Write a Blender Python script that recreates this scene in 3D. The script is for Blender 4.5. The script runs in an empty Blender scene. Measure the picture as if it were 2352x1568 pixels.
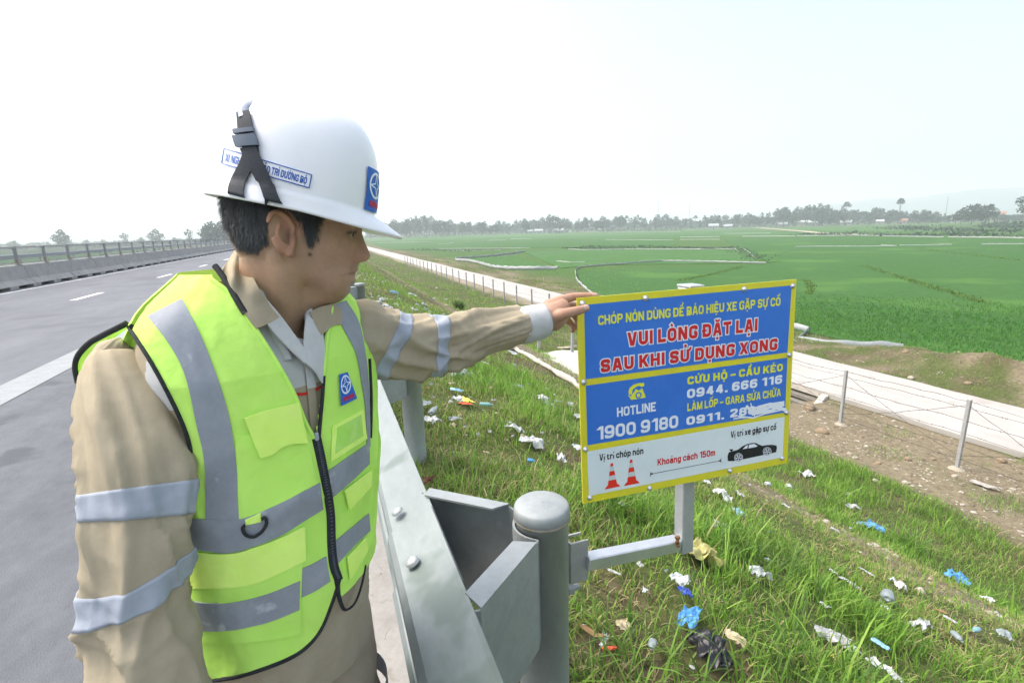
import bpy, bmesh, math, random, unicodedata
import numpy as np
from mathutils import Vector
from mathutils.bvhtree import BVHTree
R = math.radians
SC = bpy.context.scene
COL = SC.collection
rng = np.random.default_rng(7)
random.seed(7)

# ---------------------------------------------------------------- camera
FPX, CXP, CYP, HC = 1158.0, 1176.0, 784.0, 1.5      # focal length and centre in photograph units (2352 wide), eye height
vp = np.array([735., 539.])                           # where the road's edges meet
dY = np.array([(vp[0]-CXP)/FPX, -(vp[1]-CYP)/FPX, 1.]); dY /= np.linalg.norm(dY)
_q = np.array([(vp[0]+1000-CXP)/FPX, -(vp[1]-30-CYP)/FPX, 1.])
_u = np.cross(dY, _q); _u /= np.linalg.norm(_u)
if _u[1] < 0: _u = -_u
_x = np.cross(dY, _u)
if _x[0] < 0: _x = -_x
CM = np.array([_x, dY, _u])                           # rows: world X, Y, Z in camera axes (right, up, forward)
cam_d = bpy.data.cameras.new('camera')
cam = bpy.data.objects.new('camera', cam_d); COL.objects.link(cam)
cam_d.sensor_width = 36; cam_d.lens = 36*FPX/2352; cam_d.clip_start = .05; cam_d.clip_end = 9000
from mathutils import Matrix
rt, up, fw = CM @ np.array([1., 0, 0]), CM @ np.array([0, 1., 0]), CM @ np.array([0, 0, 1.])
cam.matrix_world = Matrix(((rt[0], up[0], -fw[0], 0), (rt[1], up[1], -fw[1], 0), (rt[2], up[2], -fw[2], HC), (0, 0, 0, 1)))
SC.camera = cam

# ---------------------------------------------------------------- light
SUN_EL, SUN_AZ = 58, -62        # azimuth measured from +Y towards +X
world = bpy.data.worlds.new('World'); SC.world = world; world.use_nodes = True
nt = world.node_tree; bg = nt.nodes['Background']
sky = nt.nodes.new('ShaderNodeTexSky'); sky.sky_type = 'NISHITA'; sky.sun_disc = False
sky.sun_elevation = R(SUN_EL); sky.sun_rotation = R(SUN_AZ)
sky.air_density = 1.0; sky.dust_density = 6.0; sky.ozone_density = 1.0; sky.altitude = 0
hs = nt.nodes.new('ShaderNodeHueSaturation'); hs.inputs['Saturation'].default_value = .8
nt.links.new(sky.outputs[0], hs.inputs['Color']); nt.links.new(hs.outputs[0], bg.inputs['Color'])
bg.inputs['Strength'].default_value = .145
sun_d = bpy.data.lights.new('sun', 'SUN'); sun_d.energy = .75; sun_d.angle = R(22); sun_d.color = (1, .96, .9)
sun = bpy.data.objects.new('sun', sun_d); COL.objects.link(sun)
sdir = Vector((math.sin(R(SUN_AZ))*math.cos(R(SUN_EL)), math.cos(R(SUN_AZ))*math.cos(R(SUN_EL)), math.sin(R(SUN_EL))))
sun.rotation_euler = sdir.to_track_quat('Z', 'Y').to_euler()
SC.view_settings.view_transform = 'Standard'; SC.view_settings.look = 'None'; SC.view_settings.gamma = 1
SC.view_settings.exposure = 1.42
SC.cycles.use_denoising = True
SC.cycles.max_bounces = 6; SC.cycles.diffuse_bounces = 3; SC.cycles.glossy_bounces = 3; SC.cycles.transparent_max_bounces = 12
SC.cycles.volume_bounces = 1
SC.cycles.caustics_reflective = False; SC.cycles.caustics_refractive = False

# ---------------------------------------------------------------- helpers
def ray(px, py):
    return CM @ np.array([(px-CXP)/FPX, -(py-CYP)/FPX, 1.])
def P(px, py, d):               # point at a depth along the view axis
    return ray(px, py)*d + np.array([0, 0, HC])
def G(px, py, z):               # point at a height
    r = ray(px, py); return r*((z-HC)/r[2]) + np.array([0, 0, HC])
def PY(px, py, Y):              # point on the plane y = Y
    r = ray(px, py); return r*(Y/r[1]) + np.array([0, 0, HC])
def proj(p):
    c = (np.asarray(p, float)-np.array([0, 0, HC])) @ CM
    return np.stack([CXP+FPX*c[..., 0]/c[..., 2], CYP-FPX*c[..., 1]/c[..., 2]], -1)

def _h(ix, iy, iz, s):
    n = (ix*374761393 + iy*668265263 + iz*2147483647 + s*1274126177) & 0xFFFFFFFF
    n = ((n ^ (n >> 13))*1274126177) & 0xFFFFFFFF
    return ((n ^ (n >> 16)) & 0xFFFF)/65535.
def vn(p, s=0):                 # value noise, -1..1
    p = np.asarray(p, float)
    if p.shape[-1] == 2: p = np.concatenate([p, np.zeros(p.shape[:-1]+(1,))], -1)
    i = np.floor(p).astype(np.int64); f = p-i; f = f*f*(3-2*f); o = 0
    for a in (0, 1):
        for b in (0, 1):
            for c in (0, 1):
                w = (f[..., 0] if a else 1-f[..., 0])*(f[..., 1] if b else 1-f[..., 1])*(f[..., 2] if c else 1-f[..., 2])
                o = o + w*_h(i[..., 0]+a, i[..., 1]+b, i[..., 2]+c, s)
    return o*2-1
def fbm(p, s=0, n=4):
    p = np.asarray(p, float); o = 0; a = 1; t = 0
    for k in range(n):
        o = o + a*vn(p*2**k, s+k); t += a; a *= .5
    return o/t
def lin(c):
    c = np.asarray(c, float)/255.
    return np.where(c <= .04045, c/12.92, ((c+.055)/1.055)**2.4)

def tag(o, label=None, cat=None, group=None, kind=None):
    if label: o['label'] = label
    if cat: o['category'] = cat
    if group: o['group'] = group
    if kind: o['kind'] = kind
    return o
def empty(name, loc, **k):
    o = bpy.data.objects.new(name, None); COL.objects.link(o); o.location = loc; o.empty_display_size = .1
    return tag(o, **k)
def wloc(o):
    l = np.array(o.location, float)
    return l + wloc(o.parent) if o.parent else l
def mk(name, V, F, mat, parent=None, smooth=True, base=None, col=None, mi=None, **k):
    """one mesh object; V in world coordinates"""
    V = np.asarray(V, float).reshape(-1, 3)
    pl = wloc(parent) if parent else np.zeros(3)
    if base is None: base = pl if parent else np.array([V[:, 0].mean(), V[:, 1].mean(), V[:, 2].min()])
    base = np.asarray(base, float)
    me = bpy.data.meshes.new(name)
    W = V-base
    if isinstance(F, np.ndarray):
        m, n = F.shape
        me.vertices.add(len(W)); me.vertices.foreach_set('co', W.astype(np.float32).ravel())
        me.loops.add(m*n); me.loops.foreach_set('vertex_index', F.astype(np.int32).ravel())
        me.polygons.add(m); me.polygons.foreach_set('loop_start', np.arange(0, m*n, n, dtype=np.int32))
        me.update(calc_edges=True)
    else:
        me.from_pydata(W.tolist(), [], [list(map(int, f)) for f in F])
        me.update()
    mats = mat if isinstance(mat, (list, tuple)) else [mat]
    for m_ in mats: me.materials.append(m_)
    if mi is not None: me.polygons.foreach_set('material_index', np.asarray(mi, np.int32))
    me.polygons.foreach_set('use_smooth', np.full(len(me.polygons), bool(smooth)))
    if col is not None:
        ca = me.color_attributes.new('Col', 'FLOAT_COLOR', 'POINT')
        c4 = np.ones((len(V), 4), np.float32); c4[:, :3] = col
        ca.data.foreach_set('color', c4.ravel())
    o = bpy.data.objects.new(name, me); COL.objects.link(o)
    if parent: o.parent = parent
    o.location = base-pl
    return tag(o, **k)
def gridF(nu, nv, cu=False, cv=False):
    F = []
    a = np.arange(nu if cu else nu-1); b = np.arange(nv if cv else nv-1)
    A, B = np.meshgrid(a, b, indexing='ij'); A2, B2 = (A+1) % nu, (B+1) % nv
    return np.stack([A*nv+B, A2*nv+B, A2*nv+B2, A*nv+B2], -1).reshape(-1, 4)
class MB:
    """collects shapes for ONE mesh"""
    def __init__(s): s.V = []; s.F = []; s.n = 0; s.M = []
    def add(s, V, F, m=0):
        V = np.asarray(V, float).reshape(-1, 3)
        s.V.append(V); s.F += [[int(i)+s.n for i in f] for f in F]; s.M += [m]*len(F); s.n += len(V); return s
    def grid(s, g, cu=False, cv=False, m=0, capu=False):
        nu, nv = g.shape[:2]; n0 = s.n
        s.add(g, gridF(nu, nv, cu, cv), m)
        if capu:
            s.F += [[n0+i for i in range(nv)][::-1], [n0+(nu-1)*nv+i for i in range(nv)]]; s.M += [m, m]
        return s
    def box(s, c, d, rot=None, m=0, bev=0):
        c = np.asarray(c, float); d = np.asarray(d, float)/2
        if bev:
            b = min(bev, d.min()*.9); V = []
            for sx in (-1, 1):
                for sy in (-1, 1):
                    for sz in (-1, 1):
                        for k in range(3):
                            v = np.array([sx, sy, sz])*(d-b); v[k] += (sx, sy, sz)[k]*b; V.append(v)
            bm = bmesh.new(); [bm.verts.new(v) for v in V]; r = bmesh.ops.convex_hull(bm, input=bm.verts)
            bmesh.ops.dissolve_limit(bm, angle_limit=.01, verts=bm.verts, edges=bm.edges)
            bm.verts.index_update(); V = np.array([v.co for v in bm.verts]); F = [[v.index for v in f.verts] for f in bm.faces]; bm.free()
        else:
            V = np.array([[x, y, z] for x in (-1, 1) for y in (-1, 1) for z in (-1, 1)])*d
            F = [(0, 1, 3, 2), (4, 6, 7, 5), (0, 4, 5, 1), (2, 3, 7, 6), (0, 2, 6, 4), (1, 5, 7, 3)]
        if rot is not None: V = V @ np.asarray(rot).T
        return s.add(V+c, F, m)
    def tube(s, pts, r, n=8, m=0, flat=None):
        s.grid(tube_grid(pts, r, n, flat), False, True, m, True); return s
    def lathe(s, c, prof, n=20, ax=None, m=0):
        c = np.asarray(c, float); t = np.arange(n)/n*2*np.pi
        g = np.array([[[q*np.cos(a), q*np.sin(a), z] for a in t] for q, z in prof])
        if ax is not None: g = g @ frame(ax).T
        s.grid(g+c, False, True, m, True); return s
    def prism(s, poly, d, m=0):     # poly: n x 3 planar loop, d: extrusion vector
        p = np.asarray(poly, float); n = len(p); d = np.asarray(d, float)
        F = [list(range(n))[::-1], [n+i for i in range(n)]]+[[i, (i+1) % n, n+(i+1) % n, n+i] for i in range(n)]
        return s.add(np.concatenate([p, p+d]), F, m)
    def build(s, name, mat, parent=None, smooth=False, **k):
        return mk(name, np.concatenate(s.V), s.F, mat, parent, smooth, mi=s.M if isinstance(mat, (list, tuple)) else None, **k)
def frame(z):
    z = np.asarray(z, float); z = z/np.linalg.norm(z)
    a = np.array([1., 0, 0]) if abs(z[0]) < .8 else np.array([0, 1., 0])
    x = np.cross(a, z); x /= np.linalg.norm(x); return np.stack([x, np.cross(z, x), z], 1)
def curve(pts, n, cols=None):       # Catmull-Rom through control rows
    p = np.asarray(pts, float); m = len(p)
    q = np.concatenate([2*p[:1]-p[1:2], p, 2*p[-1:]-p[-2:-1]])
    t = np.linspace(0, m-1-1e-9, n); i = t.astype(int); f = (t-i)[:, None]
    a, b, c, d = q[i], q[i+1], q[i+2], q[i+3]
    return .5*((2*b)+(-a+c)*f+(2*a-5*b+4*c-d)*f**2+(-a+3*b-3*c+d)*f**3)
def frames(pts):
    p = np.asarray(pts, float); T = np.gradient(p, axis=0); T /= np.linalg.norm(T, axis=1)[:, None]
    N = []; n = np.cross(T[0], [0, 1., .1]); n /= np.linalg.norm(n)
    for t in T:
        n = n-t*np.dot(n, t); n /= np.linalg.norm(n); N.append(n.copy())
    N = np.array(N); return T, N, np.cross(T, N)
def tube_grid(pts, r, n=8, flat=None):
    p = np.asarray(pts, float); r = np.broadcast_to(np.asarray(r, float), (len(p),))
    T, N, B = frames(p); a = np.arange(n)/n*2*np.pi
    fl = 1 if flat is None else flat
    return p[:, None]+r[:, None, None]*(np.cos(a)[None, :, None]*N[:, None]+fl*np.sin(a)[None, :, None]*B[:, None])

# ---------------------------------------------------------------- materials
def mat(name, c, c2=None, scale=6., rough=.6, metal=0., bump=0., bscale=40., ramp=(.35, .65), attr=False, spec=.4, sss=0., dist=.002, detail=5., trans=0., aniso=None, spots=None):
    m = bpy.data.materials.new(name); m.use_nodes = True; t = m.node_tree; b = t.nodes['Principled BSDF']
    N = t.nodes.new; L = t.links.new
    b.inputs['Roughness'].default_value = rough; b.inputs['Metallic'].default_value = metal
    b.inputs['Specular IOR Level'].default_value = spec
    tc = N('ShaderNodeTexCoord'); src = tc.outputs['Object']
    if aniso:
        mp = N('ShaderNodeMapping'); mp.inputs['Scale'].default_value = aniso; L(src, mp.inputs[0]); src = mp.outputs[0]
    c = tuple(c)+(1,); out = None
    if attr:
        at = N('ShaderNodeAttribute'); at.attribute_name = 'Col'; out = at.outputs['Color']
    if c2 is not None or attr:
        nz = N('ShaderNodeTexNoise'); nz.inputs['Scale'].default_value = scale; nz.inputs['Detail'].default_value = detail
        nz.inputs['Roughness'].default_value = .8
        L(src, nz.inputs['Vector'])
        cr = N('ShaderNodeValToRGB'); L(nz.outputs['Fac'], cr.inputs[0])
        cr.color_ramp.elements[0].position, cr.color_ramp.elements[1].position = ramp
        c2_ = tuple(c2)+(1,) if c2 is not None else (1, 1, 1, 1)
        cr.color_ramp.elements[0].color = c; cr.color_ramp.elements[1].color = c2_
        if attr:
            mx = N('ShaderNodeMix'); mx.data_type = 'RGBA'; mx.blend_type = 'MULTIPLY'; mx.inputs[0].default_value = 1
            L(out, mx.inputs[6]); L(cr.outputs[0], mx.inputs[7]); out = mx.outputs[2]
        else: out = cr.outputs[0]
    if spots:                       # (scale, threshold, colour): stains with a shape of their own
        sc_, th, cc = spots
        n2 = N('ShaderNodeTexNoise'); n2.inputs['Scale'].default_value = sc_; n2.inputs['Detail'].default_value = 3; L(tc.outputs['Object'], n2.inputs['Vector'])
        mr = N('ShaderNodeMapRange'); mr.inputs[1].default_value = th; mr.inputs[2].default_value = th+.08; L(n2.outputs['Fac'], mr.inputs[0])
        mx = N('ShaderNodeMix'); mx.data_type = 'RGBA'; L(mr.outputs[0], mx.inputs[0]); mx.inputs[7].default_value = tuple(cc)+(1,)
        if out is None: mx.inputs[6].default_value = c
        else: L(out, mx.inputs[6])
        out = mx.outputs[2]
    if out is None: b.inputs['Base Color'].default_value = c
    else: L(out, b.inputs['Base Color'])
    if bump:
        n3 = N('ShaderNodeTexNoise'); n3.inputs['Scale'].default_value = bscale; n3.inputs['Detail'].default_value = 4; L(src, n3.inputs['Vector'])
        bp = N('ShaderNodeBump'); bp.inputs['Strength'].default_value = bump; bp.inputs['Distance'].default_value = dist
        L(n3.outputs['Fac'], bp.inputs['Height']); L(bp.outputs[0], b.inputs['Normal'])
    if sss:
        b.inputs['Subsurface Weight'].default_value = sss; b.inputs['Subsurface Radius'].default_value = (1, .35, .2); b.inputs['Subsurface Scale'].default_value = .006
    if trans:                       # thin leaf: part of the light comes through
        tr = N('ShaderNodeBsdfTranslucent'); ms = N('ShaderNodeMixShader'); ms.inputs[0].default_value = trans
        if out is None: tr.inputs[0].default_value = c
        else: L(out, tr.inputs[0])
        L(b.outputs[0], ms.inputs[1]); L(tr.outputs[0], ms.inputs[2]); L(ms.outputs[0], t.nodes['Material Output'].inputs[0])
    return m
def flat(name, rgb, rough=.5, **k):
    return mat(name, lin(rgb), rough=rough, **k)
# ================================================================ SETTING
GX = [-6000, -900, -300, -120, -60, -40, -30, -26, -22.6, -21.9, .15, .24, .8, 1.5, 4.8, 6.9, 8.2, 9.9, 12.2, 13.9, 17.5, 19, 22, 24, 6000]
GZ = [-5.2, -5.2, -5, -4.8, -4.6, -4.4, -3.2, -1.6, -.1, -.03, -.03, -.03, -.1, -.25, -1.62, -2.95, -3.35, -3.6, -3.72, -3.78, -3.78, -3.85, -4.2, -4.3, -4.3]
def sm(a, b, x):
    t = np.clip((np.asarray(x, float)-a)/(b-a), 0, 1); return t*t*(3-2*t)
def zf(x, y):
    x = np.asarray(x, float); y = np.asarray(y, float)
    z = np.interp(x, GX, GZ)
    m = sm(.5, 1.6, x)*(1-sm(21, 23.5, x))
    flat_ = sm(12.9, 13.7, x)*(1-sm(17.6, 18.2, x))
    p = np.stack([x, y], -1)
    z = z + m*(1-flat_)*(.10*fbm(p*.9, 3, 4)+.12*vn(p*.22, 9)*sm(2, 5, x))
    # earth mound beyond the dirt road, and the spoil along its far verge
    z = z + 1.0*np.exp(-((x-20.6)/1.5)**2-((y-9.0)/5.2)**2)*(1+.35*fbm(p*1.3, 31))
    z = z + .35*np.exp(-((x-19.6)/1.1)**2)*sm(16, 30, y)*(1-sm(60, 90, y))*(.5+.8*vn(p*.3, 12))
    # gully under the culvert mouth
    z = z - .75*np.exp(-((x-13.2)/.75)**2-((y-11.4)/.8)**2)
    return z
def hit(px, py, lift=0.):
    r = ray(px, py); t = np.linspace(.3, 60, 6000); q = r[None]*t[:, None]+np.array([0, 0, HC])
    g = q[:, 2]-zf(q[:, 0], q[:, 1]); i = int(np.argmax(g < 0))
    a, b = g[i-1], g[i]; k = a/(a-b); tt = t[i-1]+(t[i]-t[i-1])*k
    p = r*tt+np.array([0, 0, HC]); p[2] = zf(p[0], p[1])+lift; return p, tt
def nrm(x, y, e=.06):
    n = np.array([-(zf(x+e, y)-zf(x-e, y))/(2*e), -(zf(x, y+e)-zf(x, y-e))/(2*e), 1.]); return n/np.linalg.norm(n)

def axis_(*seg):
    return np.unique(np.concatenate([np.arange(a, b, s) for a, b, s in seg]))
xs = np.unique(np.concatenate([[-6000, -2500, -900, -500, -300, -200, -120, -80, -60, -50, -40, -35, -30, -28, -26, -24, -22.6, -21.9, -10, 0, .15, .2, .26, .34, .42, .5, .6], axis_((.65, 6, .09), (6, 14, .14), (14, 24, .3), (24, 60, 4), (60, 300, 30)), [300, 500, 900, 2500, 6000]]))
ys = np.unique(np.concatenate([[-6000, -900, -200, -60, -20, -8], axis_((-4, 8, .1), (8, 20, .2), (20, 50, .6), (50, 150, 4), (150, 600, 40)), [600, 900, 2500, 6000]]))
XX, YY = np.meshgrid(xs, ys, indexing='ij'); ZZ = zf(XX, YY)
pp = np.stack([XX, YY], -1)
n1, n2, n3 = fbm(pp*.55, 21, 4), fbm(pp*1.7, 22, 4), fbm(pp*.16, 23, 3)
def mixc(a, b, w): return a*(1-w[..., None])+np.asarray(b)*w[..., None]
C = np.zeros(XX.shape+(3,)) + np.array([.080, .100, .034])
C = mixc(C, (.105, .088, .052), sm(-.05, .35, n2+.15*np.exp(-((XX-1.0)/.7)**2)))
C = mixc(C, (.190, .165, .112), sm(.05, .55, n1*.9+1.0*np.exp(-((XX-4.85)/.55)**2)-.25)*sm(3, 4, XX))
soil = sm(9.6, 10.4, XX+.8*n1)*(1-sm(13.9, 14, XX))*(1-sm(13, 19, YY+4*n3))
C = mixc(C, (.205, .172, .118), np.clip(soil*sm(-.75, -.1, n1+.4*n2), 0, 1))
edge = np.exp(-((XX-13.6)/.55)**2)*sm(12, 18, YY)
C = mixc(C, (.28, .24, .18), np.clip(edge*(.9+.6*n2), 0, 1))
verge = sm(17.4, 17.8, XX)*(1-sm(23, 25, XX))
C = mixc(C, (.185, .155, .105), np.clip(verge*sm(-.1, .35, n1+.3*n2+.55*np.exp(-((XX-20.6)/1.5)**2-((YY-9.0)/5.)**2)), 0, 1))
far = sm(23.5, 25, XX)
C = mixc(C, (.058, .120, .028), far)
C = mixc(C, (.085, .13, .05), sm(-25, -45, XX) if False else (XX < -26).astype(float))
mg = mat('earth', (.62, .62, .6), (1.25, 1.25, 1.2), 9, .95, attr=True, bump=.6, bscale=26, dist=.03, spec=.1)
mk('ground', np.stack([XX, YY, ZZ], -1), gridF(len(xs), len(ys)), mg, col=C.reshape(-1, 3), base=(0, 0, 0), kind='structure')

# ---- highway
m_asph = mat('asphalt', (.116, .124, .138), (.160, .169, .185), .9, .82, bump=.8, bscale=150, dist=.005, spec=.25, spots=(.55, .56, (.112, .117, .128)), aniso=(1, .25, 1))
m_asph2 = mat('asphalt_shoulder', (.095, .102, .113), (.150, .159, .173), 2.2, .85, bump=.9, bscale=170, dist=.006, spec=.25, aniso=(1, .55, 1), detail=9, spots=(1.9, .60, (.088, .095, .105)))
m_paint = mat('road_paint', (.22, .24, .245), (.285, .305, .31), 7, .7, bump=.3, bscale=120, spots=(14, .60, (.23, .24, .25)))
m_paintw = mat('lane_paint', (.62, .64, .64), (.76, .78, .78), 5, .7)
def sheet(name, x0, x1, y0, y1, z, m, ny=2, **k):
    y = np.linspace(y0, y1, ny); g = np.stack(np.broadcast_arrays(np.array([x0, x1])[:, None], y[None], z), -1)
    return mk(name, g, gridF(2, ny)[:, ::-1] if x1 < x0 else gridF(2, ny), m, smooth=False, base=(0, 0, 0), **k)
sheet('road', -21.6, -3.0, -60, 900, 0., m_asph, kind='structure')
sheet('road_shoulder', -3.0, -.18, -60, 900, .0, m_asph2, kind='structure')
sheet('edge_line', -3.42, -3.02, -60, 500, .005, m_paint, kind='structure')
sheet('edge_line', -9.42, -9.30, -60, 500, .005, m_paintw, kind='structure')
mb = MB()
for k in range(-6, 30):
    y0 = 16.45+7.65*k; mb.add([(-6.37, y0, .005), (-6.21, y0, .005), (-6.21, y0+1.95, .005), (-6.37, y0+1.95, .005)], [(0, 1, 2, 3)])
mb.build('lane_line', m_paintw, base=(0, 0, 0), kind='structure')
m_kerb = mat('concrete_kerb', (.22, .21, .195), (.32, .31, .29), 5, .9, bump=.8, bscale=60, dist=.004, detail=9, spots=(9, .62, (.22, .2, .17)))
mb = MB(); mb.box((.01, 420, -.06), (.38, 960, .17)); mb.build('kerb_strip', m_kerb, base=(0, 0, 0), kind='structure')
m_slab = mat('pale_concrete_road', (.335, .318, .29), (.42, .402, .37), 1.6, .9, bump=.25, bscale=30, dist=.01, detail=8, aniso=(1, .4, 1), spots=(.8, .62, (.315, .295, .262)))
yy = np.concatenate([np.arange(-12, 60, .5), np.arange(60, 330, 6)])
jag = .10*fbm(np.stack([yy*.7, yy*0], -1), 41); jag2 = .16*fbm(np.stack([yy*.5, yy*0+9], -1), 42)
g = np.stack([np.stack([14.0+jag, yy, -3.86+0*yy], -1), np.stack([14.0+jag, yy, -3.66+0*yy], -1), np.stack([17.45+jag2, yy, -3.66+0*yy], -1), np.stack([17.5+jag2, yy, -3.86+0*yy], -1)])
mk('dirt_road', g, gridF(4, len(yy)), m_slab, smooth=False, base=(0, 0, 0), kind='structure')

# ---- rice plots: sheets of young rice a few centimetres above the ground sheet
m_rice = [mat('young_rice_'+n, c1, c2, 1.1, .8, bump=.9, bscale=5, dist=.12, spec=.15, detail=9, spots=sp) for n, c1, c2, sp in (
    ('deep', (.027, .083, .013), (.043, .126, .019), (.09, .60, (.058, .145, .022))), ('mid', (.031, .092, .015), (.048, .136, .022), (.12, .58, (.07, .16, .04))), ('pale', (.036, .102, .018), (.055, .145, .027), (.2, .55, (.06, .14, .04))))]
def plot(poly, m, z=-4.22, z0=-4.26):
    q = np.array([(p[0], p[1], z) for p in poly]); d = np.array([(p[0], p[1], z0-.1) for p in poly]); n = len(q)
    return mk('rice_field', np.concatenate([q, d]), [list(range(n))]+[[i, (i+1) % n, n+(i+1) % n, n+i] for i in range(n)], m, smooth=False, base=(0, 0, 0), kind='stuff')
ZR = -4.2
def Z7(x, y): return (900+x/2.94)*.91875, (480+y/2.94)*.91875       # photograph coordinates of the field details
def Z8(x, y): return (1700+x/2.735)*.91875, (480+y/2.735)*.91875
def g7(*a): return [G(*Z7(*q), ZR) for q in a]
def g8(*a): return [G(*Z8(*q), ZR) for q in a]
big = [G(1320, 622, ZR), G(1342, 655, ZR), G(1372, 690, ZR), (23.2, 22., 0), (23.4, 14, 0), (23.6, 2, 0), (26, -30, 0), (300, -60, 0)]+g8((2352, 330), (1200, 372), (590, 490))
plot(big, m_rice[0])
plot(g7((740, 492), (985, 472), (1120, 470), (1455, 560), (1080, 566), (960, 552), (860, 524)), m_rice[1], -4.215)
plot(g7((1200, 440), (1560, 425), (2352, 423))+g8((380, 395), (550, 482))+g7((1900, 531), (1600, 545), (1480, 558)), m_rice[2], -4.225)
plot(g8((400, 385), (600, 480), (1500, 376), (2352, 358), (2352, 322), (1000, 300), (300, 320)), m_rice[0], -4.225)
plot(g7((100, 425), (1250, 410), (2300, 400), (2300, 345), (1250, 355), (300, 365), (90, 370)), m_rice[0], -4.225)
plot(g7((100, 362), (1250, 350), (2350, 340), (2350, 300), (1200, 305), (60, 330)), m_rice[1], -4.225)
plot(g8((2352, 312), (1000, 296), (0, 308), (0, 275), (400, 262), (900, 280), (1500, 290)), m_rice[1], -4.225)
plot(g8((900, 272), (2352, 268), (2352, 250), (600, 248)), m_rice[2], -4.225)
plot([(-36, 40, 0), (-36, 400, 0), (-500, 500, 0), (-500, 40, 0)], m_rice[0], -4.55, -4.8)
plot([(-36, -5, 0), (-36, 37, 0), (-300, 37, 0), (-300, -5, 0)], m_rice[1], -4.55, -4.8)
m_wet = mat('field_water', (.30, .33, .33), (.42, .45, .44), .6, .25, spec=.5)
mb = MB()
for q in ((-44, 66, 14, 1.2), (-52, 78, 20, 1.0), (-60, 58, 16, .9), (-75, 100, 40, 1.6), (-90, 84, 30, 1.5), (-120, 150, 60, 3), (-70, 140, 40, 2)):
    mb.add([(q[0]-q[2]/2, q[1], -4.52), (q[0]+q[2]/2, q[1]+.2, -4.52), (q[0]+q[2]/2-1, q[1]+q[3], -4.52), (q[0]-q[2]/2+1, q[1]+q[3], -4.52)], [(0, 1, 2, 3)])
mb.build('water', m_wet, base=(0, 0, 0), kind='structure')
mb = MB()
m_track = mat('field_track', (.33, .27, .19), (.44, .38, .28), .3, .9)
t_ = g8((500, 242), (640, 253), (860, 270), (1000, 285), (1300, 292)); 
for a, b in zip(t_[:-1], t_[1:]):
    d = (b-a)[:2]/np.linalg.norm((b-a)[:2]); n = np.array([-d[1], d[0]])*2.2
    mb.add([(a[0]-n[0], a[1]-n[1], -4.15), (a[0]+n[0], a[1]+n[1], -4.15), (b[0]+n[0], b[1]+n[1], -4.15), (b[0]-n[0], b[1]-n[1], -4.15)], [(0, 1, 2, 3)])
mb.build('field_path', m_track, base=(0, 0, 0), kind='structure')

# ---- hills behind the haze
m_hill = mat('hill_woods', (.05, .08, .05), (.07, .10, .06), .01, .9)
def hill(pts, D, dep, k=1.):
    top = []
    for px, h in pts:
        r = ray(px, 500); r = r/np.linalg.norm(r[:2]); top.append((r[0]*D, r[1]*D, h*k, r[0], r[1]))
    c = curve(np.array(top), 60); z = c[:, 2]*(1+.10*fbm(np.stack([np.arange(60)*.22, np.arange(60)*0.], -1), 5))
    g = np.stack([np.stack([c[:, 0]-c[:, 3]*dep*k, c[:, 1]-c[:, 4]*dep*k, -6+(z+6)*w], -1) for k, w in ((1, 0), (.6, .35), (.3, .75), (0, 1), (-.5, .8), (-1.2, 0))])
    mk('hills', g, gridF(6, 60), m_hill, base=(0, 0, 0), kind='structure')
hill([(1560, 2), (1700, 40), (1850, 85), (1980, 130), (2100, 130), (2230, 150), (2380, 165), (2600, 160), (2900, 60)], 2900, 700, .67)
hill([(-300, 30), (-60, 26), (80, 20), (200, 24), (330, 16), (480, 12), (700, 4)], 2300, 400)

# ================================================================ MEDIAN BARRIER
m_conc = mat('barrier_concrete', (.27, .262, .242), (.36, .352, .33), 2.2, .9, bump=.4, bscale=30, dist=.01, detail=8, spots=(3.2, .64, (.20, .19, .17)))
m_dark = flat('drain_shade', (30, 32, 34), .9)  # near-black core colour, standing for shade inside the drain notches
def barrier_mesh():
    mb = MB(); L = 5.97
    pr = np.array([(-9.72, .10), (-9.72, .12), (-9.90, .30), (-9.99, .76), (-10.17, .76), (-10.26, .30), (-10.44, .12), (-10.44, .10)])
    g = np.stack([np.stack([pr[:, 0]+9.72, 0*pr[:, 0]+y, pr[:, 1]], -1) for y in (0, L)]); mb.grid(g, False, True, 0, True)
    for k in range(5):          # feet between the drain notches
        y0, y1 = (0, .28) if k == 0 else (k*1.5-.25, k*1.5+.28) if k < 4 else (5.72, L)
        mb.box((-.36, (y0+y1)/2, .05), (.718, y1-y0, .10), m=0)
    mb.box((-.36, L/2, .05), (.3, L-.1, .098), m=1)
    return mb
bm0 = barrier_mesh(); src = None
for k in range(-1, 26):
    if src is None:
        src = bm0.build('concrete_barrier', [m_conc, m_dark], None, base=(0, 0, 0)); o = src
    else:
        o = src.copy(); COL.objects.link(o)
    o.location = (-9.72, 17.05+6*k, 0)
    tag(o, 'grey sloped concrete barrier block with dark drain notches, in the row along the road centre', 'barrier', 'concrete barrier blocks in the road median')
m_gal = mat('galvanised_steel', (.40, .43, .44), (.56, .59, .60), 11, .42, .55, bump=.06, bscale=60, detail=8)
m_galw = mat('weathered_galvanised', (.27, .295, .30), (.37, .395, .40), 7, .55, .35, bump=.1, bscale=50, detail=9, spots=(5, .63, (.48, .50, .51)))
m_mesh = bpy.data.materials.new('expanded_metal'); m_mesh.use_nodes = True
t = m_mesh.node_tree; b = t.nodes['Principled BSDF']; b.inputs['Base Color'].default_value = (.16, .17, .17, 1); b.inputs['Roughness'].default_value = .6
wv = [t.nodes.new('ShaderNodeTexWave') for _ in (0, 1)]; tc = t.nodes.new('ShaderNodeTexCoord'); mx = t.nodes.new('ShaderNodeMath'); mx.operation = 'MAXIMUM'
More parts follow.
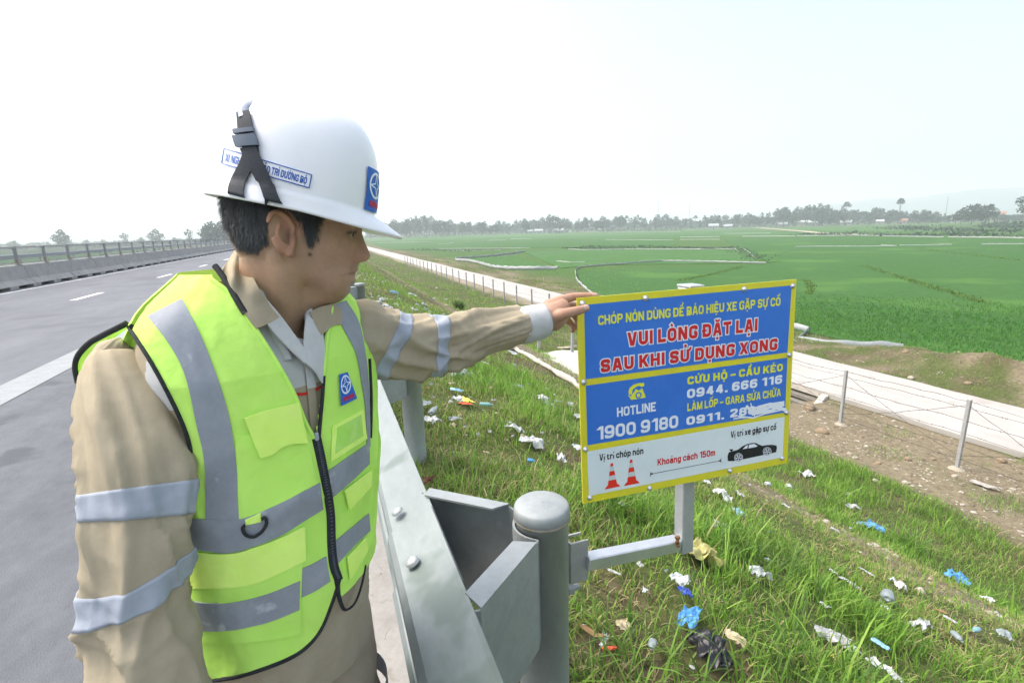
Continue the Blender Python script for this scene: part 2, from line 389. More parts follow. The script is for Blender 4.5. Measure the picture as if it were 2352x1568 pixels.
for i, w in enumerate(wv):
    mp = t.nodes.new('ShaderNodeMapping'); mp.inputs['Rotation'].default_value = (R(35 if i else -35), 0, 0); t.links.new(tc.outputs['Object'], mp.inputs[0])
    w.bands_direction = 'Y'; w.inputs['Scale'].default_value = 7; t.links.new(mp.outputs[0], w.inputs[0]); t.links.new(w.outputs['Fac'], mx.inputs[i])
gt = t.nodes.new('ShaderNodeMath'); gt.operation = 'GREATER_THAN'; gt.inputs[1].default_value = .80; t.links.new(mx.outputs[0], gt.inputs[0])
tr = t.nodes.new('ShaderNodeBsdfTransparent'); ms = t.nodes.new('ShaderNodeMixShader')
t.links.new(gt.outputs[0], ms.inputs[0]); t.links.new(tr.outputs[0], ms.inputs[1]); t.links.new(b.outputs[0], ms.inputs[2]); t.links.new(ms.outputs[0], t.nodes['Material Output'].inputs[0])
m_rustg = mat('rusty_grey', (.27, .27, .26), (.36, .36, .35), 9, .6, .3, spots=(6, .56, (.30, .17, .09)))
fen = empty('mesh_fence', (-10.08, 17.5, .76), label='low grey mesh fence of framed panels on top of the concrete median barrier', cat='fence')
fr = MB(); W = 1.9
for a, b_ in (((0, 0, .08), (0, 0, .63)), ((0, W, .08), (0, W, .63)), ((0, 0, .63), (0, W, .63)), ((0, 0, .08), (0, W, .08))):
    fr.tube([a, b_], .022, 6)
fr.tube([(0, .05, 0), (0, .05, .66)], .03, 6); fr.tube([(0, W+.05, 0), (0, W+.05, .64)], .02, 6); fr.box((0, .05, .02), (.14, .16, .03))
sp = None
for k in range(0, 62):
    if sp is None:
        sp = fr.build('panel_frame', m_rustg, fen, base=None); me0 = sp.data
        pm = mk('mesh_panel', [(0, .02, .09), (0, W-.02, .09), (0, W-.02, .62), (0, .02, .62)], [(0, 1, 2, 3)], m_mesh, None, False, base=(0, 0, 0)); pm.parent = sp; o = sp
        me0.transform(Matrix.Translation(tuple(wloc(fen))))
    else:
        o = sp.copy(); COL.objects.link(o); q = pm.copy(); COL.objects.link(q); q.parent = o; q.location = (0, 0, 0)
    o.location = (0, k*2.0-.6, 0)

# ================================================================ GUARDRAIL
gr = empty('guardrail', (.46, 1.1, 0), label='galvanised steel crash guardrail on round capped posts beside the worker', cat='guardrail')
wp = np.array([(.212, .756), (.203, .750), (.10, .700), (.088, .684), (.086, .664), (.096, .645), (.165, .600), (.170, .585), (.165, .570), (.096, .525), (.086, .508), (.088, .488), (.10, .470), (.203, .418), (.212, .412)])
def wbeam(y0, y1, off):
    d = np.gradient(wp, axis=0); n = np.stack([d[:, 1], -d[:, 0]], 1); n /= np.linalg.norm(n, axis=1)[:, None]
    n = np.where(n[:, :1] > 0, n, n) ; a = wp+n*off; b = wp+n*(off-.0045)
    loop = np.concatenate([a, b[::-1]])
    yy = np.linspace(y0, y1, 3); g = np.stack([np.stack([loop[:, 0], 0*loop[:, 0]+y, loop[:, 1]], -1) for y in yy]); return MB().grid(g, False, True, 0, True)
m_rail = mat('rail_zinc', (.19, .22, .22), (.275, .305, .30), 3.0, .48, .4, bump=.05, bscale=45, detail=9, aniso=(1, .35, 1), spots=(5, .58, (.155, .19, .175)))
ends = [(-9, 1.28, .0), (.955, 5.5, -.0075), (5.2, 9.8, .0), (9.5, 14.1, -.0075), (13.8, 27, 0), (26.7, 60, -.0075)]
for y0, y1, off in ends:
    s = wbeam(y0, y1, off).build('rail_beam', m_rail, gr)
    if y0 == .955:
        for px, py in ((917, 1180), (952, 1296)):
            z = .733; p = G(px, py, z)
            for _ in range(4):
                z = float(np.interp(p[0], [.10, .203], [.700, .750])); p = G(px, py, z)
            nn = np.array([-.436, 0, .9]); p = p+nn*.0085
            MB().lathe(p, [(.0175, 0), (.017, .004), (.0125, .0085), (.005, .0105), (.0005, .011)], 18, nn).build('bolt_head', m_galw, s, True)
m_post = mat('post_zinc', (.30, .34, .345), (.42, .46, .465), 6, .5, .4, bump=.08, bscale=60, detail=8, aniso=(1, 1, .5), spots=(7, .64, (.46, .49, .49)))
m_cap = mat('post_cap_zinc', (.27, .295, .30), (.35, .375, .38), 9, .6, .2, spots=(16, .62, (.33, .34, .33)))
m_rim = mat('rusty_rim', (.34, .345, .33), (.30, .225, .13), 22, .8)
def post_at(x, y, first=[None]):
    p = MB().lathe((x, y, -.6), [(.07, 0), (.07, 1.375)], 36).build('post', m_post, gr, True)
    for f in p.data.polygons: f.use_smooth = abs(f.normal.z) < .5
    MB().lathe((x, y, .752), [(.0715, 0), (.0742, .002), (.0745, .024), (.0725, .034), (.067, .0395), (.04, .042), (.001, .043)], 36).build('post_cap', m_cap, p, True)
    MB().lathe((x, y, .7515), [(.0715, 0), (.0752, .001), (.0754, .007), (.0745, .010)], 36).build('rusty_rim', m_rim, p, True)
    # spacer: a bent plate from rail to post and round the post's road side
    a = np.linspace(R(-112), R(-248), 13); arc = [(x+.079*math.cos(t_), y+.079*math.sin(t_)) for t_ in a]
    pl = [(.205, y-.245), (.225, y-.250)]+[(x-.06, y-.092)]+arc[1:-1]+[(x-.06, y+.092)]+[(.225, y+.270), (.205, y+.265)]
    pl = np.array(pl); top = np.full(len(pl), .746); top[3:-3] = .735
    mb = MB(); th = .006
    T = np.gradient(pl, axis=0); n = np.stack([-T[:, 1], T[:, 0]], 1); n /= np.linalg.norm(n, axis=1)[:, None]
    q = pl-n*th
    loop = np.stack([np.column_stack([pl, top]), np.column_stack([q, top]), np.column_stack([q, top*0+.44]), np.column_stack([pl, top*0+.44])], 1)
    mb.grid(loop, False, True, 0, True)
    for (i0, i1, s_) in ((1, 2, 1), (-2, -3, -1)):        # top edges folded inward
        A, B = pl[i0], pl[i1]; d = B-A; L_ = np.linalg.norm(d); d = d/L_; nn = np.array([-d[1], d[0]])*s_
        A = A-nn*.006*1.02; B = B-nn*.006; z = .7465
        inn = [A+nn*.05+d*.015, B+nn*.05-d*.03]
        mb.prism([(A[0], A[1], z), (B[0], B[1], z), (inn[1][0], inn[1][1], z+.006), (inn[0][0], inn[0][1], z+.006)], (0, 0, .006))
    mb.build('spacer_bracket', m_galw, p)
    return p
for k in range(-1, 14): post_at(.475-.0025*k, 1.11+2.2*k)
# far side of the highway: another rail
fg = empty('guardrail', (-21.3, 60, 0), label='plain far guardrail edging the opposite carriageway, seen through the median mesh', cat='guardrail')
wp2 = [(0, .75), (.08, .69), (.08, .64), (.01, .59), (.08, .53), (.08, .48), (0, .42)]
g = np.stack([np.array([(-21.3+x, y, z) for x, z in wp2]) for y in (15, 160)]); MB().grid(g).build('rail_beam', m_gal, fg)
for k in range(45): MB().lathe((-21.38, 16+3*k, -.3), [(.06, 0), (.06, 1.05)], 8).build('post', m_gal, fg)
# ================================================================ LETTERING (stroke font, condensed grotesque)
GL = {  # strokes in a unit box; 'c' closed; number = corner radius; 'd' = diagonal cut flat at top and bottom
 'O': (.56, [('c', .25, [(0, 0), (0, 1), (1, 1), (1, 0)])]), 'C': (.54, [('o', .25, [(1, .71), (1, 1), (0, 1), (0, 0), (1, 0), (1, .29)])]),
 'G': (.56, [('o', .25, [(1, .73), (1, 1), (0, 1), (0, 0), (1, 0), (1, .44), (.62, .44)])]), 'U': (.55, [('o', .25, [(0, 1), (0, 0), (1, 0), (1, 1)])]),
 'H': (.56, [('o', 0, [(0, 0), (0, 1)]), ('o', 0, [(1, 0), (1, 1)]), ('b', 0, [(0, .5), (1, .5)])]), 'I': (.22, [('o', 0, [(.5, 0), (.5, 1)])]),
 'N': (.58, [('o', 0, [(0, 0), (0, 1)]), ('o', 0, [(1, 0), (1, 1)]), ('d', 0, [(0, 1), (1, 0)])]), 'E': (.47, [('o', 0, [(1, 1), (0, 1), (0, 0), (1, 0)]), ('b', 0, [(0, .5), (.92, .5)])]),
 'L': (.45, [('o', 0, [(0, 1), (0, 0), (1, 0)])]), 'T': (.50, [('o', 0, [(0, 1), (1, 1)]), ('b', 0, [(.5, 1), (.5, -.12)])]), 'D': (.56, [('c', (0, 0, .25, .25), [(0, 0), (0, 1), (1, 1), (1, 0)])]),
 'P': (.54, [('o', 0, [(0, 0), (0, 1)]), ('o', .22, [(0, 1), (1, 1), (1, .44), (0, .44)])]), 'R': (.56, [('o', 0, [(0, 0), (0, 1)]), ('o', .22, [(0, 1), (1, 1), (1, .48), (0, .48)]), ('d', 0, [(.62, .5), (1, 0)])]),
 'B': (.55, [('c', (0, 0, .2, .12), [(0, 0), (0, 1), (.96, 1), (.96, .52)]), ('o', .2, [(0, .52), (1, .52), (1, 0), (0, 0)])]), 'S': (.54, [('o', .22, [(1, .70), (1, 1), (0, 1), (0, .55), (1, .45), (1, 0), (0, 0), (0, .30)])]),
 'A': (.60, [('d', 0, [(0, 0), (.42, 1)]), ('d', 0, [(1, 0), (.58, 1)]), ('b', 0, [(.2, .26), (.8, .26)])]), 'V': (.58, [('d', 0, [(0, 1), (.43, 0)]), ('d', 0, [(1, 1), (.57, 0)])]),
 'X': (.58, [('d', 0, [(0, 0), (1, 1)]), ('d', 0, [(0, 1), (1, 0)])]), 'K': (.58, [('o', 0, [(0, 0), (0, 1)]), ('d', 0, [(.12, .36), (1, 1)]), ('d', 0, [(.36, .60), (1, 0)])]), 'M': (.72, [('o', 0, [(0, 0), (0, 1)]), ('o', 0, [(1, 0), (1, 1)]), ('d', 0, [(0, 1), (.5, 0)]), ('d', 0, [(1, 1), (.5, 0)])]),
 '0': (.54, [('c', .25, [(0, 0), (0, 1), (1, 1), (1, 0)])]), '1': (.34, [('o', 0, [(1, 0), (1, 1)]), ('d', 0, [(.1, .74), (.9, .99)])]), '9': (.54, [('c', .22, [(0, .42), (0, 1), (1, 1), (1, .42)]), ('o', .25, [(1, .6), (1, 0), (0, 0), (0, .22)])]),
 '6': (.54, [('c', .22, [(0, 0), (0, .58), (1, .58), (1, 0)]), ('o', .25, [(0, .4), (0, 1), (1, 1), (1, .78)])]), '8': (.54, [('c', .2, [(.03, .53), (.03, 1), (.97, 1), (.97, .53)]), ('c', .22, [(0, 0), (0, .53), (1, .53), (1, 0)])]),
 '4': (.58, [('o', 0, [(.74, 0), (.74, 1)]), ('d', 0, [(.05, .28), (.66, 1)]), ('b', 0, [(-.12, .24), (1.1, .24)])]), '5': (.52, [('o', .0, [(.95, 1), (.04, 1), (.04, .58)]), ('o', .22, [(0, .56), (1, .60), (1, 0), (0, 0), (0, .22)])]),
 '2': (.52, [('o', .22, [(0, .74), (0, 1), (1, 1), (1, .60), (.0, .12), (0, 0)]), ('o', 0, [(0, 0), (1, 0)])]), '-': (.34, [('b', 0, [(-.1, .42), (1.1, .42)])]), '.': (.22, [('b', 0, [(-.0, .0), (1, .0)])]), ' ': (.22, []),
 'i': (.2, [('o', 0, [(.5, 0), (.5, .60)]), ('b', 0, [(.5, .92), (.5, 1.06)])]), 't': (.32, [('o', .1, [(.25, .92), (.25, 0), (1, 0)]), ('b', 0, [(-.2, .62), (1, .62)])]), 'r': (.34, [('o', 0, [(0, 0), (0, .66)]), ('o', .15, [(0, .4), (0, .66), (1, .66)])]),
 'c': (.46, [('o', .2, [(1, .46), (1, .68), (0, .68), (0, 0), (1, 0), (1, .22)])]), 'h': (.48, [('o', 0, [(0, 0), (0, 1)]), ('o', .2, [(0, .5), (0, .68), (1, .68), (1, 0)])]), 'o': (.48, [('c', .2, [(0, 0), (0, .68), (1, .68), (1, 0)])]),
 'p': (.48, [('o', 0, [(0, -.28), (0, .68)]), ('c', .2, [(0, 0), (0, .68), (1, .68), (1, 0)])]), 'n': (.48, [('o', 0, [(0, 0), (0, .68)]), ('o', .2, [(0, .5), (0, .68), (1, .68), (1, 0)])]), 'a': (.47, [('o', .16, [(.04, .5), (.04, .68), (1, .68), (1, 0)]), ('c', .16, [(0, 0), (0, .38), (1, .38), (1, 0)])]),
 'g': (.48, [('c', .2, [(0, 0), (0, .68), (1, .68), (1, 0)]), ('o', .16, [(1, .68), (1, -.28), (0, -.28), (0, -.18)])]), 'm': (.74, [('o', 0, [(0, 0), (0, .68)]), ('o', .16, [(0, .5), (0, .68), (.5, .68), (.5, 0)]), ('o', .16, [(.5, .5), (.5, .68), (1, .68), (1, 0)])]),
 'x': (.48, [('d', .7, [(0, 0), (1, .7)]), ('d', .7, [(0, .7), (1, 0)])]), 'e': (.47, [('o', .2, [(0, .36), (1, .36), (1, .68), (0, .68), (0, 0), (1, 0), (1, .14)])]), 's': (.44, [('o', .15, [(1, .52), (1, .68), (0, .68), (0, .38), (1, .30), (1, 0), (0, 0), (0, .16)])]), 'u': (.48, [('o', .2, [(0, .68), (0, 0), (1, 0), (1, .68)]), ('o', 0, [(1, .68), (1, 0)])]),
}
def rounded(pts, r, closed):
    n = len(pts); out = []; pts = [np.array(p, float) for p in pts]
    for i, p in enumerate(pts):
        ri = r[i] if isinstance(r, tuple) else r
        if ri == 0 or (not closed and i in (0, n-1)): out.append(p); continue
        a, b = pts[i-1]-p, pts[(i+1) % n]-p; la, lb = np.linalg.norm(a), np.linalg.norm(b)
        q = min(ri, la*.5, lb*.5); A, B = p+a/la*q, p+b/lb*q
        for t in np.linspace(0, 1, 6): out.append((1-t)**2*A+2*t*(1-t)*p+t*t*B)
    return out
def stroke(pts, hw, closed, ext):
    p = np.array(pts); n = len(p)
    keep = [0]+[i for i in range(1, n) if np.linalg.norm(p[i]-p[i-1]) > 1e-6]; p = p[keep]; n = len(p)
    if closed: d0 = p-np.roll(p, 1, 0); d1 = np.roll(p, -1, 0)-p
    else: d1 = np.vstack([p[1:]-p[:-1], p[-1]-p[-2]]); d0 = np.vstack([p[1]-p[0], p[1:]-p[:-1]])
    d0 = d0/np.linalg.norm(d0, axis=1)[:, None]; d1 = d1/np.linalg.norm(d1, axis=1)[:, None]
    if not closed:
        e0, e1 = ext if isinstance(ext, tuple) else (ext, ext)
        p = p.copy(); p[0] -= d1[0]*e0; p[-1] += d0[-1]*e1
    n0, n1 = np.stack([-d0[:, 1], d0[:, 0]], 1), np.stack([-d1[:, 1], d1[:, 0]], 1)
    m = n0+n1; m /= np.maximum(np.linalg.norm(m, axis=1), .3)[:, None]; k = hw/np.maximum((m*n0).sum(1), .45)
    A, B = p+m*k[:, None], p-m*k[:, None]; F = [(i, (i+1) % n, n+(i+1) % n, n+i) for i in range(n if closed else n-1)]
    return np.vstack([A, B]), F
MK = {'\u0301': 'acute', '\u0300': 'grave', '\u0309': 'hook', '\u0303': 'tilde', '\u0302': 'circ', '\u0306': 'breve', '\u0323': 'dot', '\u031b': 'horn'}
def glyph_shapes(ch, t, e, hk=1.):
    """list of (verts2d, faces); cap height 1"""
    out = []; bar = False
    if ch in 'Đ': bar = True; ch = 'D'
    D = unicodedata.normalize('NFD', ch); b = D[0]; w, ST = GL[b]; w = w+t*.9 if w > .25 else max(w, t*1.02); hw = t/2+e; ht = t*hk
    X = lambda x: t/2+x*(w-t)
    Y = lambda y: ht/2+y*(1-ht)
    for kind, r, pts in ST:
        if b == 'i' or b == 'I': q = [(w/2, Y(y)) for x, y in pts]
        else: q = [(X(x), Y(y)) for x, y in pts]
        if kind == 'd':
            (x0, y0), (x1, y1) = pts; top = r if r else 1
            ya, yb = y0, y1; xa, xb = X(x0), X(x1)
            L = math.hypot(xb-xa, yb-ya); s = abs(yb-ya)/L; dx = hw/max(s, .35)*.96; ex = e*np.sign(yb-ya)
            V = np.array([(xa-dx, ya-ex), (xa+dx, ya-ex), (xb+dx, yb+ex), (xb-dx, yb+ex)]); out.append((V, [(0, 1, 2, 3)])); continue
        if kind == 'b': out.append(stroke(q, hw*.92 if e == 0 else hw*.96, False, (t/2 if b in '-.' else 0)+e)); continue
        def ex_(a, b_):
            v = abs(a[1]-b_[1]) > abs(a[0]-b_[0])
            return ht/2+e if (a[1] in (0, 1, .68, -.28, .66) if v else a[0] in (0, 1)) else e
        out.append(stroke(rounded(q, r, kind == 'c'), hw, kind == 'c', (ex_(pts[0], pts[1]), ex_(pts[-1], pts[-2]))))
    low = b.islower(); tp = 1.10 if not low else (.72+.14 if b != 'i' else .86); cx = w/2; st = t*.30+e
    if b == 'i' and any(c in '\u0301\u0300\u0303\u0309' for c in D): out = out[:1]
    marks = [MK[c] for c in D[1:]]; second = 0
    for m in marks:
        if m == 'circ': out.append(stroke([(cx-.17, tp), (cx, tp+.13), (cx+.17, tp)], st, False, e)); second = 1
        if m == 'breve': out.append(stroke(rounded([(cx-.16, tp+.16), (cx-.12, tp+.02), (cx+.12, tp+.02), (cx+.16, tp+.16)], .1, False), st, False, e)); second = 1
        if m == 'dot': out.append(stroke([(cx-t*.42, -.19), (cx+t*.42, -.19)], t*.40+e, False, e))
        if m == 'horn': out.append(stroke(rounded([(w-t*.6, (.92 if not low else .62)), (w+t*.35, (.95 if not low else .64)), (w+t*.42, (1.16 if not low else .84))], .08, False), st*1.1, False, e))
    for m in marks:
        ox, oy = (.2, .12) if second else (0, 0)
        if m == 'acute': out.append(stroke([(cx-.05+ox, tp+oy), (cx+.10+ox, tp+.18+oy)], st*1.15, False, e))
        if m == 'grave': out.append(stroke([(cx+.05+ox, tp+oy), (cx-.10+ox, tp+.18+oy)], st*1.15, False, e))
        if m == 'tilde': out.append(stroke(rounded([(cx-.18, tp+.02), (cx-.07, tp+.14), (cx+.07, tp+.02), (cx+.18, tp+.14)], .08, False), st, False, e))
        if m == 'hook': out.append(stroke(rounded([(cx-.07+ox*.7, tp+.22+oy), (cx+.10+ox*.7, tp+.25+oy), (cx+.09+ox*.7, tp+.12+oy), (cx+ox*.7, tp+.10+oy), (cx+ox*.7, tp+.02+oy)], .05, False), st*.9, False, e))
    if bar: out.append(stroke([(-.09, .5), (X(0)+t*.95, .5)], hw*.55, False, e*.5))
    return out, w+(.06 if '\u031b' in D else 0)
def text2d(s, t=.22, e=0, gap=.085, sp=None, hk=1.):
    x = 0; A = []
    for ch in s:
        if ch == ' ': x += (.30 if sp is None else sp); continue
        sh, w = glyph_shapes(ch, t, e, hk)
        for V, F in sh: A.append((V+np.array([x, 0]), F))
        x += w+gap
    return A, x-gap
def text_mesh(mb, s, bl, br, cap, lift, fn, t=.22, e=0, **k):
    """lays the string from bl to br (plane coordinates) with cap height cap; fn maps (u, v, lift) to the world"""
    A, w = text2d(s, t, e, **k); bl, br = np.array(bl, float), np.array(br, float); L = np.linalg.norm(br-bl); d = (br-bl)/L; n = np.array([-d[1], d[0]])
    for i, (V, F) in enumerate(A):
        q = bl+V[:, :1]*(L/w)*d+V[:, 1:]*cap*n
        mb.add(fn(q[:, 0], q[:, 1], lift+(i % 9)*.00003), F)

# ================================================================ SIGN
sv = [0.912, 1.068, 1.059, -0.079, -0.037, -0.015]; SW, SH = .665, .55
def rmat(yaw, pit, rol):
    c, s = math.cos, math.sin
    return np.array([[c(yaw), -s(yaw), 0], [s(yaw), c(yaw), 0], [0, 0, 1]]) @ np.array([[1, 0, 0], [0, c(pit), -s(pit)], [0, s(pit), c(pit)]]) @ np.array([[c(rol), 0, s(rol)], [0, 1, 0], [-s(rol), 0, c(rol)]])
SR_ = rmat(*sv[3:]); SO = np.array(sv[:3])
def SGN(u, v, l=0.):            # sign plane (u right, v up, l towards the viewer) to world
    u, v = np.broadcast_arrays(np.asarray(u, float), np.asarray(v, float))
    return SO + np.stack([u-SW/2, -l+0*u, v-SH/2], -1) @ SR_.T
def uvs(px, py):
    r = ray(px, py); n = SR_[:, 1]; t = np.dot(SO-np.array([0, 0, HC]), n)/np.dot(r, n); q = (r*t+np.array([0, 0, HC])-SO) @ SR_
    return q[0]+SW/2, q[2]+SH/2
def S4(x, y): return uvs((1400+x/2.45)*.91875, (660+y/2.45)*.91875)
def S5(x, y): return uvs((1700+x/4.9)*.91875, (900+y/4.9)*.91875)
m_yel = mat('sign_yellow', lin((222, 214, 40)), lin((212, 205, 60)), 14, .35, spec=.5); m_blu = mat('sign_blue', lin((50, 112, 204)), lin((57, 120, 210)), 5, .3, spec=.5)
m_wht = mat('sign_white', lin((214, 226, 228)), lin((222, 232, 234)), 6, .35, spec=.5); m_red = flat('sign_red', (206, 38, 44), .4); m_txw = flat('sign_text_white', (228, 234, 240), .4); m_txy = flat('sign_text_yellow', (222, 226, 60), .4)
m_blk = flat('sign_black', (24, 30, 36), .4); m_ora = flat('sign_orange_red', (226, 52, 34), .4); m_alu = mat('aluminium', (.52, .54, .55), (.62, .64, .65), 12, .38, .7, bump=.05, bscale=80)
m_rust = mat('rust', (.16, .075, .03), (.25, .13, .06), 40, .9)
sg = empty('emergency_sign', SGN(SW/2, 0), label='blue, yellow and white hotline notice board on a bracket, held by the worker', cat='sign')
mb = MB(); V = np.concatenate([SGN([0, SW, SW, 0], [0, 0, SH, SH], 0), SGN([0, SW, SW, 0], [0, 0, SH, SH], -.004)])
pan = mb.add(V, [(0, 1, 2, 3), (7, 6, 5, 4), (0, 4, 5, 1), (1, 5, 6, 2), (2, 6, 7, 3), (3, 7, 4, 0)]).build('board', m_yel, sg)
def area(name, pts, m, lift, par=None, f=S4):
    uv = [f(*q) for q in pts]; return MB().add(SGN([q[0] for q in uv], [q[1] for q in uv], lift), [list(range(len(pts)))[::-1]]).build(name, m, par or pan)
area('blue_field', [(148, 250), (1418, 130), (1393, 540), (157, 705)], m_blu, .0006)
area('blue_field', [(158, 744), (1392, 572), (1378, 907), (168, 1108)], m_blu, .0006)
area('white_field', [(165, 1147), (1375, 934), (1362, 1182), (177, 1418)], m_wht, .0006)
def line(s, bl, br, tl, m, name='lettering', t=.22, lift=.0012, e=0, f=S4, **k):
    a, b, c = np.array(f(*bl)), np.array(f(*br)), np.array(f(*tl)); d = (b-a)/np.linalg.norm(b-a); n = np.array([-d[1], d[0]]); cap = np.dot(c-a, n)
    mb = MB(); text_mesh(mb, s, a, b, cap, lift, SGN, t, e, **k); return mb.build(name, m, pan)
line('CHÓP NÓN DÙNG ĐỂ BÁO HIỆU XE GẶP SỰ CỐ', (233, 374), (1347, 254), (231, 316), m_txy, t=.21)
for e, m, l in ((.085, m_txw, .0010), (0, m_red, .0015)):
    line('VUI LÒNG ĐẶT LẠI', (412, 503), (1206, 409), (404, 420), m, t=.25, e=e, lift=l, gap=.15)
    line('SAU KHI SỬ DỤNG XONG', (249, 664), (1329, 524), (248, 585), m, t=.25, e=e, lift=l, gap=.15)
line('CỨU HỘ - CẨU KÉO', (778, 738), (1362, 653), (776, 690), m_txy, t=.25, gap=.13)
line('0944. 666 116', (776, 821), (1358, 728), (774, 768), m_txw, t=.25, gap=.12, hk=.8)
line('LÀM LỐP - GARA SỬA CHỮA', (778, 900), (1350, 806), (776, 852), m_txy, t=.21)
line('0911.', (772, 985), (1003, 947), (770, 936), m_txw, t=.25, gap=.12, hk=.8)
line('280', (1040, 938), (1195, 914), (1038, 890), m_txw, t=.25, gap=.12, hk=.8)
line('HOTLINE', (348, 935), (586, 898), (347, 878), m_txw, t=.20)
line('1900 9180', (222, 1076), (722, 999), (218, 996), m_txw, t=.21, gap=.09)
line('Vị trí chóp nón', (240, 1203), (509, 1160), (237, 1163), m_blk, t=.20, gap=.11)
line('Khoảng cách 150m', (596, 1232), (948, 1170), (593, 1192), m_red, t=.20, gap=.11)
line('Vị trí xe gặp sự cố', (1044, 1062), (1322, 1012), (1040, 1024), m_blk, t=.20, gap=.11)
mb = MB()                       # white scribble over the last number
def pen(pts, w, lift):
    uv = np.array([S4(*q) for q in pts]); V, F = stroke(list(uv), w, False, w*.4); mb.add(SGN(V[:, 0], V[:, 1], lift), F)
for i, (pts, w) in enumerate([([(1140, 868), (1180, 912), (1230, 898), (1300, 868), (1368, 850)], .0042), ([(1188, 905), (1260, 862), (1368, 846)], .0045), ([(1175, 918), (1290, 895), (1368, 860)], .0042), ([(1240, 880), (1330, 872), (1384, 888)], .0030), ([(1060, 946), (1110, 938), (1160, 936)], .0018), ([(1090, 930), (1180, 940), (1250, 915), (1350, 892)], .0022),
                              ([(1165, 850), (1172, 874), (1190, 930)], .0018), ([(1300, 876), (1345, 888), (1385, 898)], .0022), ([(1205, 885), (1270, 906), (1330, 880)], .0035), ([(1160, 895), (1215, 872), (1290, 852)], .0036)]):
    pen(pts, w, .0016+i*.00003)
mb.build('paint_scribble', m_txw, pan)
# pictograms
mb = MB()
def poly4(pts, lift, f=S4):
    uv = [f(*q) for q in pts]; mb.add(SGN([q[0] for q in uv], [q[1] for q in uv], lift), [list(range(len(pts)))[::-1]])
for a in ([(418, 778), (426, 756), (448, 738), (482, 727), (482, 744), (462, 752), (446, 765), (440, 784)], [(482, 727), (513, 726), (516, 742), (500, 752), (490, 748), (482, 744)], [(418, 778), (440, 784), (436, 800), (420, 796)], [(416, 800), (426, 802), (440, 824), (432, 828)]): poly4(a, .0012)
poly4([(436, 830), (434, 806), (446, 788), (457, 775), (460, 764), (470, 766), (472, 772), (492, 769), (494, 760), (504, 762), (508, 776), (520, 800), (522, 816)], .00125)
mb.build('telephone_symbol', m_txy, pan)
mb = MB(); c = np.array(S4(479, 801)); a = np.linspace(0, 2*np.pi, 20)[:-1]
V, F = stroke([c+.0072*np.array([math.cos(q), math.sin(q)]) for q in a], .0018, True, 0); mb.add(SGN(V[:, 0], V[:, 1], .0017), F); mb.build('telephone_dial', m_blu, pan)
def cone_sym(ap, bl, br):
    A, B, Cc = np.array(ap, float), np.array(bl, float), np.array(br, float); ax = (B+Cc)/2-A
    r = MB(); w = MB()
    def band(k0, k1, tgt, w0, w1, lift):
        global mb
        d = (Cc-B)/2; q = [A+ax*k0-d*w0, A+ax*k0+d*w0, A+ax*k1+d*w1, A+ax*k1-d*w1]; uv = [S4(*p) for p in q]; tgt.add(SGN([p[0] for p in uv], [p[1] for p in uv], lift), [(3, 2, 1, 0)])
    for k0, k1, c_ in ((0, .13, r), (.13, .32, w), (.32, .50, r), (.50, .68, w), (.68, .90, r)): band(k0, k1, c_, .13+.52*k0, .13+.52*k1, .0012)
    band(.88, 1, r, .68, 1, .00125); r.build('cone_symbol', m_ora, pan); w.build('cone_symbol', flat('cone_grey', (196, 206, 206), .4), pan)
cone_sym((316, 1217), (272, 1378), (369, 1358)); cone_sym((434, 1195), (390, 1357), (487, 1338))
mb = MB(); pen([(553, 1284), (985, 1201)], .0007, .0012); pen([(553, 1272), (553, 1298)], .0009, .0013); pen([(984, 1187), (984, 1214)], .0009, .0013); pen([(556, 1283), (566, 1281)], .0022, .0013); pen([(974, 1203), (982, 1201)], .0022, .0013); mb.build('distance_line', m_blk, pan)
mb = MB()
poly4([(582, 1228), (580, 1170), (592, 1130), (614, 1118), (690, 1099), (715, 1087), (760, 1052), (820, 1024), (880, 1011), (925, 1011), (962, 1030), (1005, 1046), (1050, 1038), (1120, 1033), (1178, 1042), (1184, 1075), (1172, 1124), (1110, 1137), (1010, 1160), (790, 1206), (760, 1212), (655, 1231), (600, 1234)], .0012, S5)
poly4([(603, 1100), (603, 1087), (648, 1088), (642, 1104), (622, 1118), (616, 1106)], .0012, S5)
car = mb.build('car_symbol', m_blk, pan)
mb = MB(); poly4([(762, 1086), (800, 1047), (828, 1033), (820, 1077)], .0016, S5); mb.build('car_symbol_window', m_txw, pan); mb = MB(); poly4([(834, 1076), (840, 1030), (905, 1021), (946, 1048), (925, 1060)], .0016, S5); mb.build('car_symbol_window', m_txw, pan)
def ring(cx, cy, r, w, lift, n=22):
    global mb
    p = [S5(cx+r*math.cos(q), cy+r*1.02*math.sin(q)) for q in np.arange(n)/n*2*np.pi]; V, F = stroke([np.array(q) for q in p], w, True, 0); mb.add(SGN(V[:, 0], V[:, 1], lift), F)
for cx, cy in ((712, 1188), (1063, 1115)):
    mb = MB(); ring(cx, cy, 50, .0008, .0018); ring(cx, cy, 36, .0008, .0018)
    for k in range(5):
        q = R(72*k+20); a_, b_ = np.array(S5(cx+6*math.cos(q), cy+6*math.sin(q))), np.array(S5(cx+36*math.cos(q), cy+36*math.sin(q))); V, F = stroke([a_, b_], .0013, False, 0); mb.add(SGN(V[:, 0], V[:, 1], .00185+.00002*k), F)
    mb.build('car_symbol_wheel', m_txw, pan)
for cx, cy in ((712, 1188), (1063, 1115)):
    mb = MB(); p = [S5(cx+44*math.cos(q), cy+45*math.sin(q)) for q in np.arange(22)/22*2*np.pi]; mb.add(SGN([q[0] for q in p], [q[1] for q in p], .0014), [list(range(22))[::-1]]); mb.build('car_symbol_tyre', m_blk, pan)
m_bolt = mat('bolt_zinc', (.50, .52, .54), (.66, .68, .70), 60, .3, .7)
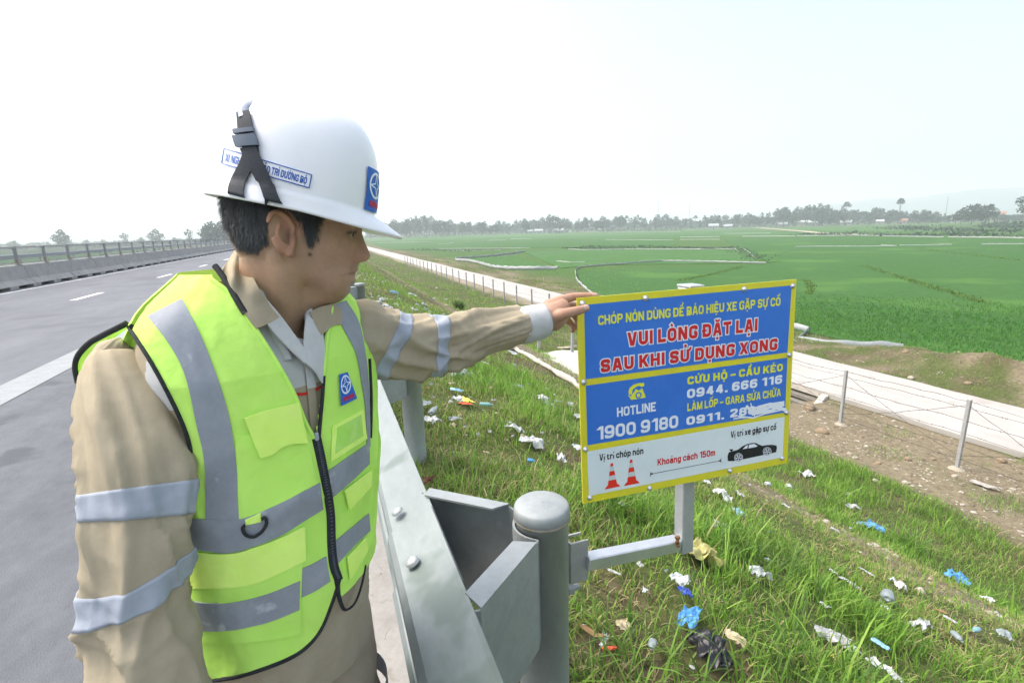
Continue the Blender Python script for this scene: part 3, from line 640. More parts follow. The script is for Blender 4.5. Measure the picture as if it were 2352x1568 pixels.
for q in ((523, 209), (1127, 154), (1423, 134), (145, 722), (1402, 555), (155, 1133), (1385, 908), (182, 1428), (548, 1371), (1040, 1264), (1358, 1187), (137, 243)):
    u, v = S4(*q); MB().lathe(SGN(u, v, .0008), [(.0078, 0), (.0078, .0012), (.0052, .0014), (.0048, .004), (.003, .0058), (.0003, .0062)], 14, -SR_[:, 1]).build('bolt', m_bolt, sg, True)
# frame rails behind the board, pole, arm and clamp
mb = MB(); 
for v in (.03, SH-.03): mb.box(SGN(SW/2, v, -.0125), (SW-.04, .016, .025), SR_)
mb.build('back_rail', m_alu, sg)
yb = SO[1]+.052
p0, p1 = PY(1570, 1262, yb), PY(1581, 658, yb)
def bar(mb, a, b, w, bev=.003, roll=None, m=0):
    a, b = np.asarray(a, float), np.asarray(b, float); d = b-a; L = np.linalg.norm(d); z = d/L
    x = np.array([1., 0, 0]) if abs(z[0]) < .7 else np.array([0, 1., 0]); x = x-z*np.dot(x, z); x /= np.linalg.norm(x)
    mb.box((a+b)/2, (w if np.isscalar(w) else w[0], w if np.isscalar(w) else w[1], L), np.stack([x, np.cross(z, x), z], 1), m, bev); return mb
m_pole = mat('sign_pole_zinc', (.36, .39, .40), (.46, .49, .50), 9, .5, .4)
bar(MB(), p0, p1, .042).build('pole', m_pole, sg)
MB().box(p1+np.array([.004, -.004, .003]), (.05, .055, .006), None, 0, .002).build('pole_cap', m_alu, sg)
a0, a1 = PY(1350, 1288, yb-.01), PY(1556, 1246, yb)
arm = bar(MB(), a0-(a1-a0)*.02, a1, (.040, .038)).build('support_arm', m_alu, sg)
mb = MB(); w_ = PY(1557, 1238, yb-.024)
for k in range(9): mb.box(w_+np.array([rng.uniform(-.005, .006), rng.uniform(-.003, .002), rng.uniform(-.022, .014)]), (.009, .007, .010), rmat(*rng.uniform(-1, 1, 3)), 0, .002)
mb.build('rusty_weld', m_rust, sg, True)
c0 = (PY(1312, 1295, yb-.018)+PY(1357, 1295, yb-.018))/2
mb = MB(); mb.box(c0+[.0, .012, 0], (.056, .006, .128), None, 0, .001); mb.box(c0+[-.026, .034, 0], (.006, .042, .128), None, 0, .001); mb.box(c0+[.0, .050, .061], (.05, .006, .006))
mb.build('clamp_plate', mat('clamp_zinc', (.34, .35, .33), (.42, .43, .41), 12, .55, .3, spots=(18, .64, (.26, .16, .09))), sg)
b0 = np.array([c0[0]-.028, c0[1]+.03, c0[2]-.095])
mb = MB(); mb.lathe(b0, [(.017, 0), (.017, .016), (.009, .0165), (.009, .036), (.0075, .038)], 6, (1, 0, 0)); mb.build('nut_and_bolt', m_galw, gr)

# ================================================================ BARBED-WIRE FENCES
m_fp = mat('fence_post_grey', (.30, .30, .295), (.40, .40, .395), 8, .8, bump=.3, bscale=40)
m_wire = flat('rusty_wire', (74, 66, 62), .7, metal=.3)
def wire_run(mb, a, b, sag, barb=True):
    t = np.linspace(0, 1, 13)[:, None]; q = a+(b-a)*t; q[:, 2] -= sag*4*(t*(1-t))[:, 0]; q[1:-1] += rng.normal(0, .008, (11, 3))
    mb.tube(q, .0042, 4)
    if barb:
        for k in range(10):
            i = rng.uniform(0, 11.9); j = int(i); p = q[j]+(q[j+1]-q[j])*(i-j); d = rng.normal(0, 1, 3); d /= np.linalg.norm(d); mb.tube([p-d*.028, p+d*.028], .0034, 3)
fb = empty('barbed_wire_fence', (12.17, 6, -3.72), label='long barbed wire fence on thin grey concrete posts beside the pale road', cat='fence')
yp = np.concatenate([[0.9, 3.45], 6.02+2.6*np.arange(0, 30)]); tops = []
for i, y in enumerate(yp):
    x = 12.17+rng.normal(0, .03); z = float(zf(x, y)); ln = rng.normal(0, .02, 2); tp = np.array([x+ln[0], y+ln[1], -2.22+rng.normal(0, .02)])
    if i == 2: x, tp = 12.2, np.array([12.2, 6.0, -2.20])
    m_ = MB(); bar(m_, (x, y, z-.25), tp, .070 if i < 6 else .085, .008); bt = np.array([x, y, z]); po = m_.build('post', m_fp, fb)
    if i < 6:
        s_ = MB(); s_.lathe((x, y, z-.06), [(.15, 0), (.17, .05), (.10, .10), (.06, .12)], 9); s_.build('footing', mat('footing_concrete', (.33, .28, .21), (.42, .38, .30), 20, .95, bump=.8, bscale=30, dist=.02), po)
    tops.append((bt, tp))
for i in range(len(tops)-1):
    if i > 20: break
    (b0_, t0_), (b1_, t1_) = tops[i], tops[i+1]; mb = MB()
    for k in (.16, .34, .52, .70, .88, .97): wire_run(mb, b0_+(t0_-b0_)*k, b1_+(t1_-b1_)*k, rng.uniform(.0, .06), i < 5)
    if i < 7:
        wire_run(mb, b0_+(t0_-b0_)*.92, b1_+(t1_-b1_)*.2, .05, i < 4); wire_run(mb, b0_+(t0_-b0_)*.2, b1_+(t1_-b1_)*.92, .08, i < 4)
    mb.build('wire', m_wire, fb)
f2 = empty('barbed_wire_fence', hit(1313, 821)[0], label='short leaning run of barbed wire posts above the concrete drain chute, behind the hand', cat='fence')
q = [hit(1237, 808)[0], hit(1313, 821)[0], hit(1390, 846)[0]]; tp2 = [a+np.array([.05, 0, 1.15]) for a in q]
for a, b in zip(q, tp2): bar(MB(), a-[0, 0, .2], b, .10, .008).build('post', m_fp, f2)
for i in (0, 1):
    mb = MB()
    for k in (.15, .4, .65, .9): wire_run(mb, q[i]+(tp2[i]-q[i])*k, q[i+1]+(tp2[i+1]-q[i+1])*k, .1)
    wire_run(mb, tp2[i], q[i+1]+[0, 0, .1], .05); mb.build('wire', m_wire, f2)

# ================================================================ CULVERT, CHUTE, SLABS
m_oldc = mat('old_concrete', (.40, .37, .32), (.52, .49, .43), 3, .92, bump=.5, bscale=22, dist=.015, detail=8, spots=(4, .60, (.33, .30, .25)))
m_oldd = mat('dirty_concrete', (.16, .15, .125), (.23, .215, .185), 3, .95, bump=.6, bscale=22, dist=.015)
cv = empty('culvert', (13.5, 11.4, -4.4), label='small concrete culvert mouth with a sloping wing wall under the pale road edge', cat='culvert')
mb = MB(); mb.prism([(13.98, 10.55, -4.75), (13.98, 10.55, -3.72), (13.75, 10.5, -3.72), (12.55, 10.1, -4.30), (12.55, 10.1, -4.75)], (.05, -.17, 0)); mb.build('wing_wall', m_oldc, cv); mb = MB(); mb.prism([(13.98, 12.2, -4.75), (13.98, 12.2, -3.72), (13.7, 12.3, -3.75), (12.7, 12.7, -4.30), (12.7, 12.7, -4.75)], (.05, .17, 0)); mb.build('wing_wall', m_oldc, cv)
mb = MB(); mb.box((14.06, 11.4, -3.80), (.16, 1.75, .12)); mb.box((14.06, 11.4, -4.5), (.1, 1.7, .5)); mb.build('headwall', m_oldc, cv)
mb = MB()
for k in range(3): mb.box((13.90-.22*k, 11.4, -3.98-.16*k), (.24, 1.62, .10))
mb.build('step', m_oldd, cv)
ch = [hit(1182, 806)[0], hit(1215, 799)[0], hit(1248, 812)[0], hit(1322, 806)[0], hit(1420, 850)[0], hit(1420, 985)[0], hit(1345, 905)[0], hit(1262, 850)[0]]
q = np.array(ch)+[0, 0, .035]
ce = empty('drain_chute', q.mean(0), label='pale concrete drain chute slab on the embankment, left of the notice board', cat='drain')
def slab_grid(q, n=14):
    A, B = np.array([q[0], q[7], q[6], q[5]]), np.array([q[1], q[2], q[3], q[4]]); a, b = curve(A, n), curve(B, n); t = np.linspace(0, 1, n)[None, :, None]
    g = a[:, None]*(1-t)+b[:, None]*t; g[..., 2] += .05*fbm(g[..., :2]*2.2, 55); return g
sg_ = slab_grid(q); MB().grid(np.stack([sg_.reshape(-1, 3)]).reshape(14, 14, 3)).build('chute_floor', mat('chute_concrete', (.46, .43, .38), (.62, .59, .54), 7, .95, bump=1., bscale=26, dist=.03, detail=10, spots=(5, .58, (.36, .33, .28))), ce, True)
rim = curve(np.array([q[0], q[7], q[6], q[5]])+[0, 0, .02], 20); g = tube_grid(rim+.05*np.stack([vn(rim*3, 56), vn(rim*3, 57), 0*rim[:, 0]], -1), .05*(1+.5*vn(rim*4, 58)), 8, .6); MB().grid(g, False, True, 0, True).build('chute_rim', m_oldc, ce, True)
MB().box(hit(1300, 800)[0]+[0, 0, .05], (.55, .75, .09), rmat(.5, -.22, .12), 0, .01).build('broken_slab', mat('tan_slab', (.56, .50, .38), (.64, .58, .46), 9, .9, bump=.3), None, label='tan broken concrete slab lying at the top of the drain chute', cat='slab')

# ================================================================ PLASTIC SHEET FENCES ROUND THE RICE
m_pls = mat('plastic_sheet', (.36, .39, .40), (.46, .49, .50), 2.5, .35, bump=.6, bscale=3, dist=.05, spec=.5, trans=.25)
m_plw = mat('white_plastic_sheet', (.36, .375, .37), (.47, .485, .48), 2.5, .4, bump=.5, bscale=3, dist=.05, trans=.2)
def sheet_fence(pts, h, label, m=m_plw, lean=.2, z=-4.26):
    h = h*.72; p = np.array([(q[0], q[1], z) for q in pts]); L = np.concatenate([[0], np.cumsum(np.linalg.norm(np.diff(p, axis=0), axis=1))]); n = max(8, min(220, int(L[-1]/(.35*max(h, .25)*2))))
    s = np.linspace(0, L[-1], n); q = np.stack([np.interp(s, L, p[:, k]) for k in range(3)], -1); w = np.stack([s*.6, s*0+L[-1]], -1)
    q[:, :2] += .10*h*np.stack([vn(w, 61), vn(w, 62)], -1)*2
    top = q.copy(); stake = np.abs((s/1.4) % 1-.5)*2
    top[:, 2] += h*(.78+.22*stake+.12*vn(w*2.3, 63)); d = np.gradient(q, axis=0); nn = np.stack([-d[:, 1], d[:, 0]], -1); nn /= np.linalg.norm(nn, axis=1)[:, None]
    top[:, :2] += nn*h*lean*(vn(w*1.3, 64)[:, None]+.6); mid = (q+top)/2; mid[:, :2] += nn*h*.12*vn(w*2, 65)[:, None]
    bk = np.stack([q, mid, top]); off = np.zeros_like(bk); off[..., :2] = nn*.012
    g = np.concatenate([bk, (bk+off)[::-1]]); MB().grid(g, True, False).build('plastic_sheet', m, None, True, label=label, cat='plastic sheet')
sheet_fence([G(1326, 690, ZR), (23.4, 23, 0), (23.5, 19, 0), G(1828, 787, -4.25), G(1950, 799, -4.25), G(2072, 804, -4.25)], .52, 'low grey plastic sheet fence edging the rice just right of the notice board', m_pls)
sheet_fence([G(1758, 605, ZR), G(1600, 601, ZR), G(1520, 600, ZR), G(1400, 608, ZR), G(1330, 614, ZR), G(1320, 622, ZR), G(1324, 645, ZR), G(1342, 662, ZR), G(1372, 688, ZR), G(1408, 690, ZR)], .42, 'thin white plastic strip winding round the corner of the big rice field above the hand')
sheet_fence(g7((1210, 437), (1140, 450), (985, 472), (860, 482), (760, 488), (700, 494), (700, 503), (800, 510), (870, 526), (960, 552), (1080, 568), (1280, 570), (1455, 566)), .75, 'white plastic sheet fence bent round a small plot beyond the pale road', m_plw)
for k, (a, h) in enumerate([(g7((1010, 478), (1060, 466), (1140, 462)), .4), (g7((1270, 458), (1370, 452), (1435, 440)), .4), (g7((1440, 508), (1540, 516), (1650, 514)), .5), (g7((640, 430), (860, 431), (1040, 427)), .5), (g7((130, 374), (340, 369), (530, 364)), .5), (g7((575, 383), (640, 379), (685, 374)), .5), (g7((520, 417), (900, 415), (1250, 411)), .5), (g7((1530, 419), (1650, 426), (1950, 420), (2352, 420)), .6), (g7((940, 356), (1070, 353)), .5), (g7((1110, 345), (1260, 343)), .6),
                            (g8((0, 390), (140, 391), (240, 388), (372, 390), (404, 408)), .6), (g8((420, 380), (470, 410), (492, 432), (520, 456)), .5), (g8((790, 375), (940, 372), (1180, 372), (1482, 369), (1375, 362)), .6), (g8((1500, 365), (1860, 360)), .6), (g8((2060, 357), (2352, 355)), .6), (g8((800, 300), (1010, 299), (1200, 297), (1500, 303), (1800, 309)), .8), (g8((1830, 309), (2080, 312), (2352, 316)), 1.0), (g8((0, 308), (270, 306)), .7), (g8((425, 304), (790, 302)), .7), (g8((0, 325), (270, 324)), .5), (g8((300, 284), (620, 281)), .6), (g7((1800, 350), (2300, 352)), .5), (g7((1460, 293), (1780, 291)), .7), (g7((1800, 289), (2352, 291)), .7)]):
    sheet_fence(a, h*.5, ['short white plastic strip beside the bent sheet fence', 'white plastic scrap fence in the pale plot beyond the bent sheet', 'row of white plastic tatters standing in the wet plot', 'white plastic line behind the brown verge near the road end', 'faint white plastic line far behind the worker\'s nose', 'short slanting white plastic line in the far rice, left of centre', 'long thin white plastic line along the middle of the rice, left half', 'long white plastic line along the dark bank above the hand', 'tiny white plastic dash in the far rice', 'tiny broken white plastic dash beside the far dash', 'white plastic line along the bank directly above the notice board', 'white plastic line slanting down beside the grassy ridge above the board', 'white plastic line with a doubled end in the right-hand rice', 'thin white plastic line continuing right of the doubled end', 'thin white plastic line at the right edge of the rice', 'long white water-like plastic line before the far scrub', 'bright white plastic line at the far right before the scrub', 'white plastic dash left of the field track', 'white plastic line left of the far track end', 'second white plastic dash under the first, left of the track', 'faint white plastic line in the rice near the treeline', 'faint white plastic line in mid field above the hand', 'white plastic line at the foot of the treeline, left', 'white plastic line at the foot of the treeline, centre'][k])
# ================================================================ TREES AND HOUSES ALONG THE FAR EDGE
m_leaf = mat('far_leaves', (.036, .066, .046), (.066, .105, .072), 2.2, .9, trans=.25); m_leafd = mat('far_leaves_dark', (.027, .052, .038), (.050, .082, .056), 2.2, .9, trans=.2); m_bark = mat('bark', (.10, .085, .07), (.16, .14, .12), 3, .9)
def crown_mesh(lobes, n, s, seed):
    r = np.random.default_rng(seed); V = []; per = np.array([l[3]*l[4] for l in lobes]); per = per/per.sum()
    for (cx, cy, cz, rx, rz), k in zip(lobes, per):
        m = int(n*k)+6; d = r.normal(0, 1, (m, 3)); d /= np.linalg.norm(d, axis=1)[:, None]; rad = r.uniform(.25, 1.05, (m, 1))**.55
        c = np.array([cx, cy, cz])+d*rad*[rx, rx, rz]; a = r.normal(0, 1, (m, 3)); a /= np.linalg.norm(a, axis=1)[:, None]; b = np.cross(a, r.normal(0, 1, (m, 3))); b /= np.linalg.norm(b, axis=1)[:, None]; q = s*r.uniform(.5, 1.3, (m, 1))
        V.append(np.stack([c-a*q, c+b*q*.6, c+a*q, c-b*q*.6], 1))
    V = np.concatenate(V).reshape(-1, 3); return V, np.arange(len(V)).reshape(-1, 4)
protos = []
def tree_proto(lobes, h0, n, s, seed, m, tr=.16):
    V, F = crown_mesh(lobes, n, s, seed); c = mk('crown', V, F, m, None, False, base=(0, 0, 0)); mb = MB(); mb.tube([(0, 0, -.5), (0.1, 0, h0*.5), (.05, .1, h0)], [tr, tr*.8, tr*.45], 6)
    for l in lobes[:4]: mb.tube([(0.05, 0, h0*.55), (l[0]*.7, l[1]*.7, l[2]-.2)], [tr*.5, tr*.25], 5)
    t = mb.build('trunk', m_bark, None, base=(0, 0, 0)); protos.append((c, t))
tree_proto([(0, 0, 7, 3.2, 2.6), (2, .5, 6, 2.2, 1.8), (-2, -.3, 6.3, 2.3, 1.9), (.4, 1, 8.8, 1.9, 1.5), (0, 0, 4.2, 2.4, 1.5)], 7, 420, .55, 1, m_leaf)
tree_proto([(0, 0, 9.4, 1.3, 1.5), (.8, 0, 7.6, 1.4, 1.2), (-.8, .4, 6.4, 1.5, 1.3), (.2, -.4, 11, .8, 1.0), (0, 0, 4.4, 1.6, 1.5)], 10.6, 260, .45, 2, m_leaf, .13)
tree_proto([(0, 0, 4.2, 3.4, 2.2), (2.6, 0, 3.4, 2.2, 1.7), (-2.6, .6, 3.5, 2.3, 1.8), (0, 0, 6.0, 2.0, 1.2)], 4, 460, .55, 3, m_leafd)
tree_proto([(0, 0, 11.2, 1.6, .9), (1.2, .2, 10.4, 1.2, .7), (-1.3, -.2, 10.2, 1.2, .7), (.2, 0, 12.0, .9, .5)], 11, 170, .40, 4, m_leaf, .15)
tree_proto([(0, 0, 6.3, 1.9, 3.4), (.7, 0, 8.5, 1.2, 1.6), (-.7, .3, 4.2, 1.8, 1.6)], 8, 330, .5, 5, m_leafd)
tree_proto([(0, 0, 8, 2.6, 1.4), (1.9, 0, 9.4, 1.3, .9), (-1.8, .4, 9, 1.4, 1.0), (0, .3, 10.4, 1.2, .8), (.4, 0, 5.5, 1.9, 1.3)], 9, 300, .45, 6, m_leaf)
H0 = [10.3, 12.3, 7.4, 12.6, 10.3, 11.3]; nt_used = [0]*6
def tree(px, D, h, kind, label, group=None):
    r = ray(px, 520); r = r/np.linalg.norm(r[:2]); x, y = r[0]*D, r[1]*D; e = empty('tree', (x, y, float(zf(x, y))), label=label, cat='tree', group=group); k = h/H0[kind]
    e.scale = (k*rng.uniform(.85, 1.2), k*rng.uniform(.85, 1.2), k); e.rotation_euler = (0, 0, rng.uniform(0, 6.28))
    for p in protos[kind]:
        if nt_used[kind] == 0: o = p
        else: o = p.copy(); COL.objects.link(o)
        o.parent = e; o.location = (0, 0, 0)
    nt_used[kind] += 1; return e
def hy(px): return 539-.03*(px-735)
TOP = np.array([(840, 522), (905, 512), (935, 508), (975, 494), (1000, 510), (1060, 512), (1110, 512), (1150, 514), (1200, 506), (1260, 500), (1320, 505), (1380, 504), (1450, 502), (1520, 500), (1600, 502), (1680, 498), (1740, 494), (1790, 486), (1840, 482), (1900, 480), (1960, 484), (2020, 488), (2070, 488), (2120, 492), (2180, 498), (2230, 490), (2290, 492), (2350, 494), (2420, 492)])
GRP = 'trees along the far edge of the rice'
x = 846.
while x < 2420:
    D = rng.uniform(520, 640); yt = np.interp(x, TOP[:, 0], TOP[:, 1])+rng.uniform(-7, 5); h = max(5.5, (hy(x)-yt)*D/FPX*1.02+5.4); k = int(rng.choice([0, 0, 1, 2, 4, 5, 5, 3], p=[.18, .14, .14, .16, .12, .12, .10, .04]))
    tree(x, D, min(h, 24), k, 'hazy blue-green tree in the long treeline at the far edge of the rice', GRP); x += rng.uniform(5, 13)
for px, D, h, k, lb in ((905, 470, 15, 5, 'first tall tree right of the hard hat brim'), (932, 480, 14, 0, 'round tree second from the hard hat brim'), (962, 475, 17, 1, 'tall thin tree in the gap between hat and board'), (978, 480, 21, 1, 'tallest slim tree on the treeline left half'), (1000, 490, 15, 0, 'broad tree beside the tallest slim tree'), (1062, 500, 14, 0, 'rounded tree in the clump left of the pagoda roof'), (1108, 500, 13.5, 4, 'dense tree in the clump left of the pagoda roof'), (1208, 500, 14, 0, 'feathery dark tree just left of the pagoda roof'),
                        (1262, 560, 20, 5, 'tall tree rising behind the pagoda roof'), (1940, 560, 21, 3, 'umbrella-shaped tree standing above the right treeline'), (2062, 560, 22, 3, 'flat-topped tall tree right of the umbrella tree'), (2230, 430, 13, 2, 'broad dark rounded tree standing apart on the far right'), (2262, 430, 12.5, 2, 'second broad dark tree beside the rounded one on the far right'), (2205, 440, 10, 2, 'low wide tree at the left of the far right pair'), (2345, 400, 16, 5, 'bare-looking tree cut by the right edge of the picture'), (1800, 540, 19, 1, 'slender tree group leader above the right treeline'), (1880, 540, 20, 5, 'loose crowned tree at the highest part of the right treeline')):
    tree(px, D, h, k, lb)
for px, D, h, k, lb in ((133, 460, 15, 0, 'dark tree standing alone beyond the mesh fence on the left'), (280, 560, 13, 5, 'faint tree above the mesh fence, middle of the left side'), (353, 520, 15, 0, 'round dark tree above the mesh fence, nearer the worker'), (430, 430, 13, 5, 'pale tree above the mesh fence left of the tree clump')): tree(px, D, h, k, lb)
for i in range(9): tree(468+i*9.5+rng.uniform(-2, 2), 330+rng.uniform(-12, 12), rng.uniform(12, 16.5), [4, 0, 5, 1, 0, 4, 5, 0, 4][i], 'tree in the hazy clump just left of the hard hat', 'tree clump left of the hard hat')
for i in range(12): tree(-20+i*42+rng.uniform(-5, 5), rng.uniform(560, 700), rng.uniform(6, 9.5), int(rng.choice([0, 2, 4, 5])), 'very pale hazy tree on the horizon beyond the left fields', 'pale trees on the left horizon')
# woodland mass behind the first row
V = []; r_ = np.random.default_rng(5); n = 26000
px = np.concatenate([r_.uniform(838, 2450, n), r_.uniform(-60, 560, 3500)]); D = np.concatenate([r_.uniform(580, 880, n), r_.uniform(720, 900, 3500)]); R_ = np.array([ray(a, 520) for a in px]); R_ /= np.linalg.norm(R_[:, :2], axis=1)[:, None]
hm = np.where(px > 800, np.clip((hy(px)-np.interp(px, TOP[:, 0], TOP[:, 1]))*D/FPX*.95+5.2, 6, 24), 7)*(.72+.35*fbm(np.stack([px*.045, px*0], -1), 77)); c = np.stack([R_[:, 0]*D, R_[:, 1]*D, -4.3+hm*r_.uniform(0, 1, len(px))**.8], -1)
a = r_.normal(0, 1, c.shape); a /= np.linalg.norm(a, axis=1)[:, None]; b = np.cross(a, r_.normal(0, 1, c.shape)); b /= np.linalg.norm(b, axis=1)[:, None]; q = r_.uniform(.7, 1.9, (len(px), 1))
V = np.stack([c-a*q, c+b*q*.7, c+a*q, c-b*q*.7], 1).reshape(-1, 3); mk('woodland', V, np.arange(len(V)).reshape(-1, 4), m_leaf, None, False, base=(0, 0, 0), kind='stuff')
# scrub along the far banks
V = []
for pts, w, hgt, n in ((g8((1470, 246), (1700, 262), (2352, 270)), 12, 2.2, 900), (g8((860, 290), (1400, 296), (2352, 300)), 10, 1.6, 900), (g8((2150, 235), (2352, 245)), 9, 3.4, 500), (g7((1500, 412), (1800, 416), (2352, 414)), 2, .9, 700), (g8((0, 384), (370, 381)), 2, .9, 350), (g7((1850, 289), (2352, 286)), 8, 2, 500), (g7((400, 424), (700, 437), (1050, 424)), 4, .8, 400), (g8((405, 385), (540, 478)), 3, .6, 300)):
    p = np.array(pts); i = r_.uniform(0, len(p)-1.001, n); j = i.astype(int); c = p[j]+(p[j+1]-p[j])*(i-j)[:, None]; c[:, :2] += r_.normal(0, w/2.5, (n, 2)); c[:, 2] = -4.2+hgt*r_.uniform(0, 1, n)*(.5+.5*vn(c[:, :2]*.15, 6)); s = hgt*.22
    a = r_.normal(0, 1, c.shape); a /= np.linalg.norm(a, axis=1)[:, None]; b = np.cross(a, r_.normal(0, 1, c.shape)); b /= np.linalg.norm(b, axis=1)[:, None]; V.append(np.stack([c-a*s, c+b*s*.7, c+a*s, c-b*s*.7], 1).reshape(-1, 3))
V = np.concatenate(V); mk('scrub', V, np.arange(len(V)).reshape(-1, 4), m_leaf, None, False, base=(0, 0, 0), kind='stuff')
def wallm(n, c): return mat('house_wall_'+n, c, tuple(np.array(c)*.85), .5, .9)
HW = {'white': wallm('white', (.34, .35, .35)), 'cream': wallm('cream', (.40, .37, .31)), 'grey': wallm('grey', (.26, .27, .27))}; HRf = {'red': mat('roof_red', (.26, .13, .10), (.32, .17, .13), .8, .85), 'grey': mat('roof_grey', (.40, .41, .42), (.5, .51, .52), .8, .8), 'pale': mat('roof_pale', (.30, .32, .325), (.37, .39, .395), .8, .7)}; m_win = flat('dark_window', (50, 58, 64), .3)
def house(px, D, w, h, wc, rc, label, two=False):
    w, h, D = w*.70, h*.85, D*1.13; r = ray(px, 520); r = r/np.linalg.norm(r[:2]); c = np.array([r[0]*D, r[1]*D, 0.]); c[2] = float(zf(c[0], c[1])); e = empty('house', c, label=label, cat='house'); f = -np.array([r[0], r[1], 0]); l = np.array([-f[1], f[0], 0]); Rm = np.stack([l, -f, [0, 0, 1]], 1)
    B = MB(); B.box(c+[0, 0, h/2], (w, w*.7, h), Rm); B.build('wall', HW[wc], e)
    mb = MB(); e_ = .5; A = lambda a, b, z: c+l*a+f*b+np.array([0, 0, z])
    mb.prism([A(-w/2-e_, -w*.35-e_, h), A(-w/2-e_, w*.35+e_, h), A(-w/2-e_, 0, h+w*.24)], l*(w+2*e_)); mb.build('roof', HRf[rc], e)
    if two: B = MB(); B.box(c+[0, 0, h+w*.24+1.0], (w*.5, w*.4, 2.2), Rm); B.build('upper_storey', HW[wc], e); mb = MB(); z2 = h+w*.24+2.1; mb.prism([A(-w*.34, -w*.3, z2), A(-w*.34, w*.3, z2), A(-w*.34, 0, z2+w*.2)], l*w*.68); mb.build('upper_roof', HRf[rc], e)
    for k in (-.28, .28): MB().box(c+l*w*k+f*(w*.35+.01)+[0, 0, h*.55], (w*.14, .06, h*.35), Rm).build('window', m_win, e)
    MB().box(c+f*(w*.35+.01)+[0, 0, h*.36], (w*.13, .06, h*.72), Rm).build('door', m_win, e)
for a in ((1263, 505, 9, 5, 'cream', 'red', 'two-tiered cream building with a red pagoda roof on the treeline', True), (1238, 498, 11, 3.6, 'white', 'grey', 'white low house just left of the pagoda roof'), (1218, 505, 8, 3.4, 'white', 'pale', 'small white house second left of the pagoda roof'), (1285, 500, 12, 3.2, 'grey', 'pale', 'long grey shed just right of the pagoda roof'), (1397, 500, 6, 4.2, 'white', 'pale', 'small bright white house standing alone right of the pagoda'), (1378, 500, 5, 3, 'white', 'grey', 'tiny white hut beside the bright white house'),
          (1639, 470, 12, 3.6, 'white', 'pale', 'pale open shed left of the field track end'), (1672, 480, 10, 2.8, 'white', 'pale', 'low white house near the field track end'), (1798, 500, 11, 3.2, 'grey', 'pale', 'grey house with pale roof below the left wooded rise'), (1842, 505, 9, 5, 'cream', 'grey', 'cream house among the trees of the wooded rise'), (1868, 505, 13, 4, 'grey', 'pale', 'long pale roofed shed among the trees of the wooded rise'), (1942, 500, 12, 3.4, 'white', 'pale', 'white roofed house below the umbrella tree'), (2020, 505, 8, 3.4, 'white', 'grey', 'small white house between umbrella tree and flat-topped tree'), (2068, 500, 12, 3.2, 'cream', 'red', 'low cream house with red roof below the flat-topped tree'), (2193, 480, 9, 3.6, 'white', 'pale', 'white house left of the far right tree pair'), (2288, 520, 13, 7, 'cream', 'red', 'red roofed building behind the far right tree pair')): house(*a)
m_mast = flat('mast_grey', (120, 126, 130), .6)
for px, h, lb in ((1511, 26, 'thin antenna mast above the treeline left of centre'), (1582, 22, 'second thin antenna mast right of the first'), (2168, 17, 'thin pole above the trees on the far right')):
    r = ray(px, 520); r = r/np.linalg.norm(r[:2])*560; mb = MB(); mb.tube([(r[0], r[1], -4.3), (r[0], r[1], h)], [.22, .12], 6); mb.tube([(r[0]-1, r[1], h-3), (r[0]+1, r[1], h-3)], .08, 4); mb.build('antenna_mast', m_mast, None, label=lb, cat='mast')

# ================================================================ LITTER
placed = []                     # (x, y, radius): grass keeps off these spots
def M_(n, rgb, rgb2=None, **k): return mat(n, lin(rgb), lin(rgb2) if rgb2 is not None else None, k.pop('scale', 30), **k)
LM = {'white': M_('litter_white', (158, 162, 162), (196, 200, 200), rough=.7), 'cream': M_('litter_cream', (176, 162, 132), (196, 184, 156), rough=.8), 'clear': M_('litter_clear', (150, 162, 164), (182, 192, 194), rough=.25, trans=.35), 'blue': M_('litter_blue', (58, 124, 186), (96, 160, 206), rough=.5), 'pale_blue': M_('litter_pale_blue', (120, 178, 206), (176, 208, 220), rough=.4, trans=.2), 'teal': M_('litter_teal', (140, 196, 188), (176, 214, 208), rough=.25, trans=.3),
      'yellow': M_('litter_yellow', (226, 206, 70), (236, 220, 110), rough=.5), 'yellow_clear': M_('litter_yellow_film', (176, 172, 98), (204, 200, 142), rough=.35, trans=.35), 'black': M_('litter_black', (24, 25, 28), (44, 46, 50), rough=.35), 'orange': M_('litter_orange', (214, 84, 50), (222, 120, 80), rough=.5), 'brown': M_('litter_brown', (128, 100, 66), (150, 124, 88), rough=.8), 'darkred': M_('litter_dark_red', (92, 50, 44), (110, 66, 56), rough=.8), 'grey': M_('litter_grey', (150, 152, 150), (176, 178, 176), rough=.6), 'deep_blue': M_('litter_deep_blue', (36, 60, 150), (60, 90, 176), rough=.4), 'stone': M_('stone_pale', (150, 142, 128), (182, 174, 160), rough=.95, scale=14), 'stoneb': M_('stone_brown', (120, 104, 82), (150, 134, 110), rough=.95, scale=14), 'wood': M_('old_wood', (150, 146, 140), (178, 174, 168), rough=.9, scale=8)}
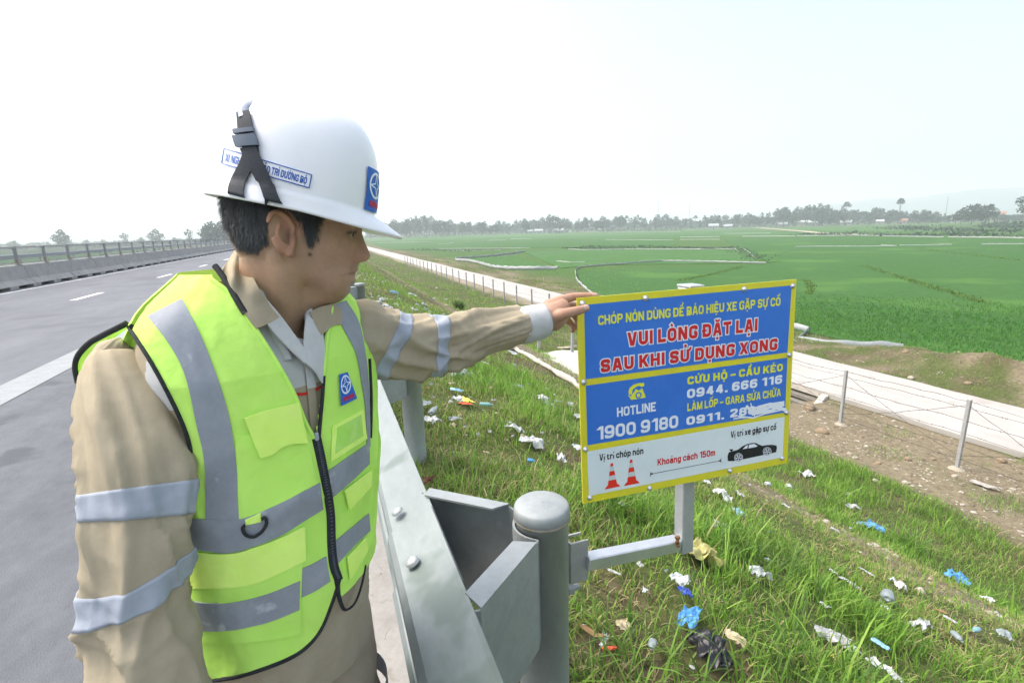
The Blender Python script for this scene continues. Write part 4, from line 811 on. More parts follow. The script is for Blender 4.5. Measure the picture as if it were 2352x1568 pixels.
def crumple(w, l, h, seed, fold=1.):
    n = 21; a, b = np.meshgrid(np.linspace(-.5, .5, n), np.linspace(-.5, .5, n), indexing='ij'); r = np.hypot(a, b)
    p = np.stack([a, b], -1)*4+seed*3.7; jx = .16*fbm(p*.6, seed, 3); jy = .16*fbm(p*.6, seed+9, 3); ed = 1-.30*np.clip(vn(np.stack([np.arctan2(b, a)*2.2, r*0], -1), seed+4), -1, 1)*sm(.3, .6, r)
    z = ((1-np.abs(vn(p*.55, seed+1)))**2*1.0+(1-np.abs(vn(p*1.2, seed+2)))**2*.75+(1-np.abs(vn(p*2.4, seed+6)))**2*.30-.45)*h; z = z-h*.5*sm(.25, .62, r)+np.maximum(0, .5*h*fold*vn(p*.25, seed+5))
    g = np.stack([(a*ed+jx)*w, (b*ed+jy)*l, z], -1); low = g.copy(); low[..., 2] -= .0012; mb = MB(); mb.grid(g); mb.grid(low[::-1]); return mb
def bagblob(w, l, h, seed):
    u = np.linspace(0, np.pi, 26); v = np.linspace(0, 2*np.pi, 41)[:-1]; U, V = np.meshgrid(u, v, indexing='ij'); d = np.stack([np.sin(U)*np.cos(V), np.sin(U)*np.sin(V), np.cos(U)], -1)
    k = 1+.55*fbm(d*1.5+seed, seed, 3)+.40*((1-np.abs(vn(d*2.6+seed, seed+3)))**3-.3)+.22*((1-np.abs(vn(d*6+seed, seed+4)))**3-.3); g = d*k[..., None]*np.array([w/2, l/2, h/2.6]); g[..., 2] = np.maximum(g[..., 2], -h*.18)+h*.15; mb = MB(); mb.grid(g, False, True)
    f = crumple(w*.7, l*.45, h*.6, seed+1); V = np.concatenate(f.V)+[w*.42, 0, h*.1]; mb.add(V, f.F); return mb
def bag2(w, l, h, s):
    mb = crumple(w, l, h, s); f = crumple(w*.75, l*.7, h*.9, s+40); return mb.add(np.concatenate(f.V)+[w*.12, l*.1, h*.15], f.F)
def bottle(L, seed, r=None):
    r = r or L*.16; z = np.linspace(0, 1, 22); pr = np.interp(z, [0, .03, .08, .3, .34, .38, .66, .80, .86, .90, .91, 1], [.6, .95, 1, 1, .93, 1, 1, .62, .38, .36, .44, .44])*r; v = np.linspace(0, 2*np.pi, 15)[:-1]; Z, Vv = np.meshgrid(z, v, indexing='ij')
    k = 1+.16*fbm(np.stack([np.cos(Vv), np.sin(Vv), Z*4], -1)*1.2, seed)*(Z < .8); g = np.stack([Z*L-L/2, pr[:, None]*k*np.cos(Vv), pr[:, None]*k*np.sin(Vv)*.75+r*.6], -1); mb = MB(); mb.grid(g, False, True, 0, True); return mb
def stone(w, seed, fl=.6):
    bm = bmesh.new(); bmesh.ops.create_icosphere(bm, subdivisions=2, radius=.5); V = np.array([v.co for v in bm.verts]); F = [[v.index for v in f.verts] for f in bm.faces]; bm.free()
    V = V*(1+.35*fbm(V*2.3+seed, seed, 2))[:, None]*np.array([1, .75, fl])*w; return MB().add(V, F)
def leafm(w, l):
    t = np.linspace(-1, 1, 14); k = np.array([-1, -.5, 0, .5, 1.]); T_, K = np.meshgrid(t, k, indexing='ij'); wd_ = (1-np.abs(T_)**2.2)*w/2; g = np.stack([T_*l/2, K*wd_, .22*w*K**2+.10*l*(T_**2)+.02*l*np.sin(T_*5)], -1); lo = g-[0, 0, .001]; mb = MB(); mb.grid(g); mb.grid(lo[::-1]); return mb
def cupm(L, seed): 
    mb = bottle(L, seed, L*.32); return mb
seedc = [10]
def lit(name, cat, label, px, py, kind, mt, w, asp=1., rot=None, lift=.055, keepoff=.62, group=None, hgt=.24, tilt=0):
    """w: apparent width in photograph units; asp: length to width"""
    p, d = hit(px, py); W = w*d/FPX; seedc[0] += 1; s = seedc[0]; m = LM[mt]
    mb = {'sheet': lambda: crumple(W, W*asp, W*hgt*.5, s), 'crumple': lambda: crumple(W, W*asp, W*hgt, s), 'bag': lambda: bag2(W, W*asp, W*hgt*.95, s), 'bottle': lambda: bottle(W, s), 'cup': lambda: cupm(W, s), 'stone': lambda: stone(W, s), 'leaf': lambda: leafm(W*asp, W), 'strip': lambda: crumple(W, W*asp, W*.08, s)}[kind]()
    V = np.concatenate(mb.V); a = rng.uniform(0, 6.28) if rot is None else R(rot); n = nrm(p[0], p[1]); f = frame(n); ca, sa = math.cos(a), math.sin(a); V = V @ np.array([[ca, sa, 0], [-sa, ca, 0], [0, 0, 1]]); V = V @ f.T; V = V+p+n*(lift if kind != 'stone' else W*.08)
    placed.append((p[0], p[1], W*keepoff, p[2])); return mk(name, V, mb.F, m, None, kind != 'sheet', base=p, label=label, cat=cat, group=group)
def Q4(x, y): return (980+x/3.92)*.91875, (840+y/3.92)*.91875
def Q5(x, y): return (1400+x/3.093)*.91875, (1200+y/3.093)*.91875
def Q6(x, y): return (1960+x/3.093)*.91875, (1200+y/3.093)*.91875
def Q3(x, y): return (840+x/3.794)*.91875, (600+y/3.794)*.91875
def Q1(x, y): return (1900+x/3.564)*.91875, (780+y/3.564)*.91875
T_ = [
 ('plastic_bag', 'bag', 'heap of torn translucent white plastic bag just under the sleeve', Q4(650, 405), 'bag', 'clear', 46, .9), ('plastic_bag', 'bag', 'twisted white plastic tail left of the torn bag heap', Q4(500, 385), 'strip', 'white', 22, .45), ('plastic_wrapper', 'wrapper', 'long pale blue wrapper above the yellow packet', Q4(625, 580), 'sheet', 'pale_blue', 30, .55), ('plastic_wrapper', 'wrapper', 'white crumpled wrapper touching the yellow packet', Q4(640, 665), 'crumple', 'white', 26, .7),
 ('snack_packet', 'packet', 'yellow snack packet with a red edge on dark grass', Q4(722, 680), 'sheet', 'yellow', 34, .62), ('snack_packet', 'packet', 'red lower flap of a snack packet under the yellow one', Q4(715, 714), 'strip', 'orange', 28, .4), ('crushed_bottle', 'bottle', 'crushed pale green bottle right of the yellow packet', Q4(912, 735), 'bottle', 'teal', 34, 1), ('water_bottle', 'bottle', 'clear crushed water bottle lying beside the second post', Q4(405, 800), 'bottle', 'clear', 46, 1), ('plastic_tub', 'tub', 'white plastic tub below the clear bottle at the second post', Q4(390, 885), 'crumple', 'white', 42, .62), ('plastic_sheet_scrap', 'plastic', 'pale plastic strip standing against the second post', Q4(322, 715), 'crumple', 'clear', 24, 1.4),
 ('paper_scrap', 'paper', 'thin white paper scrap between tub and crumpled tissue', Q4(605, 865), 'sheet', 'white', 28, .5), ('paper_scrap', 'paper', 'small cream scrap below the thin white paper scrap', Q4(595, 930), 'crumple', 'cream', 12, .9), ('paper_scrap', 'paper', 'white ragged paper in green grass above the large tissue', Q4(1195, 972), 'crumple', 'white', 36, .6), ('tissue', 'tissue', 'large crumpled white tissue left of the board bottom', Q4(1375, 1105), 'crumple', 'white', 50, .62), ('bottle_cap', 'cap', 'small bright blue plastic cap below the large tissue', Q4(1350, 1300), 'cup', 'blue', 17, 1), ('tissue', 'tissue', 'crumpled white tissue right of the blue cap', Q4(1640, 1272), 'crumple', 'white', 38, .55),
 ('plastic_bag', 'bag', 'white plastic bag in grass left of the board middle', Q4(1455, 650), 'bag', 'white', 25, .8), ('plastic_bag', 'bag', 'clear plastic scrap just below the white bag by the board', Q4(1520, 715), 'crumple', 'clear', 24, .7), ('plastic_scrap', 'plastic', 'grey plastic scrap nearest the board middle', Q4(1735, 706), 'crumple', 'grey', 17, .8), ('plastic_scrap', 'plastic', 'faint clear scrap between white bag and grey scrap', Q4(1610, 680), 'sheet', 'clear', 18, .5), ('plastic_bag', 'bag', 'white bag peeking out at the board left edge', Q4(1805, 822), 'crumple', 'white', 20, 1.1), ('foam_cup', 'cup', 'upright white foam shard beside the board left edge', Q4(1800, 1145), 'crumple', 'white', 24, 1.2), ('dry_leaf', 'leaf', 'orange-brown dry leaf beside the second post', Q4(342, 570), 'leaf', 'brown', 16, .55), ('rag', 'rag', 'dark red-brown rag behind the rail near the spacer', Q4(330, 1490), 'crumple', 'darkred', 34, .6), ('paper_scrap', 'paper', 'folded cream scrap between spacer and large tissue', Q4(908, 1205), 'sheet', 'cream', 16, .6), ('plastic_scrap', 'plastic', 'white scrap half way up the bright grass strip', Q4(900, 295), 'strip', 'white', 20, .4), ('plastic_scrap', 'plastic', 'pale scrap on olive grass under the drain chute', Q4(1185, 310), 'crumple', 'clear', 11, .8), ('plastic_scrap', 'plastic', 'pale film at the gravel edge left of the board', Q4(1220, 530), 'sheet', 'clear', 24, .6), ('black_rag', 'rag', 'small dark cloth on pale ground above the chute edge', Q4(1190, 175), 'crumple', 'black', 15, .6), ('plastic_scrap', 'plastic', 'pale plastic around the small dark cloth', Q4(1175, 190), 'sheet', 'white', 24, .6), ('paper_scrap', 'paper', 'tiny cream scrap right of the green bottle', Q4(1008, 805), 'sheet', 'cream', 9, .7), ('paper_scrap', 'paper', 'cream scrap above the pale blue wrapper', Q4(575, 508), 'sheet', 'cream', 18, .5), ('plastic_scrap', 'plastic', 'pale scrap by itself in grass right of the green bottle', Q4(995, 680), 'crumple', 'clear', 11, .9),
 ('plastic_bag', 'bag', 'knotted yellow translucent plastic bag under the support arm', Q5(1045, 640), 'bag', 'yellow_clear', 92, .72), ('milk_packet', 'packet', 'white and silver packet below the yellow bag', Q5(915, 850), 'crumple', 'white', 36, 1.1), ('milk_packet', 'packet', 'deep blue packet end under the white packet', Q5(960, 950), 'crumple', 'deep_blue', 26, 1.1), ('blue_sheet', 'plastic', 'bright blue torn sheet in the foreground grass', Q5(980, 1140), 'sheet', 'blue', 76, .52), ('plastic_bag', 'bag', 'glossy black plastic bag at the bottom of the picture', Q5(1140, 1420), 'bag', 'black', 88, .8), ('plastic_bag', 'bag', 'black plastic bag piece under the blue sheet', Q5(1030, 1285), 'crumple', 'black', 34, .7), ('paper_scrap', 'paper', 'folded white packet tucked in the black bag', Q5(1235, 1465), 'sheet', 'white', 40, .6), ('foam_piece', 'foam', 'two-lobed white foam piece in bright grass right of the yellow bag', Q5(1515, 785), 'crumple', 'white', 50, .7), ('paper_scrap', 'paper', 'cream flaky scrap below the nut of the post', Q5(472, 1205), 'crumple', 'cream', 34, .75), ('dry_leaf', 'leaf', 'large curled brown leaf beside the near post', Q5(225, 1280), 'leaf', 'brown', 70, .26), ('carton_strip', 'carton', 'white and blue carton strip below the brown leaf', Q5(320, 1330), 'strip', 'white', 54, .26), ('wrapper', 'wrapper', 'small orange-red wrapper below the white carton strip', Q5(360, 1396), 'strip', 'orange', 34, .3), ('plastic_cup', 'cup', 'clear plastic cup with a red rim in the foreground grass', Q5(690, 1385), 'cup', 'clear', 30, 1), ('paper_scrap', 'paper', 'small white scrap right of the nut and bolt', Q5(640, 930), 'sheet', 'white', 20, .5), ('straw', 'straw', 'thin white straw lying under the clamp plate', Q5(400, 790), 'strip', 'white', 40, .12), ('leaf', 'leaf', 'dark red curled leaf above the support arm', Q5(520, 298), 'leaf', 'darkred', 17, .8), ('plastic_film', 'plastic', 'torn clear film right of the sign pole', Q5(1215, 395), 'sheet', 'clear', 40, .55), ('paper_scrap', 'paper', 'white scrap above the clear cup', Q5(1000, 1545), 'crumple', 'white', 12, .8), ('rag', 'rag', 'pale twisted rag right of the blue sheet', Q5(1330, 1310), 'crumple', 'cream', 44, .4), ('paper_scrap', 'paper', 'tiny white crumb left of the brown leaf', Q5(162, 1222), 'crumple', 'white', 10, 1),
 ('paper_scrap', 'paper', 'long crumpled white paper right of the board bottom corner', Q5(1235, 160), 'crumple', 'white', 40, .5), ('paper_scrap', 'paper', 'white scrap left above the long crumpled paper', Q5(1130, 62), 'crumple', 'white', 24, .6), ('paper_cup', 'cup', 'white round cup on grass under the board right corner', Q5(1585, 72), 'cup', 'white', 20, 1), ('paper_cup', 'cup', 'white rolled cup right of the round cup', Q5(1755, 85), 'cup', 'white', 24, 1), ('plastic_scrap', 'plastic', 'grey scrap between long paper and round cup', Q5(1360, 140), 'crumple', 'grey', 18, .7), ('paper_scrap', 'paper', 'small white scrap low right of the round cup', Q5(1730, 240), 'crumple', 'white', 16, .7), ('blue_bag', 'bag', 'small blue plastic bag below the board bottom edge', (1690, 1190), 'bag', 'pale_blue', 26, .8),
 ('blue_bag', 'bag', 'blue plastic bag in the lush ditch grass, nearer the board', Q6(700, 390), 'bag', 'blue', 32, 1.0), ('blue_bag', 'bag', 'pale blue film trailing left of the ditch bag', Q6(600, 360), 'sheet', 'pale_blue', 34, .4), ('blue_bag', 'bag', 'crumpled blue and white bag at the right, in lush grass', Q6(1310, 780), 'bag', 'blue', 54, .7), ('paper_scrap', 'paper', 'white crumple in the green ditch below the fence', Q6(532, 232), 'crumple', 'white', 26, .6), ('paper_scrap', 'paper', 'white scrap on the bare crest left of the ditch bag', Q6(375, 425), 'crumple', 'white', 15, .8), ('tissue', 'tissue', 'white crumpled tissue on the dry slope right of centre', Q6(862, 855), 'crumple', 'white', 36, .6), ('plastic_cup', 'cup', 'crushed grey translucent cup below the dry slope tissue', Q6(775, 985), 'cup', 'clear', 46, 1), ('paper_scrap', 'paper', 'white scrap under the crushed grey cup', Q6(755, 1050), 'crumple', 'white', 24, .5), ('plastic_sheet_scrap', 'plastic', 'large grey-white sheet scrap in foreground grass on the right', Q6(360, 1285), 'sheet', 'grey', 84, .6), ('milk_carton', 'carton', 'pale blue and white carton right of the large sheet scrap', Q6(712, 1330), 'sheet', 'pale_blue', 26, 1.2), ('plastic_bag', 'bag', 'ragged white bag on the slope above the clear bottle', Q6(1050, 1185), 'crumple', 'white', 54, .5), ('plastic_bottle', 'bottle', 'dull clear bottle lying on the slope at lower right', Q6(1315, 1290), 'bottle', 'clear', 48, 1), ('plastic_bottle', 'bottle', 'white-blue crushed bottle right of the dull clear one', Q6(1465, 1230), 'bottle', 'pale_blue', 36, 1), ('plastic_bag', 'bag', 'clear crumpled bag at the lower right edge', Q6(1690, 1255), 'crumple', 'clear', 34, .7), ('plastic_bottle', 'bottle', 'orange-brown bottle above the ragged white bag', Q6(1195, 1080), 'bottle', 'brown', 24, 1), ('wrapper', 'wrapper', 'grey wrapper right of the orange-brown bottle', Q6(1275, 1140), 'strip', 'grey', 26, .5), ('paper_scrap', 'paper', 'white scrap in grass at the right, below the blue bag', Q6(1560, 960), 'crumple', 'white', 20, .8), ('plastic_sheet_scrap', 'plastic', 'pale sheet cut by the bottom edge, right of centre', Q6(735, 1535), 'sheet', 'white', 66, .4), ('carton_strip', 'carton', 'folded grey strip on dry grass left of the slope tissue', Q6(475, 845), 'strip', 'grey', 46, .35), ('paper_scrap', 'paper', 'white scrap above the folded grey strip', Q6(348, 758), 'crumple', 'white', 17, 1.1), ('paper_scrap', 'paper', 'upright white scrap left of the large sheet scrap', Q6(280, 1025), 'sheet', 'white', 17, 1.1), ('wrapper', 'wrapper', 'small shiny yellow wrapper under the large sheet scrap', Q6(345, 1450), 'crumple', 'yellow', 14, .8), ('paper_scrap', 'paper', 'grey-white strip above the dry slope tissue', Q6(610, 755), 'strip', 'white', 26, .4), ('wrapper', 'wrapper', 'pale blue small bottle in tall ditch grass', Q6(1037, 568), 'bottle', 'pale_blue', 18, 1), ('driftwood', 'wood', 'grey weathered log lying on the bare soil at the right', Q6(1550, 60), 'strip', 'wood', 46, .3), ('stone', 'stone', 'pale angular stone on the bare crest at the right', Q6(970, 655), 'stone', 'stone', 17, 1), ('stone', 'stone', 'round grey stone in the ditch grass under the fence', Q6(500, 115), 'stone', 'stone', 20, 1), ('stone', 'stone', 'pale grey boulder right of the slope tissue', Q6(1050, 862), 'stone', 'stone', 26, 1),
 ('paper_scrap', 'paper', 'white crumpled lump on green grass right of the board corner', Q1(415, 1468), 'crumple', 'white', 28, .7), ('stone', 'stone', 'flat stone right of the first fence footing', Q1(550, 1072), 'stone', 'stoneb', 28, 1), ('stone', 'stone', 'dark rounded stone in grass between the two fence posts', Q1(1030, 1505), 'stone', 'stone', 15, 1), ('stone', 'stone', 'pale stone below the second fence post', Q1(1295, 1525), 'stone', 'stone', 18, 1), ('stone', 'stone', 'tan boulder in the soil left of the second fence post', Q1(1318, 1320), 'stone', 'stoneb', 20, 1), ('stone', 'stone', 'grey flat slab at the near verge beyond the pale road', Q1(1345, 590), 'stone', 'stone', 15, 1), ('stone', 'stone', 'long pale slab on the mound beyond the pale road', Q1(1300, 360), 'stone', 'stoneb', 18, 1), ('stone', 'stone', 'broken slab in the mound grass', Q1(1860, 640), 'stone', 'stoneb', 16, 1), ('stone', 'stone', 'tan broken block at the culvert foot', Q1(450, 868), 'stone', 'stoneb', 28, 1), ('stone', 'stone', 'brown rock at the right edge of the bare soil', Q1(2150, 1330), 'stone', 'stoneb', 22, 1),
 ('plastic_bag', 'bag', 'pale blue bag with a pink end on the far slope, by the chin', Q3(540, 515), 'bag', 'pale_blue', 18, .7), ('plastic_bag', 'bag', 'large white bag beside the capped post near the shoulder', Q3(470, 657), 'bag', 'white', 24, .6), ('plastic_bag', 'bag', 'white rag lying on the low capped post', Q3(440, 585), 'crumple', 'white', 18, .6), ('paper_scrap', 'paper', 'white scrap midway between pale blue bag and fence', Q3(718, 530), 'crumple', 'white', 12, 1.2), ('paper_scrap', 'paper', 'small white scrap alone on olive grass', Q3(925, 567), 'crumple', 'white', 9, .7), ('paper_scrap', 'paper', 'white scrap left of the large white bag row', Q3(590, 578), 'crumple', 'white', 11, .7), ('plastic_bag', 'bag', 'grey bag above the sleeve, middle of the forearm', Q3(830, 622), 'bag', 'clear', 11, .8), ('paper_scrap', 'paper', 'ragged white scrap just above the elbow', Q3(740, 676), 'crumple', 'white', 14, .7), ('plastic_bag', 'bag', 'clear scrap right of the ragged scrap above the elbow', Q3(845, 676), 'crumple', 'clear', 17, .6), ('paper_scrap', 'paper', 'tiny white scrap beside the dark tuft', Q3(1043, 570), 'crumple', 'white', 6, 1.2), ('paper_scrap', 'paper', 'tiny pale pink scrap below the dark tuft left', Q3(1040, 628), 'crumple', 'cream', 8, .7), ('paper_scrap', 'paper', 'white flat scrap far up the slope', Q3(955, 460), 'strip', 'white', 8, .5), ('paper_scrap', 'paper', 'clear scrap left of the grey bag', Q3(770, 628), 'crumple', 'clear', 8, .8)]
for a in T_:
    nm, ct, lb, (px_, py_), kd, mt, w_, asp = a; lit(nm, ct, lb, px_, py_, kd, mt, w_, asp)
# small flecks nobody could tell apart
base_f = []
for k in range(250):
    if k < 140: x, y = .75+abs(rng.normal(0, .6)), 3.6+22*rng.random()**1.4
    elif k < 225: x, y = rng.uniform(.9, 5.6), rng.uniform(.6, 14)
    else: x, y = rng.uniform(1, 8), rng.uniform(14, 30)
    s = rng.uniform(.02, .06)*(1.3 if y > 9 else .6); z = float(zf(x, y)); mb = crumple(s, s*rng.uniform(.5, 1), s*.4, 300+k % 25); V = np.concatenate(mb.V)+[x, y, z+.05+.02*rng.random()]
    mk('litter_scrap', V, mb.F, LM[['white', 'white', 'clear', 'cream'][k % 4]], None, True, base=(x, y, z), label='small pale scrap of litter in the grass of the embankment', cat='litter', group='small scraps scattered on the embankment'); placed.append((x, y, s*.5, z))
for k in range(70):
    x, y = (rng.uniform(10, 13.8), rng.uniform(4, 14)) if k < 50 else (rng.uniform(4.2, 5.4), rng.uniform(1, 9)); z = float(zf(x, y)); s = rng.uniform(.05, .16)*(1 if k < 50 else .6); mb = stone(s, 500+k, .5); V = np.concatenate(mb.V)+[x, y, z+s*.05]
    mk('stone', V, mb.F, LM['stone' if k % 3 else 'stoneb'], None, False, base=(x, y, z), label='small rough stone half sunk in the bare soil', cat='stone', group='small stones on the bare soil')

# ================================================================ GRASS AND GRAVEL
PL = np.array([(a, b, c) for a, b, c, d in placed])
def blades(name, X, Y, Ln, Wd, colr, lean, m, z=None, seed=0, kind='stuff', seg=3, keep=True):
    r = np.random.default_rng(seed); n = len(X)
    if keep:
        ok = np.ones(n, bool)
        for a, b, c in PL: ok &= ((X-a)**2+(Y-b)**2) > c*c
        X, Y, Ln, Wd, colr, lean = X[ok], Y[ok], Ln[ok], Wd[ok], colr[ok], lean[ok]; z = z[ok] if z is not None else None; n = len(X)
    Z = zf(X, Y) if z is None else z; az = r.uniform(0, 2*np.pi, n); d = np.stack([np.cos(az), np.sin(az)], -1); s = np.stack([-d[:, 1], d[:, 0], 0*az], -1); b = np.stack([X, Y, Z-.01], -1)
    t1, t2 = .45, .8; up_ = np.array([0, 0, 1.])
    def pt(t): o = (lean*t**1.8)[:, None]*Ln[:, None]; h = Ln*t*np.sqrt(np.clip(1-(lean*t**.9)**2*.6, .05, 1)); return b+np.concatenate([d*o, h[:, None]], -1)
    p1, p2, p3 = pt(t1), pt(t2), pt(1.); w = Wd[:, None]/2
    V = np.stack([b-s*w*.8, b+s*w*.8, p1-s*w, p1+s*w, p2-s*w*.65, p2+s*w*.65, p3], 1).reshape(-1, 3).astype(np.float32)
    i = (np.arange(n)*7)[:, None]; q = np.concatenate([i+[0, 1, 3, 2], i+[2, 3, 5, 4]], 0); t_ = i+[4, 5, 6]
    me = bpy.data.meshes.new(name); me.vertices.add(n*7); me.vertices.foreach_set('co', V.ravel()); lp = np.concatenate([q.ravel(), t_.ravel()]).astype(np.int32); me.loops.add(len(lp)); me.loops.foreach_set('vertex_index', lp)
    ls = np.concatenate([np.arange(len(q))*4, len(q)*4+np.arange(n)*3]).astype(np.int32); me.polygons.add(len(ls)); me.polygons.foreach_set('loop_start', ls); me.update(calc_edges=True); me.polygons.foreach_set('use_smooth', np.ones(len(ls), bool)); me.materials.append(m)
    ca = me.color_attributes.new('Col', 'FLOAT_COLOR', 'POINT'); c4 = np.ones((n, 7, 4), np.float32); c4[..., :3] = colr[:, None]; ca.data.foreach_set('color', c4.ravel())
    o = bpy.data.objects.new(name, me); COL.objects.link(o); return tag(o, kind=kind)
m_gr = mat('grass_blade', (.8, .82, .8), (1.2, 1.18, 1.1), 3, .55, attr=True, trans=.45, spec=.35)
PALG = np.array([(.200, .370, .048), (.150, .305, .040), (.260, .410, .070), (.100, .215, .036)]); PALD = np.array([(.36, .31, .16), (.27, .25, .11), (.42, .36, .20), (.20, .21, .07)])
def area_pts(x0, x1, y0, y1, dens, r): n = int((x1-x0)*(y1-y0)*dens); return r.uniform(x0, x1, n), r.uniform(y0, y1, n)
r_ = np.random.default_rng(11); XS, YS, LS, WS, CS, LN = [], [], [], [], [], []
for (x0, x1, y0, y1, den, sc) in ((.20, 5.4, -.3, 3.6, 5600, 1.0), (.20, 5.4, 3.6, 6.5, 2800, 1.05), (.20, 5.6, 6.5, 11, 1200, 1.2), (.20, 6, 11, 20, 330, 1.4), (.20, 6, 20, 45, 90, 2.0), (.64, 6, 45, 110, 14, 3.2), (5.4, 10.2, .5, 8, 1300, 1.2), (5.4, 10.5, 8, 20, 330, 1.4), (5.6, 12.6, 20, 50, 100, 2.0), (6, 13, 50, 120, 16, 3.2), (10.0, 14.0, 3, 14, 320, 1.2), (10.5, 14.0, 14, 24, 220, 1.4), (17.5, 23.4, 3, 16, 260, 1.6), (17.5, 30, 16, 50, 42, 2.2), (17.5, 40, 50, 110, 8, 3.5)):
    x, y = area_pts(x0, x1, y0, y1, den, r_); p = np.stack([x, y], -1); a, b, c = fbm(p*.55, 21, 4), fbm(p*1.7, 22, 4), fbm(p*.9, 71, 3)
    hh_ = 1.5-zf(x, y); rt_ = x/hh_
    lush = np.clip(.45*(x < 1.5)*np.clip(.5+vn(p*1.3, 75), 0, 1)+sm(.95, 1.5, x)*(1-sm(2.5, 3.7, x))+sm(5.2, 6.2, x)*(1-sm(9.2, 10.4, x+.6*a)*(y < 16)), 0, 1)*np.clip(.75+.9*c, .15, 1)
    bare = np.clip(sm(.15, .55, b)*.65+.85*np.exp(-((x-4.75)/.5)**2)*np.clip(.6+.8*a, 0, 1)+.10*np.exp(-((x-.80)/.25)**2)+(x > 10)*(x < 14)*(y < 16)*.35*np.clip(.7+a, 0, 1)+(x > 17)*.35*np.clip(.8+1.5*a, 0, 1.6), 0, .95)
    tuft = np.clip(.55+1.2*vn(p*2.6, 73), 0, 1); tuft = np.where((x > 10) & (x < 14) & (y < 15), np.clip(2.6*vn(p*1.3, 74)-.05, 0, 1), tuft)
    lush = np.maximum(lush, .75*tuft*((x > 10) & (x < 14) & (y < 15)))
    ok = r_.uniform(0, 1, len(x)) < (1-bare)*np.where((x > 10) & (x < 14) & (y < 15), tuft, .28+.72*tuft); x, y, lush, tuft, a, c = x[ok], y[ok], lush[ok], tuft[ok], a[ok], c[ok]; n = len(x)
    dry = np.clip(.80-.78*lush-.25*c+.25*np.exp(-((x-4.2)/.8)**2)+.15*(x < 1.3), .06, .85); isd = r_.uniform(0, 1, n) < dry*.62
    col_ = np.where(isd[:, None], PALD[r_.integers(0, 4, n)], PALG[r_.integers(0, 4, n)])*r_.uniform(.85, 1.3, (n, 1)); dk = np.clip(.5*(x < 2.0)*np.clip(-.2+1.6*b[ok], 0, 1), 0, .5)
    L = (.040+.078*lush*r_.uniform(.4, 1.3, n)+.040*tuft*r_.uniform(.2, 1.4, n))*np.where(isd, .85, 1)*r_.uniform(.6, 1.35, n)*(1+.25*(sc-1)); L = np.where((r_.uniform(0, 1, n) < .015+.035*lush*(tuft > .6)), L*2.0, L)
    XS.append(x); YS.append(y); LS.append(L); WS.append((.0036+.0042*r_.uniform(0, 1, n)**2+.02*np.clip(L-.12, 0, .2))*sc**1.15); CS.append(col_); LN.append(np.where(isd, r_.uniform(.6, 1.25, n), r_.uniform(.15, .95, n)))
cat_ = lambda q: np.concatenate(q)
blades('grass', cat_(XS), cat_(YS), cat_(LS), cat_(WS), cat_(CS), cat_(LN), m_gr, seed=3)
# clippings lying on the kerb side
x, y = area_pts(-.1, .19, .4, 3.2, 40, r_); n = len(x); blades('grass_clippings', x, y, r_.uniform(.03, .08, n), np.full(n, .002), PALD[r_.integers(0, 4, n)]*.8, np.full(n, 1.2), m_gr, z=np.full(n, .03), seed=4, keep=False)
# the dark tuft
def tuft_obj(px, py, n, L, label, dark=.5):
    p, d = hit(px, py); r = np.random.default_rng(int(px)); x, y = p[0]+r.normal(0, L*.25, n), p[1]+r.normal(0, L*.25, n)
    o = blades('grass_tuft', x, y, r.uniform(.6, 1.2, n)*L, np.full(n, .012)*d/8, PALG[r.integers(0, 4, n)]*dark*r.uniform(.8, 1.3, (n, 1)), r.uniform(.2, 1.0, n), m_gr, seed=int(py), kind='thing', keep=False); tag(o, label, 'grass tuft')
tuft_obj(*Q3(1170, 655), 260, .50, 'tall dark green grass tuft alone on the slope above the sleeve'); tuft_obj(*Q3(1380, 695), 150, .35, 'smaller dark tuft right of the tall tuft, above the cuff'); tuft_obj(*Q6(960, 560), 150, .42, 'tall pale-green grass tuft at the ditch edge under the blue bag', 1.0)
# young rice standing in the nearest plots
XR, YR = [], []
for (x0, x1, y0, y1, den) in ((23.7, 42, 2, 34, 70),):
    x, y = area_pts(x0, x1, y0, y1, den, r_); XR.append(x); YR.append(y)
x, y = cat_(XR), cat_(YR); n = len(x); p = np.stack([x, y], -1); ok = ~((x < 33+.0*y) & (y > 30) & (x < 24+(y-22)*.33+3)); x, y, p = x[ok], y[ok], p[ok]; n = len(x); k = np.clip(.5+.9*fbm(p*.12, 87, 3)+.35*vn(p*.8, 88), 0, 1)
colr = (np.array([.055, .185, .022])*(1-k[:, None])+np.array([.095, .250, .034])*k[:, None])*r_.uniform(.8, 1.2, (n, 1)); far_ = np.hypot(x, y)
fade = r_.uniform(0, 1, n) < np.clip(1.6-np.hypot(x-23, y-14)/13, 0, 1); x, y, k, colr, far_ = x[fade], y[fade], k[fade], colr[fade], far_[fade]; n = len(x)
blades('rice', x, y, r_.uniform(.08, .17, n)*(.85+.3*k), .014+.0008*far_, colr, r_.uniform(.1, .7, n), m_gr, z=np.full(n, -4.23), seed=6, keep=False)
# grassy bunds between the plots
XB, YB = [], []
for pts, w, n in ((g8((1250, 500), (1500, 580), (1780, 665), (2100, 760)), .5, 1300), (g8((1640, 388), (2000, 430), (2352, 470)), .6, 600), (g8((420, 512), (230, 560), (0, 605)), .5, 700), (g8((880, 700), (900, 640), (860, 600)), .35, 500)):
    p = np.array(pts); i = r_.uniform(0, len(p)-1.001, n); j = i.astype(int); c = p[j]+(p[j+1]-p[j])*(i-j)[:, None]; XB.append(c[:, 0]+r_.normal(0, w/2, n)); YB.append(c[:, 1]+r_.normal(0, w/2, n))
x, y = cat_(XB), cat_(YB); n = len(x); blades('grass', x, y, r_.uniform(.10, .22, n), np.full(n, .05), PALG[r_.integers(0, 4, n)]*.6, r_.uniform(.3, .9, n), m_gr, z=np.full(n, -4.22), seed=12, keep=False)
